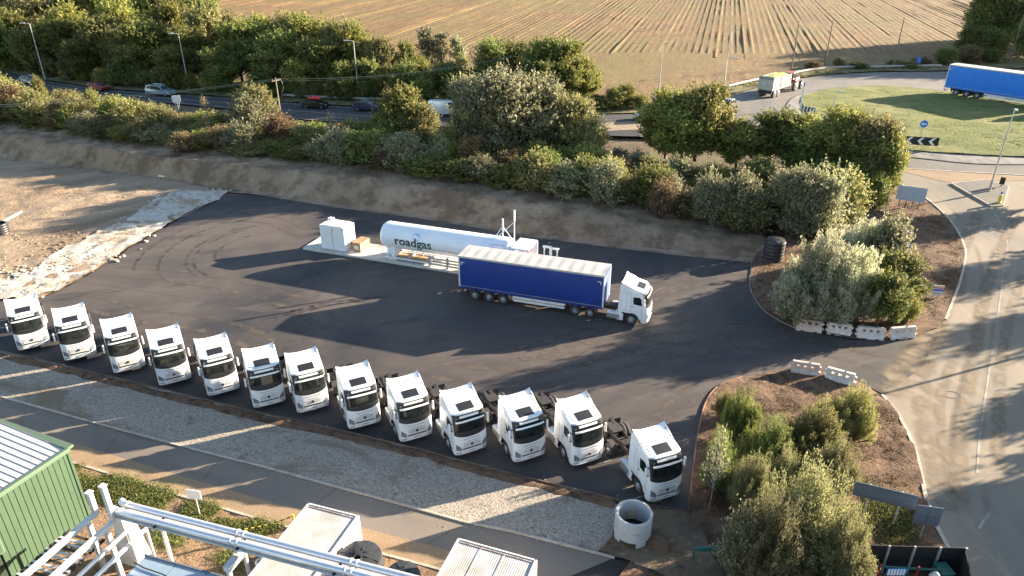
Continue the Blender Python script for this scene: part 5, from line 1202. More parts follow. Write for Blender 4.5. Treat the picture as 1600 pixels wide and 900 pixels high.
for i in range(44):
    y = -.2 - i * .36
    rs_ = MB(); rs_.add([(-.1, y - .17, BH + .10), (-12, y - .17, BH + .65), (-12, y + .17, BH + .65), (-.1, y + .17, BH + .10), (-.1, y - .17, BH + .02), (-12, y - .17, BH + .5), (-12, y + .17, BH + .5), (-.1, y + .17, BH + .02)], [(0, 1, 2, 3), (4, 5, 6, 7), (0, 1, 5, 4), (3, 2, 6, 7), (0, 3, 7, 4)])
    rs_.build('roof_sheet', 'roof_sheet', bd)
    MB().beam((-.1, y + .18, BH + .10), (-12, y + .18, BH + .65), .03, .05).build('roof_rib', 'roof_rib', bd)
MB().box((.18, -5.2, 2.6), (.5, 1.5, 1.3)).build('louvre_box', 'trim_green', bd, bevel=.03)
MB().box((.45, -5.2, 2.6), (.03, 1.3, 1.1)).build('louvre', 'clad_green', bd)
PA = math.radians(-17)
PO = Vector((-19.25, 26.35, 0)); px_ = Vector((math.cos(PA), math.sin(PA), 0)); py_ = Vector((-math.sin(PA), math.cos(PA), 0))
def PLw(x, y, z): return PO + px_ * x + py_ * y + Vector((0, 0, z))
pr = thing('pipe_rack', 'pair of long silver insulated pipes on a white rack at the lower left', 'pipes', PO, PA)
for y, r in ((.30, .165), (-.20, .165)):
    MB().tube((.2, y, 4.0), (24, y, 4.0), r, n=18).build('insulated_pipe', 'pipe_silver', pr, smooth=50)
    for x in (.3, 6.6, 6.95, 12.5, 12.8, 18): MB().tube((x, y, 4.0), (x + .07, y, 4.0), r + .035, n=18).build('clamp', 'galv_white', pr, smooth=40)
    MB().path([(.2, y, 4.0), (-.15, y + .08, 3.98), (-.4, y + .3, 3.8), (-.5, y + .5, 3.4), (-.5, y + .55, .1)], r * .95, 14).build('elbow_pipe', 'galv_white', pr, smooth=60)
MB().box((9, .05, 3.74), (18, .9, .04)).build('cable_ladder', 'galv_white', pr)
for x in (2.4, 7.0, 12.0, 17.0):
    MB().tube((x, .05, 0), (x, .05, 3.75), .10, n=10).build('post', 'galv_white', pr); MB().box((x, .05, 3.70), (.14, 1.1, .12)).build('bracket', 'galv_white', pr)
MB().box((6.9, -.6, 3.2), (.35, 1.0, .3)).tube((6.9, -1.0, 3.2), (6.9, -1.0, 1.0), .12).build('valve_body', 'galv_white', pr)
E_1 = GV(150, 802, 3.5); E_2 = GV(178, 814, 3.5); dn = -py_
for i, (E, ty) in enumerate(((E_1, 773), (E_2, 763))):
    zt = zfor(E.y, ty); g = thing('square_duct', 'white square steel duct with an upright end beside the green shed, ' + ('nearer the shed' if i == 0 else 'farther from the shed'), 'duct', E, 0)
    MB().beam((0, 0, 0), dn * 9, .23, .23).build('run', 'galv_white', g, bevel=.02)
    MB().box((0, 0, (zt - E.z) / 2), (.23, .23, zt - E.z + .23), PA).build('upright', 'galv_white', g, bevel=.02)
    MB().box((0, 0, zt - E.z + .16), (.30, .30, .05), PA).build('cap', 'galv_white', g)
    MB().box(dn * .5 + Vector((0, 0, -1.9)), (.2, .2, 3.6), PA).build('leg', 'galv_white', g)
lp = thing('small_pipe', 'slimmer silver pipe below the ducts, left one of the pair', 'pipe', GV(199, 829, 2.7)); MB().tube((0, 0, 0), dn * 8, .11, n=14).build('run', 'pipe_silver', lp, smooth=50); MB().tube((0, 0, 0), (0, 0, -2.6), .08).build('leg', 'galv_white', lp)
lp = thing('small_pipe', 'slimmer silver pipe below the ducts, right one of the pair', 'pipe', GV(228, 826, 2.7)); MB().tube((0, 0, 0), dn * 8, .11, n=14).build('run', 'pipe_silver', lp, smooth=50); MB().tube((0, 0, 0), (0, 0, -2.6), .08).build('leg', 'galv_white', lp)
cab = thing('white_housing', 'tall white steel housing under the pipes at the lower left', 'housing', GV(212, 872, 0), PA)
MB().add([(-.6, -.5, 0), (.6, -.5, 0), (.6, .5, 0), (-.6, .5, 0), (-.25, -.3, 3.2), (.25, -.3, 3.2), (.25, .3, 3.2), (-.25, .3, 3.2)], [(0, 1, 2, 3), (4, 5, 6, 7), (0, 1, 5, 4), (1, 2, 6, 5), (2, 3, 7, 6), (3, 0, 4, 7)]).build('shell', 'galv_white', cab)
gw = thing('grated_walkway', 'slatted metal walkway in shadow between the green shed and the ducts', 'walkway', GV(165, 842, 1.6), PA)
for k in range(30): MB().box((-1.2, -.3 - k * .27, 0), (2.3, .12, .05)).build('slat', 'galv_white' if k % 3 else 'chassis', gw)
for x in (-2.3, -.1): MB().box((x, -4.2, -.08), (.08, 8.4, .14)).build('stringer', 'chassis', gw)
for x in (-2.3, -.1):
    for y in (-.4, -4, -8): MB().box((x, y, -.85), (.1, .1, 1.5)).build('leg', 'chassis', gw)
def cabin(label, corner_px, corner2_px, z, length, name='site_container', seams=(), ribs=True):
    A, B = GV(*corner_px, z), GV(*corner2_px, z); d = B - A; w = d.length; a = math.atan2(d.y, d.x)
    t = thing(name, label, 'container', (A.x, A.y, 0), a)
    MB().box((w / 2, -length / 2, z / 2 - .02), (w, length, z - .05)).build('body', 'white_dull', t)
    rr = []
    n = int(w / .11)
    for k in range(n * 2 + 1):
        x = .06 + (w - .12) * k / (2 * n); zz = z + (.010 if (k // 1) % 2 else 0.0); rr.append([(x, -.06, zz), (x, -length + .06, zz)])
    MB().loft(rr, closed=False).build('roof', 'roof_light', t)
    MB().box((w / 2, -.03, z + .02), (w, .07, .10)).build('roof_rail', 'white_dull', t); MB().box((.03, -length / 2, z + .02), (.07, length, .10)).build('roof_rail', 'white_dull', t); MB().box((w - .03, -length / 2, z + .02), (.07, length, .10)).build('roof_rail', 'white_dull', t)
    MB().box((w / 2, -.14, z + .032), (w - .3, .10, .012)).build('rust_streak', 'rust', t)
    for sx in seams: MB().box((w * sx, -length / 2, z + .04), (.03, length - .2, .015)).build('roof_seam', 'rust', t)
    for k in range(int(length / .3)): MB().box((w + .012, -.2 - k * .3, z / 2), (.03, .12, z - .3)).build('wall_rib', 'white_dull', t)
    for x in (.05, w - .05):
        for y in (-.05, -length + .05): MB().box((x, y, z / 2), (.16, .16, z + .06)).build('corner_post', 'white_dull', t)
    return t, w
mat('roof_light', (0.50, 0.485, 0.45), 0.55, col2=(0.34, 0.32, 0.285), scale=1.2)
cabin('white ribbed-roof container between the pipes and the service road', (482, 787), (560, 807), 2.7, 5.0)
cabin('white container with rusty roof edge cut off by the bottom edge', (716, 842), (838, 876), 2.7, 5.5, seams=(.32, .62))
A = GV(228, 867, 2.6); fr_ = thing('flat_roof_cabin', 'shiny blue-grey flat roof with a black cable at the bottom edge', 'cabin', (A.x, A.y, 0), PA)
mat('panel_blue', (0.34, 0.44, 0.52), 0.22, 0.3, var=0.1)
MB().box((2.6, -2.5, 1.28), (5.2, 5, 2.5)).build('body', 'white_dull', fr_)
for k in range(3): MB().box((.88 + k * 1.74, -2.5, 2.57), (1.70, 5, .05)).build('roof_panel', 'panel_blue', fr_)
MB().box((2.6, -.02, 2.6), (5.3, .08, .12)).build('roof_edge', 'seam', fr_)
tag(MB().path([A + Vector((-.3, -.5, .05)), A + px_ * .5 - py_ * .7 + Vector((0, 0, .06)), A + px_ * 1.6 - py_ * .75 + Vector((0, 0, .06)), A + px_ * 2.4 - py_ * .9 + Vector((0, 0, .06)), A + px_ * 3.6 - py_ * .8 + Vector((0, 0, .06))], .03, 5).build('black_cable', 'sign_black'), 'black cable draped across the blue-grey flat roof', 'cable')
def ribbed_tank(label, px, py, r, h, hatch=True):
    c = GV(px, py, h); t = thing('water_tank', label, 'tank', (c.x, c.y, 0), PA)
    pf_ = [(.001, 0), (r, 0)]; z = 0
    k = 0
    while z < h - .45:
        pf_ += [(r, z + .02), (r + .035, z + .08), (r + .035, z + .26), (r, z + .32)]; z += .36
    pf_ += [(r, h - .30), (r * .97, h - .18), (r * .55, h - .04), (.001, h)]
    MB().lathe(pf_, (0, 0, 0), 'Z', 36).build('shell', 'tank_black', t, smooth=35)
    for k in range(8):
        a = k * .785; MB().beam((math.cos(a) * r * .3, math.sin(a) * r * .3, h - .0), (math.cos(a) * r * .95, math.sin(a) * r * .95, h - .17), .08, .06).build('rib', 'tank_black', t)
    if hatch:
        MB().lathe([(.20, 0), (.20, .30), (.15, .30), (.15, .05), (.001, .05)], (r * .12, -r * .35, h - .06), 'Z', 18).build('hatch', 'tank_black', t, smooth=40)
        MB().beam((-r * .5, r * .6, h), (r * .1, -r * .2, h + .06), .22, .10).build('top_bar', 'tank_black', t)
    return t
ribbed_tank('large black ribbed water tank beside the white ribbed-roof container', 561, 866, 1.08, 2.6)
ribbed_tank('smaller black water tank in front of the large one at the bottom edge', 628, 893, .85, 1.7, False)
ribbed_tank('dark ribbed drum tank behind the pale willow at the yard corner', 1213, 372, .95, 2.4, False)
for k, (a, b) in enumerate((((425, 888), .25), ((448, 893), .22), ((408, 880), .2))):
    c = GV(a[0], a[1], 2.4); v = thing('pipe_valve', ('white valve wheel under the silver pipes, leftmost' if k == 2 else 'white valve wheel under the silver pipes, middle' if k == 0 else 'white valve wheel under the silver pipes, rightmost'), 'valve', c)
    MB().tube((0, 0, -2.3), (0, 0, 0), .12, n=10).build('stem', 'galv_white', v); MB().lathe([(b, -.05), (b + .07, 0), (b, .05), (b - .04, 0), (b, -.05)], (0, 0, .1), 'Z', 16).build('hand_wheel', 'galv_white', v)
# chain and posts
ch = thing('chain_barrier', 'yellow and black chain sagging between posts along the weedy verge', 'chain', GV(344, 832, 0))
p0, p1 = GV(344, 830, .9), GV(458, 806, .9); o = ch.location
for k in range(22):
    a = p0 + (p1 - p0) * (k / 22) - Vector((0, 0, .5 * 4 * (k / 22) * (1 - k / 22) * .5)); b = p0 + (p1 - p0) * ((k + 1) / 22) - Vector((0, 0, .5 * 4 * ((k + 1) / 22) * (1 - (k + 1) / 22) * .5))
    MB().tube(a - o, b - o, .035, n=6).build('link', 'plate_yellow' if k % 2 else 'sign_black', ch)
for p in (p0, p1):
    MB().tube(Vector((p.x, p.y, 0)) - o, Vector((p.x, p.y, .55)) - o, .05).build('post', 'sign_black', ch); MB().tube(Vector((p.x, p.y, .55)) - o, Vector((p.x, p.y, 1.0)) - o, .055).build('post_top', 'plate_yellow', ch)
# concrete ring
mat('ring_concrete', (0.42, 0.43, 0.43), 0.85, col2=(0.33, 0.34, 0.34), scale=2.5)
c = GV(991, 800, 1.75); rg = thing('concrete_ring', 'large grey concrete manhole ring standing on feet at the end of the gravel', 'manhole ring', (c.x, c.y, .0))
MB().lathe([(.84, .45), (.98, .45), (.99, .6), (.99, 1.70), (.96, 1.75), (.87, 1.75), (.84, 1.70), (.84, .45)], (0, 0, 0), 'Z', 44).build('shell', 'ring_concrete', rg, smooth=35)
for k in range(4):
    a0 = math.radians(20 + 90 * k)
    f = MB(); P_ = [(math.cos(a0 + da) * rr_, math.sin(a0 + da) * rr_) for rr_, da in ((.985, -.28), (.985, 0), (.985, .28), (.845, .28), (.845, 0), (.845, -.28))]; f.prism(P_, .0, .46); f.build('foot', 'ring_concrete', rg)
for z in (.7, 1.0, 1.3): MB().path([(-.18, .83, z), (-.18, .66, z), (.18, .66, z), (.18, .83, z)], .018, 6).build('step_iron', 'plate_yellow', rg)
for k, x in enumerate((-.16, -.05, .06, .14)): MB().box((x, -.993 + abs(x) * .12, 1.1), (.035, .01, .14 if k != 2 else .08)).build('stencil_mark', 'seam', rg)
MB().lathe([(.001, 0), (.84, 0)], (0, 0, .47), 'Z', 24).build('ring_floor', 'sign_black', rg)
# green swing gate frame lying in the bed
mat('gate_green', (0.02, 0.10, 0.08), 0.5)
gg = thing('swing_gate', 'dark green triangular steel swing gate left of the lower willow', 'gate', GV(1085, 858))
o = gg.location; a, b, c_ = GV(1085, 858, .9) - o, GV(1180, 848, 1.3) - o, GV(1180, 868, .5) - o
MB().beam(a, b, .12).build('top_bar', 'gate_green', gg); MB().beam(a, c_, .12).build('bottom_bar', 'gate_green', gg); MB().beam(b, c_ - Vector((0, 0, .5)), .14).build('hanging_post', 'gate_green', gg)
MB().beam(a, a - Vector((0, 0, .9)), .1).build('closing_post', 'gate_green', gg)
# dark gated enclosure at the bottom right
mat('net_black', (0.012, 0.011, 0.012), 0.9)
mat('red_post', (0.30, 0.02, 0.03), 0.5)
en = thing('netted_fence', 'black netted fence on grey posts at the lower right corner', 'fence', GV(1338, 893))
o = en.location; A, B = GV(1336, 893) - o, GV(1492, 898) - o
for k in range(4):
    p0, p1 = A.lerp(B, k / 4), A.lerp(B, (k + 1) / 4); MB().beam(p0 + Vector((0, 0, .95)), p1 - (p1 - p0).normalized() * .03 + Vector((0, 0, .95)), .05, 1.8).build('net_panel', 'net_black', en)
for k in range(5):
    p = A.lerp(B, k / 4); MB().beam(p + Vector((0, -.1, 0)), p + Vector((0, -.1, 1.95)), .09).build('post', 'galvanised', en)
MB().beam(B + Vector((0, 0, .95)), B + Vector((-.9, -2.2, .95)), .05, 1.8).build('net_panel', 'net_black', en)
gr = thing('steel_gate', 'dark green rail gate with two red posts in front of the black netting', 'gate', GV(1335, 912)); o = gr.location
A, B = GV(1345, 910) - o, GV(1478, 918) - o
for z in (.25, 1.15): MB().beam(A + Vector((0, 0, z)), B + Vector((0, 0, z)), .09).build('rail', 'gate_green', gr)
for k in range(22): p = A.lerp(B, (k + .5) / 22); MB().beam(p + Vector((0, 0, .28)), p + Vector((0, 0, .62)), .05).build('baluster', 'seam', gr)
for f in (.16, .60): p = A.lerp(B, f); MB().beam(p + Vector((0, -.05, 0)), p + Vector((0, -.05, 1.35)), .08).build('red_post', 'red_post', gr)
p = A.lerp(B, .36) + Vector((0, -.1, .95)); 
for k in range(6): MB().box(p + Vector((-.4 + k * .15, 0, 0)), (.10, .03, .40)).build('white_stripe', 'sign_white', gr)
MB().box(p + Vector((0, .02, 0)), (.98, .03, .44)).build('stripe_board', 'sign_blue', gr); MB().box(p + Vector((-.1, 0, -.38)), (.7, .03, .16)).build('hazard_plate', 'plate_yellow', gr)
wb = thing('wheelie_bin', 'dark green wheeled bin with a grey sack on top at the lower right', 'bin', GV(1466, 914), .1)
MB().add([(-.26, -.3, .1), (.26, -.3, .1), (.26, .3, .1), (-.26, .3, .1), (-.32, -.38, 1.1), (.32, -.38, 1.1), (.32, .38, 1.1), (-.32, .38, 1.1)], [(0, 1, 2, 3), (4, 5, 6, 7), (0, 1, 5, 4), (1, 2, 6, 5), (2, 3, 7, 6), (3, 0, 4, 7)]).build('body', 'gate_green', wb, bevel=.03)
MB().box((0, 0, 1.13), (.68, .8, .07)).build('lid', 'gate_green', wb, bevel=.02); MB().box((0, -.39, .7), (.14, .01, .12)).build('label_plate', 'sign_white', wb)
for s in (-1, 1): MB().lathe([(.001, -.04), (.12, -.04), (.12, .04), (.001, .04)], (s * .3, 0, 0), 'X', 12).build('wheel', 'tyre', wb).location = (0, .3, .12)
sb_ = MB(); sb_.lathe([(.001, 0), (.24, .02), (.28, .14), (.16, .34), (.06, .44), (.001, .45)], (0, 0, 0), 'Z', 12); so_ = sb_.build('sack', 'galv_white', None, smooth=60); so_.location = GV(1460, 905, 1.2); tag(so_, 'grey tied sack resting on the green bin', 'sack')
# odds and ends
coil = thing('pipe_coil', 'coil of black corrugated pipe on the dirt at the left edge', 'pipe coil', GV(2, 366))
for k in range(5): MB().lathe([(.78 + .13 * math.cos(a), .16 + k * .25 + .13 * math.sin(a)) for a in np.linspace(0, 6.2832, 9)], (0, 0, 0), 'Z', 28).build('turn', 'tank_black', coil, smooth=True)
tag(MB().path([GV(4, 347, .9), GV(20, 338, .8), GV(33, 331, .7)], .11, 10).build('white_pipe', 'white_dull'), 'short white plastic pipe sticking out by the black coil', 'pipe')
tag(MB().path([GV(248, 275, .35), GV(272, 277, .3), GV(296, 281, .2)], .12, 10).build('white_pipe', 'white_dull'), 'pale pipe lying at the foot of the earth bank', 'pipe')
bk_ = thing('black_bin', 'black plastic bin with a grey lid among bushes in the roadside bed', 'bin', T(1409, 383), .3)
MB().add([(-.5, -.5, 0), (.5, -.5, 0), (.5, .5, 0), (-.5, .5, 0), (-.6, -.6, 1.2), (.6, -.6, 1.2), (.6, .6, 1.2), (-.6, .6, 1.2)], [(0, 1, 2, 3), (4, 5, 6, 7), (0, 1, 5, 4), (1, 2, 6, 5), (2, 3, 7, 6), (3, 0, 4, 7)]).build('body', 'sign_black', bk_, bevel=.08)
MB().lathe([(.55, 0), (.6, .15), (.4, .4), (.001, .5)], (0, .1, 1.2), 'Z', 14).build('lid', 'tank_black', bk_, smooth=60); MB().box((.1, -.58, .7), (.3, .03, .1)).build('mark', 'sign_white', bk_); MB().box((.45, -.35, 1.35), (.4, .3, .2)).build('lid_edge', 'galv_white', bk_)
tag(MB().lathe([(.001, 0), (.20, 0), (.22, .5), (.001, .5)], tuple(T(1419, 389)), 'Z', 12).build('blue_drum', 'sign_blue'), 'small blue drum beside the black bin', 'drum')
# ------------------------------------------------------------------ vegetation
def leaf_mat(name, cols, trans=0.42, rough=0.6):
    m = bpy.data.materials.new(name); m.use_nodes = True; MATS[name] = m
    n = m.node_tree.nodes; l = m.node_tree.links; n.clear()
    out = n.new('ShaderNodeOutputMaterial'); at = n.new('ShaderNodeAttribute'); at.attribute_name = 'tint'
    oi = n.new('ShaderNodeObjectInfo')
    r = n.new('ShaderNodeValToRGB'); els = r.color_ramp.elements
    for i, c in enumerate(cols):
        p = i / (len(cols) - 1)
        if i == 0: e = els[0]; e.position = 0
        elif i == len(cols) - 1: e = els[len(els) - 1]; e.position = 1
        else: e = els.new(p)
        e.color = (*c, 1)
    l.new(at.outputs['Fac'], r.inputs[0])
    hs = n.new('ShaderNodeHueSaturation'); mr = n.new('ShaderNodeMapRange'); mr.inputs[3].default_value = 0.72; mr.inputs[4].default_value = 1.25
    mh = n.new('ShaderNodeMapRange'); mh.inputs[3].default_value = 0.485; mh.inputs[4].default_value = 0.515
    l.new(oi.outputs['Random'], mr.inputs[0]); l.new(oi.outputs['Random'], mh.inputs[0]); l.new(mr.outputs[0], hs.inputs['Value']); l.new(mh.outputs[0], hs.inputs['Hue']); l.new(r.outputs[0], hs.inputs['Color'])
    d = n.new('ShaderNodeBsdfPrincipled'); d.inputs['Roughness'].default_value = rough; d.inputs['Specular IOR Level'].default_value = .3; t = n.new('ShaderNodeBsdfTranslucent'); mx = n.new('ShaderNodeMixShader'); mx.inputs[0].default_value = trans
    l.new(hs.outputs[0], d.inputs['Base Color']); l.new(hs.outputs[0], t.inputs[0]); l.new(d.outputs[0], mx.inputs[1]); l.new(t.outputs[0], mx.inputs[2]); l.new(mx.outputs[0], out.inputs[0])
leaf_mat('leaf_dark', [(0.064, 0.085, 0.027), (0.115, 0.144, 0.039), (0.178, 0.204, 0.055), (0.295, 0.271, 0.078)])
leaf_mat('leaf_green', [(0.09, 0.117, 0.031), (0.171, 0.196, 0.049), (0.262, 0.267, 0.069), (0.402, 0.329, 0.095)])
leaf_mat('leaf_olive', [(0.116, 0.119, 0.052), (0.178, 0.174, 0.067), (0.259, 0.239, 0.095), (0.37, 0.332, 0.135)])
leaf_mat('leaf_grey', [(0.125, 0.132, 0.075), (0.193, 0.198, 0.11), (0.284, 0.276, 0.15), (0.386, 0.364, 0.21)])
leaf_mat('leaf_willow', [(0.2, 0.2, 0.125), (0.3, 0.3, 0.185), (0.43, 0.42, 0.27), (0.56, 0.55, 0.38)])
leaf_mat('leaf_yellow', [(0.135, 0.135, 0.05), (0.2, 0.19, 0.07), (0.275, 0.255, 0.095), (0.36, 0.33, 0.13)])
leaf_mat('leaf_rust', [(0.115, 0.082, 0.045), (0.165, 0.115, 0.06), (0.22, 0.145, 0.07), (0.27, 0.21, 0.11)])
leaf_mat('leaf_weed', [(0.085, 0.115, 0.03), (0.14, 0.175, 0.045), (0.2, 0.225, 0.065), (0.3, 0.28, 0.1)])
leaf_mat('leaf_nearolive', [(0.11, 0.11, 0.05), (0.17, 0.165, 0.075), (0.25, 0.235, 0.11), (0.36, 0.33, 0.165)])
mat('bark', (0.13, 0.10, 0.075), 0.95, col2=(0.075, 0.058, 0.045), scale=5)
mat('bark_pale', (0.42, 0.38, 0.32), 0.9, col2=(0.20, 0.17, 0.14), scale=4)
def leaf_mesh(name, P, N, size, m, rng, aspect=0.6, tint=None, along=None):
    n = len(P); P = np.asarray(P, float); N = np.asarray(N, float) + rng.normal(0, .45, (n, 3)); N /= np.linalg.norm(N, axis=1, keepdims=True) + 1e-9
    R = rng.normal(0, 1, (n, 3)) if along is None else np.asarray(along) + rng.normal(0, .35, (n, 3))
    U = R - N * np.sum(R * N, axis=1, keepdims=True); U /= np.linalg.norm(U, axis=1, keepdims=True) + 1e-9; Vv = np.cross(N, U)
    s = size * rng.uniform(.6, 1.35, (n, 1)); a = U * s; b = Vv * s * aspect; k = N * s * .18
    verts = np.empty((n, 4, 3)); verts[:, 0] = P - a; verts[:, 1] = P - b * .9 + k; verts[:, 2] = P + a; verts[:, 3] = P + b * .9 + k
    verts = verts.reshape(-1, 3); me = bpy.data.meshes.new(name)
    me.vertices.add(n * 4); me.vertices.foreach_set('co', verts.ravel()); me.loops.add(n * 4); me.loops.foreach_set('vertex_index', np.arange(n * 4, dtype=np.int32))
    me.polygons.add(n); me.polygons.foreach_set('loop_start', np.arange(0, n * 4, 4, dtype=np.int32)); me.polygons.foreach_set('loop_total', np.full(n, 4, np.int32))
    me.update(calc_edges=True); at = me.attributes.new('tint', 'FLOAT', 'POINT')
    tt = rng.uniform(0, 1, n) if tint is None else np.clip(np.asarray(tint) + rng.normal(0, .18, n), 0, 1)
    at.data.foreach_set('value', np.repeat(tt, 4).astype(np.float32)); me.materials.append(MATS[m]); return me
def crown_points(rng, lobes, n, shell=0.30):
    vol = np.array([(l[3] * l[4] * l[5]) ** .67 for l in lobes]); idx = rng.choice(len(lobes), n, p=vol / vol.sum())
    D = rng.normal(0, 1, (n, 3)); D /= np.linalg.norm(D, axis=1, keepdims=True)
    L = np.array(lobes)[idx]; rad = 1 - np.abs(rng.normal(0, shell, (n, 1))); 
    wob = 1 + .22 * np.sin(D[:, :1] * 7 + idx[:, None]) * np.cos(D[:, 1:2] * 6 + idx[:, None] * 2)
    P = L[:, :3] + D * L[:, 3:6] * rad * wob; N = D * .7 + np.array([0, 0, .5]); tl = rng.uniform(.25, .75, len(lobes))
    return P, N, tl[idx]
def sprigs(rng, lobes, n, k, L0, L1):
    """short leafy twigs that stick out of the crown and break its outline"""
    idx = rng.integers(0, len(lobes), n); D = rng.normal(0, 1, (n, 3)); D[:, 2] = np.abs(D[:, 2]) * .8 - .2; D /= np.linalg.norm(D, axis=1, keepdims=True); L = np.array(lobes)[idx]
    B = L[:, :3] + D * L[:, 3:6] * .85; G_ = D + np.array([0, 0, .55]) + rng.normal(0, .25, (n, 3)); G_ /= np.linalg.norm(G_, axis=1, keepdims=True); ln = rng.uniform(L0, L1, (n, 1))
    P = []; N = []; t = []; tp = rng.uniform(.3, .95, n)
    for j in range(k):
        f = (j + .5) / k; P.append(B + G_ * ln * f + rng.normal(0, .07 * (L0 + L1) / 2, (n, 3)) * (1.4 - f)); N.append(rng.normal(0, 1, (n, 3)) + np.array([0, 0, .4])); t.append(tp)
    return np.vstack(P), np.vstack(N), np.concatenate(t)
def trunk_mesh(rng, lobes, H, r, m='bark', base=0.0):
    mb = MB(); top = H * .62
    mb.path([(0, 0, -.2), (rng.normal(0, .1), rng.normal(0, .1), top * .35), (rng.normal(0, .25), rng.normal(0, .25), top * .7), (rng.normal(0, .3), rng.normal(0, .3), top)], r, 7, [r * 1.25, r, r * .75, r * .35])
    for l in lobes[::2]:
        z0 = min(top * .9, max(H * .12, l[2] * rng.uniform(.35, .7))); mid = (l[0] * .45, l[1] * .45, (z0 + l[2]) / 2 + .1)
        mb.path([(0, 0, z0), mid, (l[0], l[1], l[2] + l[5] * .3)], r * .3, 5, [r * .42, r * .26, r * .07])
    return mb.mesh('trunk', m, True)
def proto_tree(seed, m, H=10, Wd=8, nl=20, leaves=9000, leaf=.19, z0=.22, bark='bark', shell=.42, lr=(.09, .19), top=1.0, aspect=.6):
    rng = np.random.default_rng(seed); lobes = []; nl = int(nl * 2.1); ax, ay = rng.uniform(-.12, .12, 2) * Wd
    for k in range(nl):
        zf = rng.uniform(z0, .92); env = math.sin(min(1, (zf - z0 * .5) / (1 - z0 * .5)) ** .75 * math.pi * .93) ** .65
        a = rng.uniform(0, 6.283); rr = Wd / 2 * env * math.sqrt(rng.uniform(.05, 1)) * .78; r = Wd * rng.uniform(*lr) * (.7 + .4 * env)
        rr *= rng.choice([1.0, 1.0, 1.22]); lobes.append((rr * math.cos(a) + ax * zf, rr * math.sin(a) + ay * zf, zf * H, r, r, r * rng.uniform(.7, 1.15)))
    for k in range(4): lobes.append((rng.normal(0, Wd * .12) + ax, rng.normal(0, Wd * .12) + ay, H * rng.uniform(.82, .93), Wd * .11, Wd * .11, H * rng.uniform(.06, .11)))
    P, N, t = crown_points(rng, lobes, int(leaves * .72), shell); P2_, N2_, t2_ = sprigs(rng, lobes, leaves // 26, 9, .09 * Wd, .22 * Wd); P = np.vstack([P, P2_]); N = np.vstack([N, N2_]); t = np.concatenate([t, t2_]); ok = P[:, 2] > .12; t = t + (P[:, 2] / H - .5) * .0
    return trunk_mesh(rng, lobes, H, .022 * H, bark), leaf_mesh('crown', P[ok], N[ok], leaf, m, rng, aspect, t[ok]), H, Wd
def proto_shrub(seed, m, H=4, Wd=4, nl=13, leaves=9000, leaf=.115, shell=.5, shoots=60):
    rng = np.random.default_rng(seed); lobes = []; nl = nl * 2
    for k in range(nl):
        zf = rng.uniform(.12, .85); env = math.sqrt(max(.1, 1 - (zf * 1.02) ** 2.2)); a = rng.uniform(0, 6.283); rr = Wd / 2 * env * math.sqrt(rng.uniform(.02, 1)) * .75
        r = Wd * rng.uniform(.09, .2); lobes.append((rr * math.cos(a), rr * math.sin(a), zf * H, r, r, r * rng.uniform(.8, 1.2)))
    P, N, t = crown_points(rng, lobes, int(leaves * .65), shell); P2_, N2_, t2_ = sprigs(rng, lobes, leaves // 24, 9, .12 * Wd, .28 * Wd); P = np.vstack([P, P2_]); N = np.vstack([N, N2_]); t = np.concatenate([t, t2_]); mb = MB(); ex = []; exn = []; ext = []
    for k in range(shoots):
        a = rng.uniform(0, 6.283); sp = rng.uniform(.1, 1) * Wd * .54; hh = H * rng.uniform(.7, 1.22) * (1 - .35 * (sp / (Wd * .5)) ** 2)
        b = Vector((math.cos(a) * sp, math.sin(a) * sp, hh)); s0 = Vector((b.x * .15, b.y * .15, 0)); mid = s0.lerp(b, .55) + Vector((b.x * .1, b.y * .1, .05 * H))
        mb.path([s0, mid, b], .02, 4, [.045 * H / 4, .022 * H / 4, .006])
        for j in range(34):
            f = rng.uniform(.5, 1.02); q = mid.lerp(b, (f - .5) / .5); ex.append((q.x + rng.normal(0, .05 * Wd), q.y + rng.normal(0, .05 * Wd), q.z + rng.normal(0, .03 * H))); exn.append((rng.normal(), rng.normal(), .6)); ext.append(rng.uniform(.4, .95))
    P = np.vstack([P, ex]); N = np.vstack([N, exn]); t = np.concatenate([t, ext]); ok = P[:, 2] > .02
    return mb.mesh('stems', 'bark', True), leaf_mesh('foliage', P[ok], N[ok], leaf, m, rng, .55, t[ok]), H, Wd
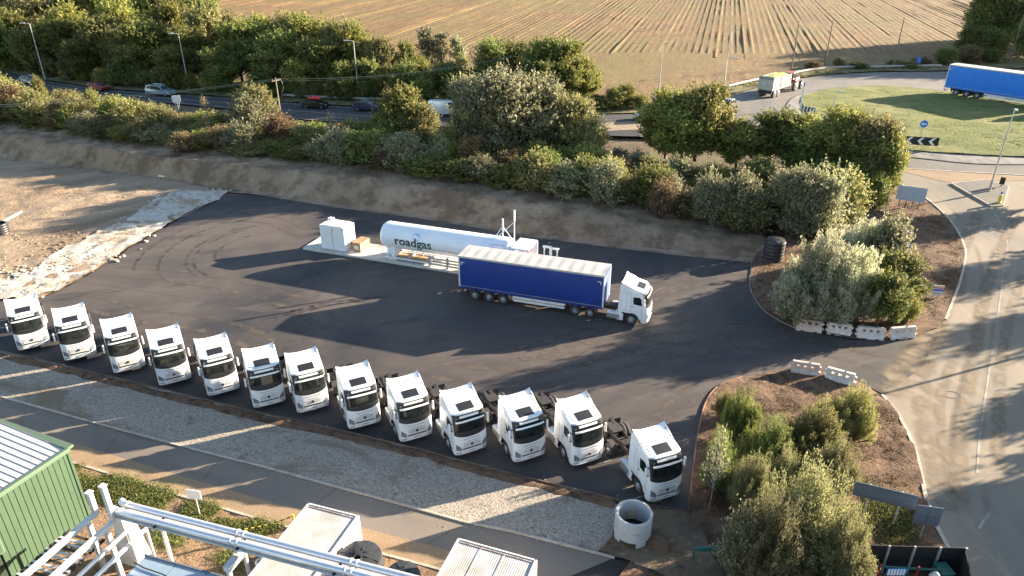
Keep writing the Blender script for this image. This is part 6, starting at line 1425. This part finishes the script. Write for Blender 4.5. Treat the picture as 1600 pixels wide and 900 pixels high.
def proto_willow(seed, m, H=6, Wd=6, shoots=150, per=230, leaf=.11, plumes=34):
    """ragged feathery bush: leaning plumes of narrow leaves, each with its own tip"""
    rng = np.random.default_rng(seed); mb = MB(); P = []; N = []; T_ = []; A_ = []
    for k in range(plumes):
        a = rng.uniform(0, 6.283); sp = math.sqrt(rng.uniform(.01, 1)) * Wd * .44; hh = H * (1.0 - .62 * (sp / (Wd * .5)) ** 1.5) * rng.uniform(.62, 1.06)
        s0 = Vector((math.cos(a) * sp * .2, math.sin(a) * sp * .2, 0)); b = Vector((math.cos(a) * sp, math.sin(a) * sp, hh)); mid = s0.lerp(b, .5) + Vector((math.cos(a) * sp * .25, math.sin(a) * sp * .25, 0))
        tp = rng.uniform(.1, .8); pw = rng.uniform(.09, .17) * Wd
        for q_ in range(max(3, shoots // plumes)):
            oa = rng.uniform(0, 6.283); ow = pw * math.sqrt(rng.uniform(0, 1)); of = Vector((math.cos(oa) * ow, math.sin(oa) * ow, 0)); tip = b + of * 1.25 + Vector((rng.normal(0, .04) * Wd, rng.normal(0, .04) * Wd, -ow * rng.uniform(.0, 2.2) + rng.normal(0, .03) * H)); m2 = mid + of * 1.1
            mb.path([s0, m2, tip], .02, 3, [.03, .018, .005])
            f = rng.uniform(.25, 1.04, per) ** .7
            for ff in f:
                q = s0.lerp(m2, ff / .5) if ff < .5 else m2.lerp(tip, (ff - .5) / .5)
                w = .05 * Wd * (1.35 - ff); P.append((q.x + rng.normal(0, w), q.y + rng.normal(0, w), max(.03, q.z + rng.normal(0, w * .8)))); d = rng.normal(0, 1, 3); N.append((d[0], d[1], d[2] * .5 + .35)); T_.append(tp * .7 + .3 * ff); A_.append((math.cos(a) * .5, math.sin(a) * .5, .9))
    return mb.mesh('stems', 'bark', True), leaf_mesh('foliage', P, N, leaf, m, rng, .34, T_, A_), H, Wd
def proto_bare(seed, m, H=5, Wd=2.4, leaves=500, bark='bark_pale'):
    rng = np.random.default_rng(seed); mb = MB(); mb.path([(0, 0, 0), (.05, 0, H * .5), (0, .05, H)], .05, 6, [.06, .04, .008]); P = []
    for k in range(46):
        z = H * rng.uniform(.25, .95); a = rng.uniform(0, 6.283); L = Wd * .5 * (1.1 - z / H) * rng.uniform(.6, 1.2) + .15; e = Vector((math.cos(a) * L, math.sin(a) * L, z + L * .8)); mb.path([(0, 0, z), e * .5 + Vector((0, 0, z * .5)), e], .012, 4, [.018, .012, .004])
        for j in range(leaves // 46): P.append((e.x + rng.normal(0, .15), e.y + rng.normal(0, .15), e.z + rng.normal(0, .2)))
    return mb.mesh('trunk', bark, True), leaf_mesh('foliage', P, rng.normal(0, 1, (len(P), 3)), .10, m, rng, .6), H, Wd
PR = {}
PR['dark'] = [proto_tree(11, 'leaf_dark', leaves=21000), proto_tree(12, 'leaf_dark', leaves=21000, nl=26), proto_tree(13, 'leaf_dark', leaves=21000, nl=16)]
PR['green'] = [proto_tree(21, 'leaf_green', leaves=21000), proto_tree(22, 'leaf_green', leaves=21000, nl=26), proto_tree(23, 'leaf_green', leaves=21000, nl=18)]
PR['olive'] = [proto_tree(31, 'leaf_olive', leaves=19000, nl=24), proto_tree(32, 'leaf_olive', leaves=19000)]
PR['greytree'] = [proto_tree(41, 'leaf_grey', leaves=24000, nl=30, leaf=.17, z0=.12), proto_tree(42, 'leaf_grey', leaves=21000, nl=22, z0=.15)]
PR['sparse'] = [proto_tree(51, 'leaf_olive', leaves=3800, nl=26, lr=(.12, .2), shell=.6, Wd=5, leaf=.2, z0=.3), proto_tree(52, 'leaf_grey', leaves=3800, nl=26, lr=(.12, .2), shell=.6, Wd=5, leaf=.2, z0=.3)]
PR['sh_dark'] = [proto_shrub(61, 'leaf_dark'), proto_shrub(62, 'leaf_dark', nl=16)]
PR['sh_green'] = [proto_shrub(63, 'leaf_green'), proto_shrub(64, 'leaf_green', nl=16)]
PR['sh_olive'] = [proto_shrub(65, 'leaf_olive'), proto_shrub(66, 'leaf_olive', nl=16)]
PR['sh_grey'] = [proto_shrub(67, 'leaf_grey', shoots=70), proto_shrub(68, 'leaf_grey', nl=16)]
PR['sh_yellow'] = [proto_shrub(69, 'leaf_yellow'), proto_shrub(70, 'leaf_yellow', nl=10)]
PR['sh_rust'] = [proto_shrub(71, 'leaf_rust', leaves=4500, shoots=80), proto_shrub(72, 'leaf_rust', leaves=4000, shoots=90)]
PR['willow'] = [proto_willow(81, 'leaf_willow', 6, 6, 240, 200, .11, 30), proto_willow(82, 'leaf_willow', 5, 6, 220, 200, .11, 26)]
PR['nearwillow'] = [proto_willow(83, 'leaf_nearolive', 6, 6.5, 320, 165, .085, 44), proto_willow(84, 'leaf_yellow', 4.5, 5, 230, 150, .075, 34), proto_willow(85, 'leaf_weed', 4.5, 5, 230, 150, .08, 34)]
PR['bare'] = [proto_bare(91, 'leaf_grey'), proto_bare(92, 'leaf_rust')]
COLW = {'dark': 'dark green', 'green': 'green', 'olive': 'olive green', 'greytree': 'grey-green', 'sparse': 'thin pale', 'sh_dark': 'dark green', 'sh_green': 'green', 'sh_olive': 'olive', 'sh_grey': 'grey-green', 'sh_yellow': 'yellowish', 'sh_rust': 'rusty brown', 'willow': 'pale feathery', 'nearwillow': 'feathery', 'bare': 'nearly leafless'}
vr = random.Random(77); REG = []
def plant(kind, px, py, ytop, wpx, where, label=None, var=None, P=None, hh=None, ww=None):
    p = T(px, py) if P is None else Vector(P); tm, cm, H, Wd = PR[kind][var if var is not None else vr.randrange(len(PR[kind]))]
    h = hh if hh else max(.6, zfor(p.y, ytop) - p.z); w = ww if ww else wpx / pxm((p.x, p.y, p.z + h / 2))
    tree = not kind.startswith('sh_') and kind not in ('willow', 'nearwillow', 'bare')
    t = thing('tree' if tree else 'shrub', label or '', 'tree' if tree else 'shrub', p, vr.uniform(0, 6.28), where)
    kk = .92 if kind in ('willow', 'nearwillow', 'bare') else .88
    t.scale = (w / Wd * kk, w / Wd * vr.uniform(.92, 1.08) * kk, h / H * .94)
    link('trunk' if tree else 'stem', tm, t); link('crown' if tree else 'foliage', cm, t)
    if not label: REG.append((where, kind, prj((p.x, p.y, p.z + h / 2))[0], t))
    return t
# --- the wood beyond the main road: rows of trees
WOOD = [ # kind, base x, base y, top y, width px
 ('green', -20, 100, 8, 90), ('dark', 30, 105, 12, 80), ('olive', 60, 96, -8, 90), ('dark', 95, 116, 30, 80), ('green', 130, 108, 2, 85), ('dark', 165, 122, 24, 90), ('green', 205, 112, -4, 90), ('olive', 188, 124, 40, 50), ('dark', 245, 126, 30, 90), ('green', 285, 114, 2, 85), ('dark', 315, 131, 38, 85), ('olive', 345, 120, 8, 80), ('dark', 380, 134, 30, 90), ('green', 410, 126, 24, 80), ('sparse', 375, 118, 10, 50), ('dark', 440, 138, 45, 90), ('olive', 455, 126, 20, 75), ('green', 490, 132, 22, 90), ('dark', 505, 146, 60, 85), ('olive', 535, 136, 28, 85), ('green', 565, 140, 34, 80), ('dark', 575, 152, 90, 70), ('olive', 600, 146, 55, 55), ('dark', 636, 142, 62, 45),
 ('sparse', 668, 132, 38, 42), ('sparse', 692, 134, 44, 42), ('sparse', 716, 136, 52, 38), ('dark', 640, 158, 96, 70), ('green', 650, 150, 88, 60), ('dark', 700, 160, 100, 80), ('sparse', 722, 152, 80, 46),
 ('dark', 770, 155, 58, 80), ('dark', 805, 152, 62, 85), ('dark', 850, 160, 56, 90), ('green', 880, 158, 62, 80), ('dark', 840, 165, 90, 90), ('green', 912, 163, 92, 62), ('green', 895, 166, 100, 70), ('dark', 870, 168, 110, 70),
 ('dark', 40, 80, -30, 90), ('green', 110, 86, -30, 90), ('dark', 180, 90, -28, 95), ('green', 250, 95, -22, 90), ('dark', 10, 70, -40, 90), ('dark', 320, 104, -8, 80), ('olive', 75, 75, -40, 90), ('olive', 150, 78, -45, 90), ('green', -60, 80, -40, 120), ('green', 215, 84, -40, 90), ('olive', 290, 94, -25, 80), ('dark', 0, 112, 25, 70), ('dark', 60, 118, 40, 70), ('dark', 130, 126, 60, 70), ('dark', 210, 132, 70, 70), ('dark', 280, 137, 70, 70), ('dark', 350, 142, 74, 70), ('dark', 420, 148, 80, 70), ('green', 470, 152, 92, 60), ('dark', 540, 155, 95, 60)]
for k, x, b, t_, w in WOOD: plant(k, x, b, t_, w, 'trees of the wood beyond the main road')
for x in range(-10, 640, 24):                        # low edge growth at the foot of the wood
    y = float(np.interp(x, [0, 72, 175, 275, 370, 440, 512, 690], [106, 120, 135, 141, 148, 153, 157, 162])); plant(vr.choice(['sh_dark', 'sh_dark', 'sh_green', 'sh_olive']), x + vr.uniform(-6, 6), y + vr.uniform(-3, 0), y - vr.uniform(20, 34), vr.uniform(30, 44), 'bushes at the foot of the wood')
for x, b, t_, w in ((660, 164, 122, 60), (720, 166, 118, 70), (760, 168, 120, 70), (960, 170, 136, 46), (978, 168, 132, 40), (940, 172, 150, 44), (1000, 170, 148, 34), (925, 172, 146, 36)): plant('sh_dark' if x < 970 else 'sh_green', x, b, t_, w, 'bushes along the far verge')
for x, b, t_, w in ((1270, 108, 96, 34), (1310, 104, 90, 22), (1395, 104, 92, 30), (1440, 102, 88, 40), (1475, 100, 74, 44), (1510, 98, 70, 50), (1545, 98, 74, 40), (1420, 106, 96, 40), (1340, 107, 97, 40)): plant(vr.choice(['sh_rust', 'sh_dark', 'sh_olive']), x, b, t_, w, 'scrub on the field edge behind the roundabout')
for i, (k, x, b, t_, w) in enumerate((('dark', 1530, 80, -30, 70), ('dark', 1560, 84, -20, 70), ('dark', 1600, 90, -10, 70), ('sparse', 1545, 78, -25, 50), ('green', 1590, 92, 26, 46), ('dark', 1640, 88, -40, 90), ('dark', 1575, 64, -60, 80), ('dark', 1620, 60, -70, 90), ('dark', 1680, 70, -60, 110), ('dark', 1720, 90, -50, 110), ('sparse', 1520, 74, -20, 50), ('dark', 1510, 92, 40, 46), ('dark', 1545, 96, 46, 50), ('dark', 1650, 100, 10, 90))): plant(k, x, b, t_, w, 'trees of the dark wood at the top right corner')

# --- the hedge between the yard and the main road
HX = [-60, 0, 100, 200, 400, 600, 800, 975, 1050, 1125, 1175]; HY = [192, 199, 211, 227, 248, 268, 300, 321, 343, 360, 372]
def hy(x): return float(np.interp(x, HX, HY))
kinds_l = ['sh_olive', 'sh_green', 'sh_rust', 'sh_yellow', 'sh_dark', 'sh_olive', 'sh_grey']; kinds_m = ['sh_dark', 'sh_green', 'sh_olive', 'sh_dark', 'sh_grey', 'sh_rust', 'sh_dark']; kinds_r = ['sh_dark', 'sh_grey', 'sh_dark', 'sh_green', 'sh_olive', 'sh_dark', 'sh_olive', 'sh_grey', 'sh_rust']
x = -50
while x < 1190:                                      # front row on the bank top
    ks = kinds_l if x < 420 else kinds_m if x < 820 else kinds_r
    y = hy(x) - vr.uniform(7, 13); h = vr.uniform(14, 36) if x < 500 else vr.uniform(24, 54) if x < 850 else vr.uniform(30, 64)
    plant(vr.choice(ks), x, y, y - h, vr.uniform(46, 84) * (1 if x < 600 else 1.2), 'shrubs of the hedge along the bank top'); x += vr.uniform(20, 32) * (1 if x < 600 else 1.2)
x = -40
while x < 1220:                                      # back rows
    ks = kinds_l if x < 420 else kinds_m if x < 820 else kinds_r
    for dy, hh in ((22, 38), (36, 36)):
        if x < 560: hh = 25
        if x > 560: hh += 3
        y = hy(x) - dy * (1 if x < 800 else 1.5) - vr.uniform(0, 5); plant(vr.choice(ks), x + vr.uniform(-10, 10), y, y - vr.uniform(.6, 1.25) * hh, vr.uniform(46, 86), 'shrubs in the depth of the hedge')
    x += vr.uniform(26, 36)
HT = [('sh_green', 5, 175, 112, 50), ('sh_yellow', 18, 180, 124, 60), ('sh_rust', 30, 186, 134, 46), ('sh_olive', 60, 192, 140, 60), ('sh_green', 72, 178, 122, 24), ('sh_rust', 95, 196, 158, 40), ('sh_olive', 125, 196, 150, 60), ('sh_green', 152, 184, 142, 30), ('sh_green', 185, 196, 152, 60), ('sh_yellow', 210, 208, 156, 60), ('sh_olive', 235, 205, 160, 50), ('sh_olive', 262, 212, 168, 60), ('bare', 244, 192, 156, 24), ('bare', 330, 215, 148, 26), ('bare', 328, 222, 178, 22), ('sh_rust', 290, 238, 208, 60), ('sh_grey', 380, 236, 190, 60), ('olive', 403, 205, 132, 66), ('sh_grey', 395, 212, 150, 70), ('sh_rust', 440, 228, 178, 60), ('bare', 522, 232, 174, 26), ('sh_green', 552, 226, 186, 50), ('sh_olive', 480, 230, 196, 60),
 ('green', 635, 222, 134, 90), ('sh_green', 600, 225, 172, 70), ('olive', 655, 226, 160, 70), ('greytree', 735, 236, 112, 80), ('greytree', 790, 246, 104, 130), ('greytree', 835, 244, 112, 110), ('olive', 880, 246, 150, 100), ('sh_olive', 910, 244, 178, 80), ('sh_grey', 690, 262, 218, 50), ('sh_olive', 700, 250, 196, 60), ('green', 1040, 246, 138, 100), ('green', 1085, 250, 130, 110), ('green', 1062, 252, 160, 120), ('sh_yellow', 960, 296, 248, 40), ('sh_yellow', 1012, 290, 244, 40), ('sh_rust', 1032, 340, 282, 60), ('sh_grey', 945, 316, 248, 70), ('sh_olive', 840, 300, 240, 70), ('sh_rust', 880, 300, 275, 60),
 ('green', 1150, 262, 186, 90), ('dark', 1200, 262, 170, 100), ('green', 1245, 262, 176, 100), ('green', 1300, 288, 166, 110), ('olive', 1340, 296, 182, 96), ('green', 1366, 308, 208, 70), ('dark', 1330, 300, 220, 110), ('dark', 1260, 285, 205, 110), ('sh_dark', 1180, 320, 250, 90), ('sh_grey', 1150, 355, 270, 80), ('sh_grey', 1105, 350, 268, 60), ('greytree', 1240, 370, 258, 90), ('sh_grey', 1275, 372, 262, 90), ('sh_olive', 1310, 350, 270, 80), ('sh_dark', 1215, 350, 280, 70), ('sh_dark', 1290, 330, 262, 80), ('sh_dark', 1360, 322, 270, 60)]
for k, x, b, t_, w in HT: plant(k, x, b, t_, w, 'taller trees and shrubs standing out of the hedge')
# --- bushes of the roadside bed and the near bed
for lab, k, x, b, t_, w, v in (('pale feathery willow bush behind the left barriers, biggest of the roadside bed', 'willow', 1268, 500, 345, 140, 0), ('pale feathery willow bush above the third barrier', 'willow', 1318, 502, 362, 120, 1), ('pale yellow willow bush in front of the dark bin', 'willow', 1342, 430, 325, 120, 1), ('grey-green bush between the pale willow and the back-to-front sign', 'sh_grey', 1375, 440, 340, 90, 0), ('small dark green tree right of the pale willow', 'dark', 1395, 490, 395, 96, 0), ('small dark tree above the rightmost water barrier', 'dark', 1368, 510, 420, 84, 1), ('low green bush at the right end of the four barriers', 'sh_green', 1412, 505, 455, 46, 0), ('grey-green willow shrub low behind the first barrier', 'sh_grey', 1240, 500, 430, 60, 1),
  ('bright green young bush at the left tip of the near bed', 'nearwillow', 1150, 690, 592, 70, 2), ('yellowish feathery bush behind the pale barrier of the near bed', 'nearwillow', 1318, 690, 584, 92, 1), ('olive bush in the middle of the near bed', 'nearwillow', 1262, 720, 615, 110, 1), ('green bush left of the middle of the near bed', 'nearwillow', 1195, 735, 632, 90, 2), ('large feathery olive willow at the bottom of the near bed', 'nearwillow', 1240, 880, 700, 190, 0), ('feathery olive willow bush at the bottom edge right of the green gate', 'nearwillow', 1185, 925, 740, 140, 0), ('dull green bush beside the rightmost parked lorry', 'nearwillow', 1120, 770, 650, 70, 2), ('olive bush at the bottom edge left of the black netting', 'nearwillow', 1300, 930, 770, 110, 0), ('yellow-green bush at the upper left rim of the near bed', 'nearwillow', 1135, 655, 600, 56, 1), ('olive bush between the birch sapling and the big willow', 'nearwillow', 1165, 800, 690, 90, 0), ('olive bush in the hollow of the near bed', 'nearwillow', 1215, 775, 690, 90, 0), ('pale olive bush right above the big willow', 'nearwillow', 1292, 770, 668, 90, 0), ('yellowish bush left below the pale barrier', 'nearwillow', 1282, 680, 612, 70, 1), ('grey-green bush at the bottom edge beside the green gate', 'sh_grey', 1150, 915, 800, 90, 0)):
    plant(k, x, b, t_, w, None, lab, v)
plant('bare', 1108, 797, 668, 50, None, 'slim pale birch sapling beside the rightmost parked lorry', 0)
# --- unseen trees added at right to shade the road; nearer ones replace a building
for i, (X, Y, h, w) in enumerate(((74, 63, 11, 9), (70, 70, 9, 8), (80, 57, 10, 9), (64, 80, 9, 7), (52, 40, 9, 8), (47, 33, 9, 9), (56, 47, 7, 6), (44, 27, 9, 9), (41, 21, 8, 9), (50, 24, 10, 10))):
    plant('dark' if i % 2 else 'green', 0, 0, 0, 0, 'unseen trees added outside the right edge', 'unseen tree added beyond the right edge to throw a shadow on the road', None, (X, Y, hgt(X, Y)), h, w)
# labels for the planted rows: by kind and order from the left
from collections import defaultdict
gr_ = defaultdict(list)
for wh, k, xx, t in REG: gr_[(wh, COLW[k], t['category'])].append((xx, t))
ORDN = {1: 'first', 2: 'second', 3: 'third'}
def ordn(i): return ORDN.get(i, '%d%s' % (i, 'th' if 10 <= i % 100 <= 20 else {1: 'st', 2: 'nd', 3: 'rd'}.get(i % 10, 'th')))
WL = {'trees of the wood beyond the main road': 'in the wood beyond the main road', 'bushes at the foot of the wood': 'at the foot of the wood', 'bushes along the far verge': 'along the far verge', 'scrub on the field edge behind the roundabout': 'on the field edge behind the roundabout', 'trees of the dark wood at the top right corner': 'in the dark wood at top right', 'shrubs of the hedge along the bank top': 'in the hedge front on the bank', 'shrubs in the depth of the hedge': 'deep inside the hedge', 'taller trees and shrubs standing out of the hedge': 'standing out of the hedge'}
for (wh, col, cat), L in gr_.items():
    L.sort(key=lambda q: q[0])
    for i, (xx, t) in enumerate(L):
        t['label'] = ('%s %s %s' % (col, cat, WL[wh])) + (', %s such from left' % ordn(i + 1) if len(L) > 1 else '')
# --- weeds and litter as ground cover
def scatter(name, label, cat, m, poly, n, size, seed, hmax=.3, clump=.5, drape=True, cl=None):
    rng = np.random.default_rng(seed); W_ = poly; xs = [p[0] for p in W_]; ys = [p[1] for p in W_]
    def inside(x, y):
        c = False; j = len(W_) - 1
        for i in range(len(W_)):
            if (W_[i][1] > y) != (W_[j][1] > y) and x < (W_[j][0] - W_[i][0]) * (y - W_[i][1]) / (W_[j][1] - W_[i][1]) + W_[i][0]: c = not c
            j = i
        return c
    P = []; tt = []
    while len(P) < n:
        x, y = rng.uniform(min(xs), max(xs)), rng.uniform(min(ys), max(ys))
        if not inside(x, y): continue
        d = noise.noise(Vector((x * .55, y * .55, seed)))
        if d < clump - .55: continue
        z = hgt(x, y); k = rng.integers(14, 34); s = rng.uniform(.12, .32) * (1 + max(0, d)); tp = rng.uniform(.1, .9)
        for q in range(k):
            P.append((x + rng.normal(0, s), y + rng.normal(0, s), z + .08 + abs(rng.normal(0, hmax * .5)))); tt.append(tp)
    me = leaf_mesh(name, P, rng.normal(0, .6, (len(P), 3)) + np.array([0, 0, .7]), size, m, rng, .5, tt); return tag(link(name, me), label, cat, None, 'stuff')
vl = P2(VLOW)
scatter('weeds', 'patchy green weeds in the verge along the service road', 'weeds', 'leaf_weed', P2([(118, 727), (250, 769), (400, 814), (500, 842), (420, 862), (330, 835), (230, 805), (140, 770), (125, 745)]), 46000, .05, 4, .13, .46)
scatter('weeds', 'sparse weeds on the bark around the pipe posts', 'weeds', 'leaf_weed', P2([(220, 800), (420, 870), (380, 900), (240, 850)]), 4500, .05, 5, .14, .6)
scatter('weeds', 'low green weeds around the signs of the near bed', 'weeds', 'leaf_weed', P2([(1310, 745), (1400, 770), (1440, 800), (1460, 850), (1340, 850), (1300, 800)]), 12000, .055, 6, .25, .55)
scatter('dry_grass', 'dry grass and leaf litter over the near planting bed', 'grass', 'leaf_rust', P2([(1165, 595), (1240, 580), (1330, 600), (1400, 650), (1435, 740), (1440, 790), (1300, 740), (1150, 900), (1090, 850), (1100, 700)]), 30000, .045, 7, .12, .35)
scatter('dry_grass', 'dry grass and leaf litter over the roadside bed', 'grass', 'leaf_rust', PT([(1180, 420), (1330, 330), (1400, 295), (1480, 345), (1504, 390), (1485, 470), (1460, 510), (1330, 525), (1240, 508), (1185, 470)]), 22000, .06, 8, .15, .45)
scatter('rough_grass', 'rough olive grass under the hedge along the bank top', 'grass', 'leaf_olive', PT([(-60, 190), (200, 225), (400, 246), (600, 266), (800, 298), (975, 319), (1050, 341), (1175, 370), (1190, 340), (1000, 270), (600, 235), (200, 200), (-60, 160)]), 60000, .10, 9, .5, .4)
scatter('rough_grass', 'rough grass on the far verge of the main road and roundabout', 'grass', 'leaf_olive', PT([(0, 108), (275, 145), (440, 158), (690, 174), (930, 178), (1090, 165), (1215, 126), (1370, 111), (1470, 110), (1470, 104), (1290, 106), (1150, 132), (1010, 160), (690, 165), (370, 142), (0, 100)]), 26000, .12, 10, .4, .4)
scatter('lawn_grass', 'short mown grass of the roundabout island', 'grass', 'leaf_weed', PT([(1262, 165), (1290, 145), (1390, 140), (1520, 155), (1640, 168), (1700, 230), (1520, 238), (1420, 230), (1330, 208)]), 70000, .11, 12, .10, .2)
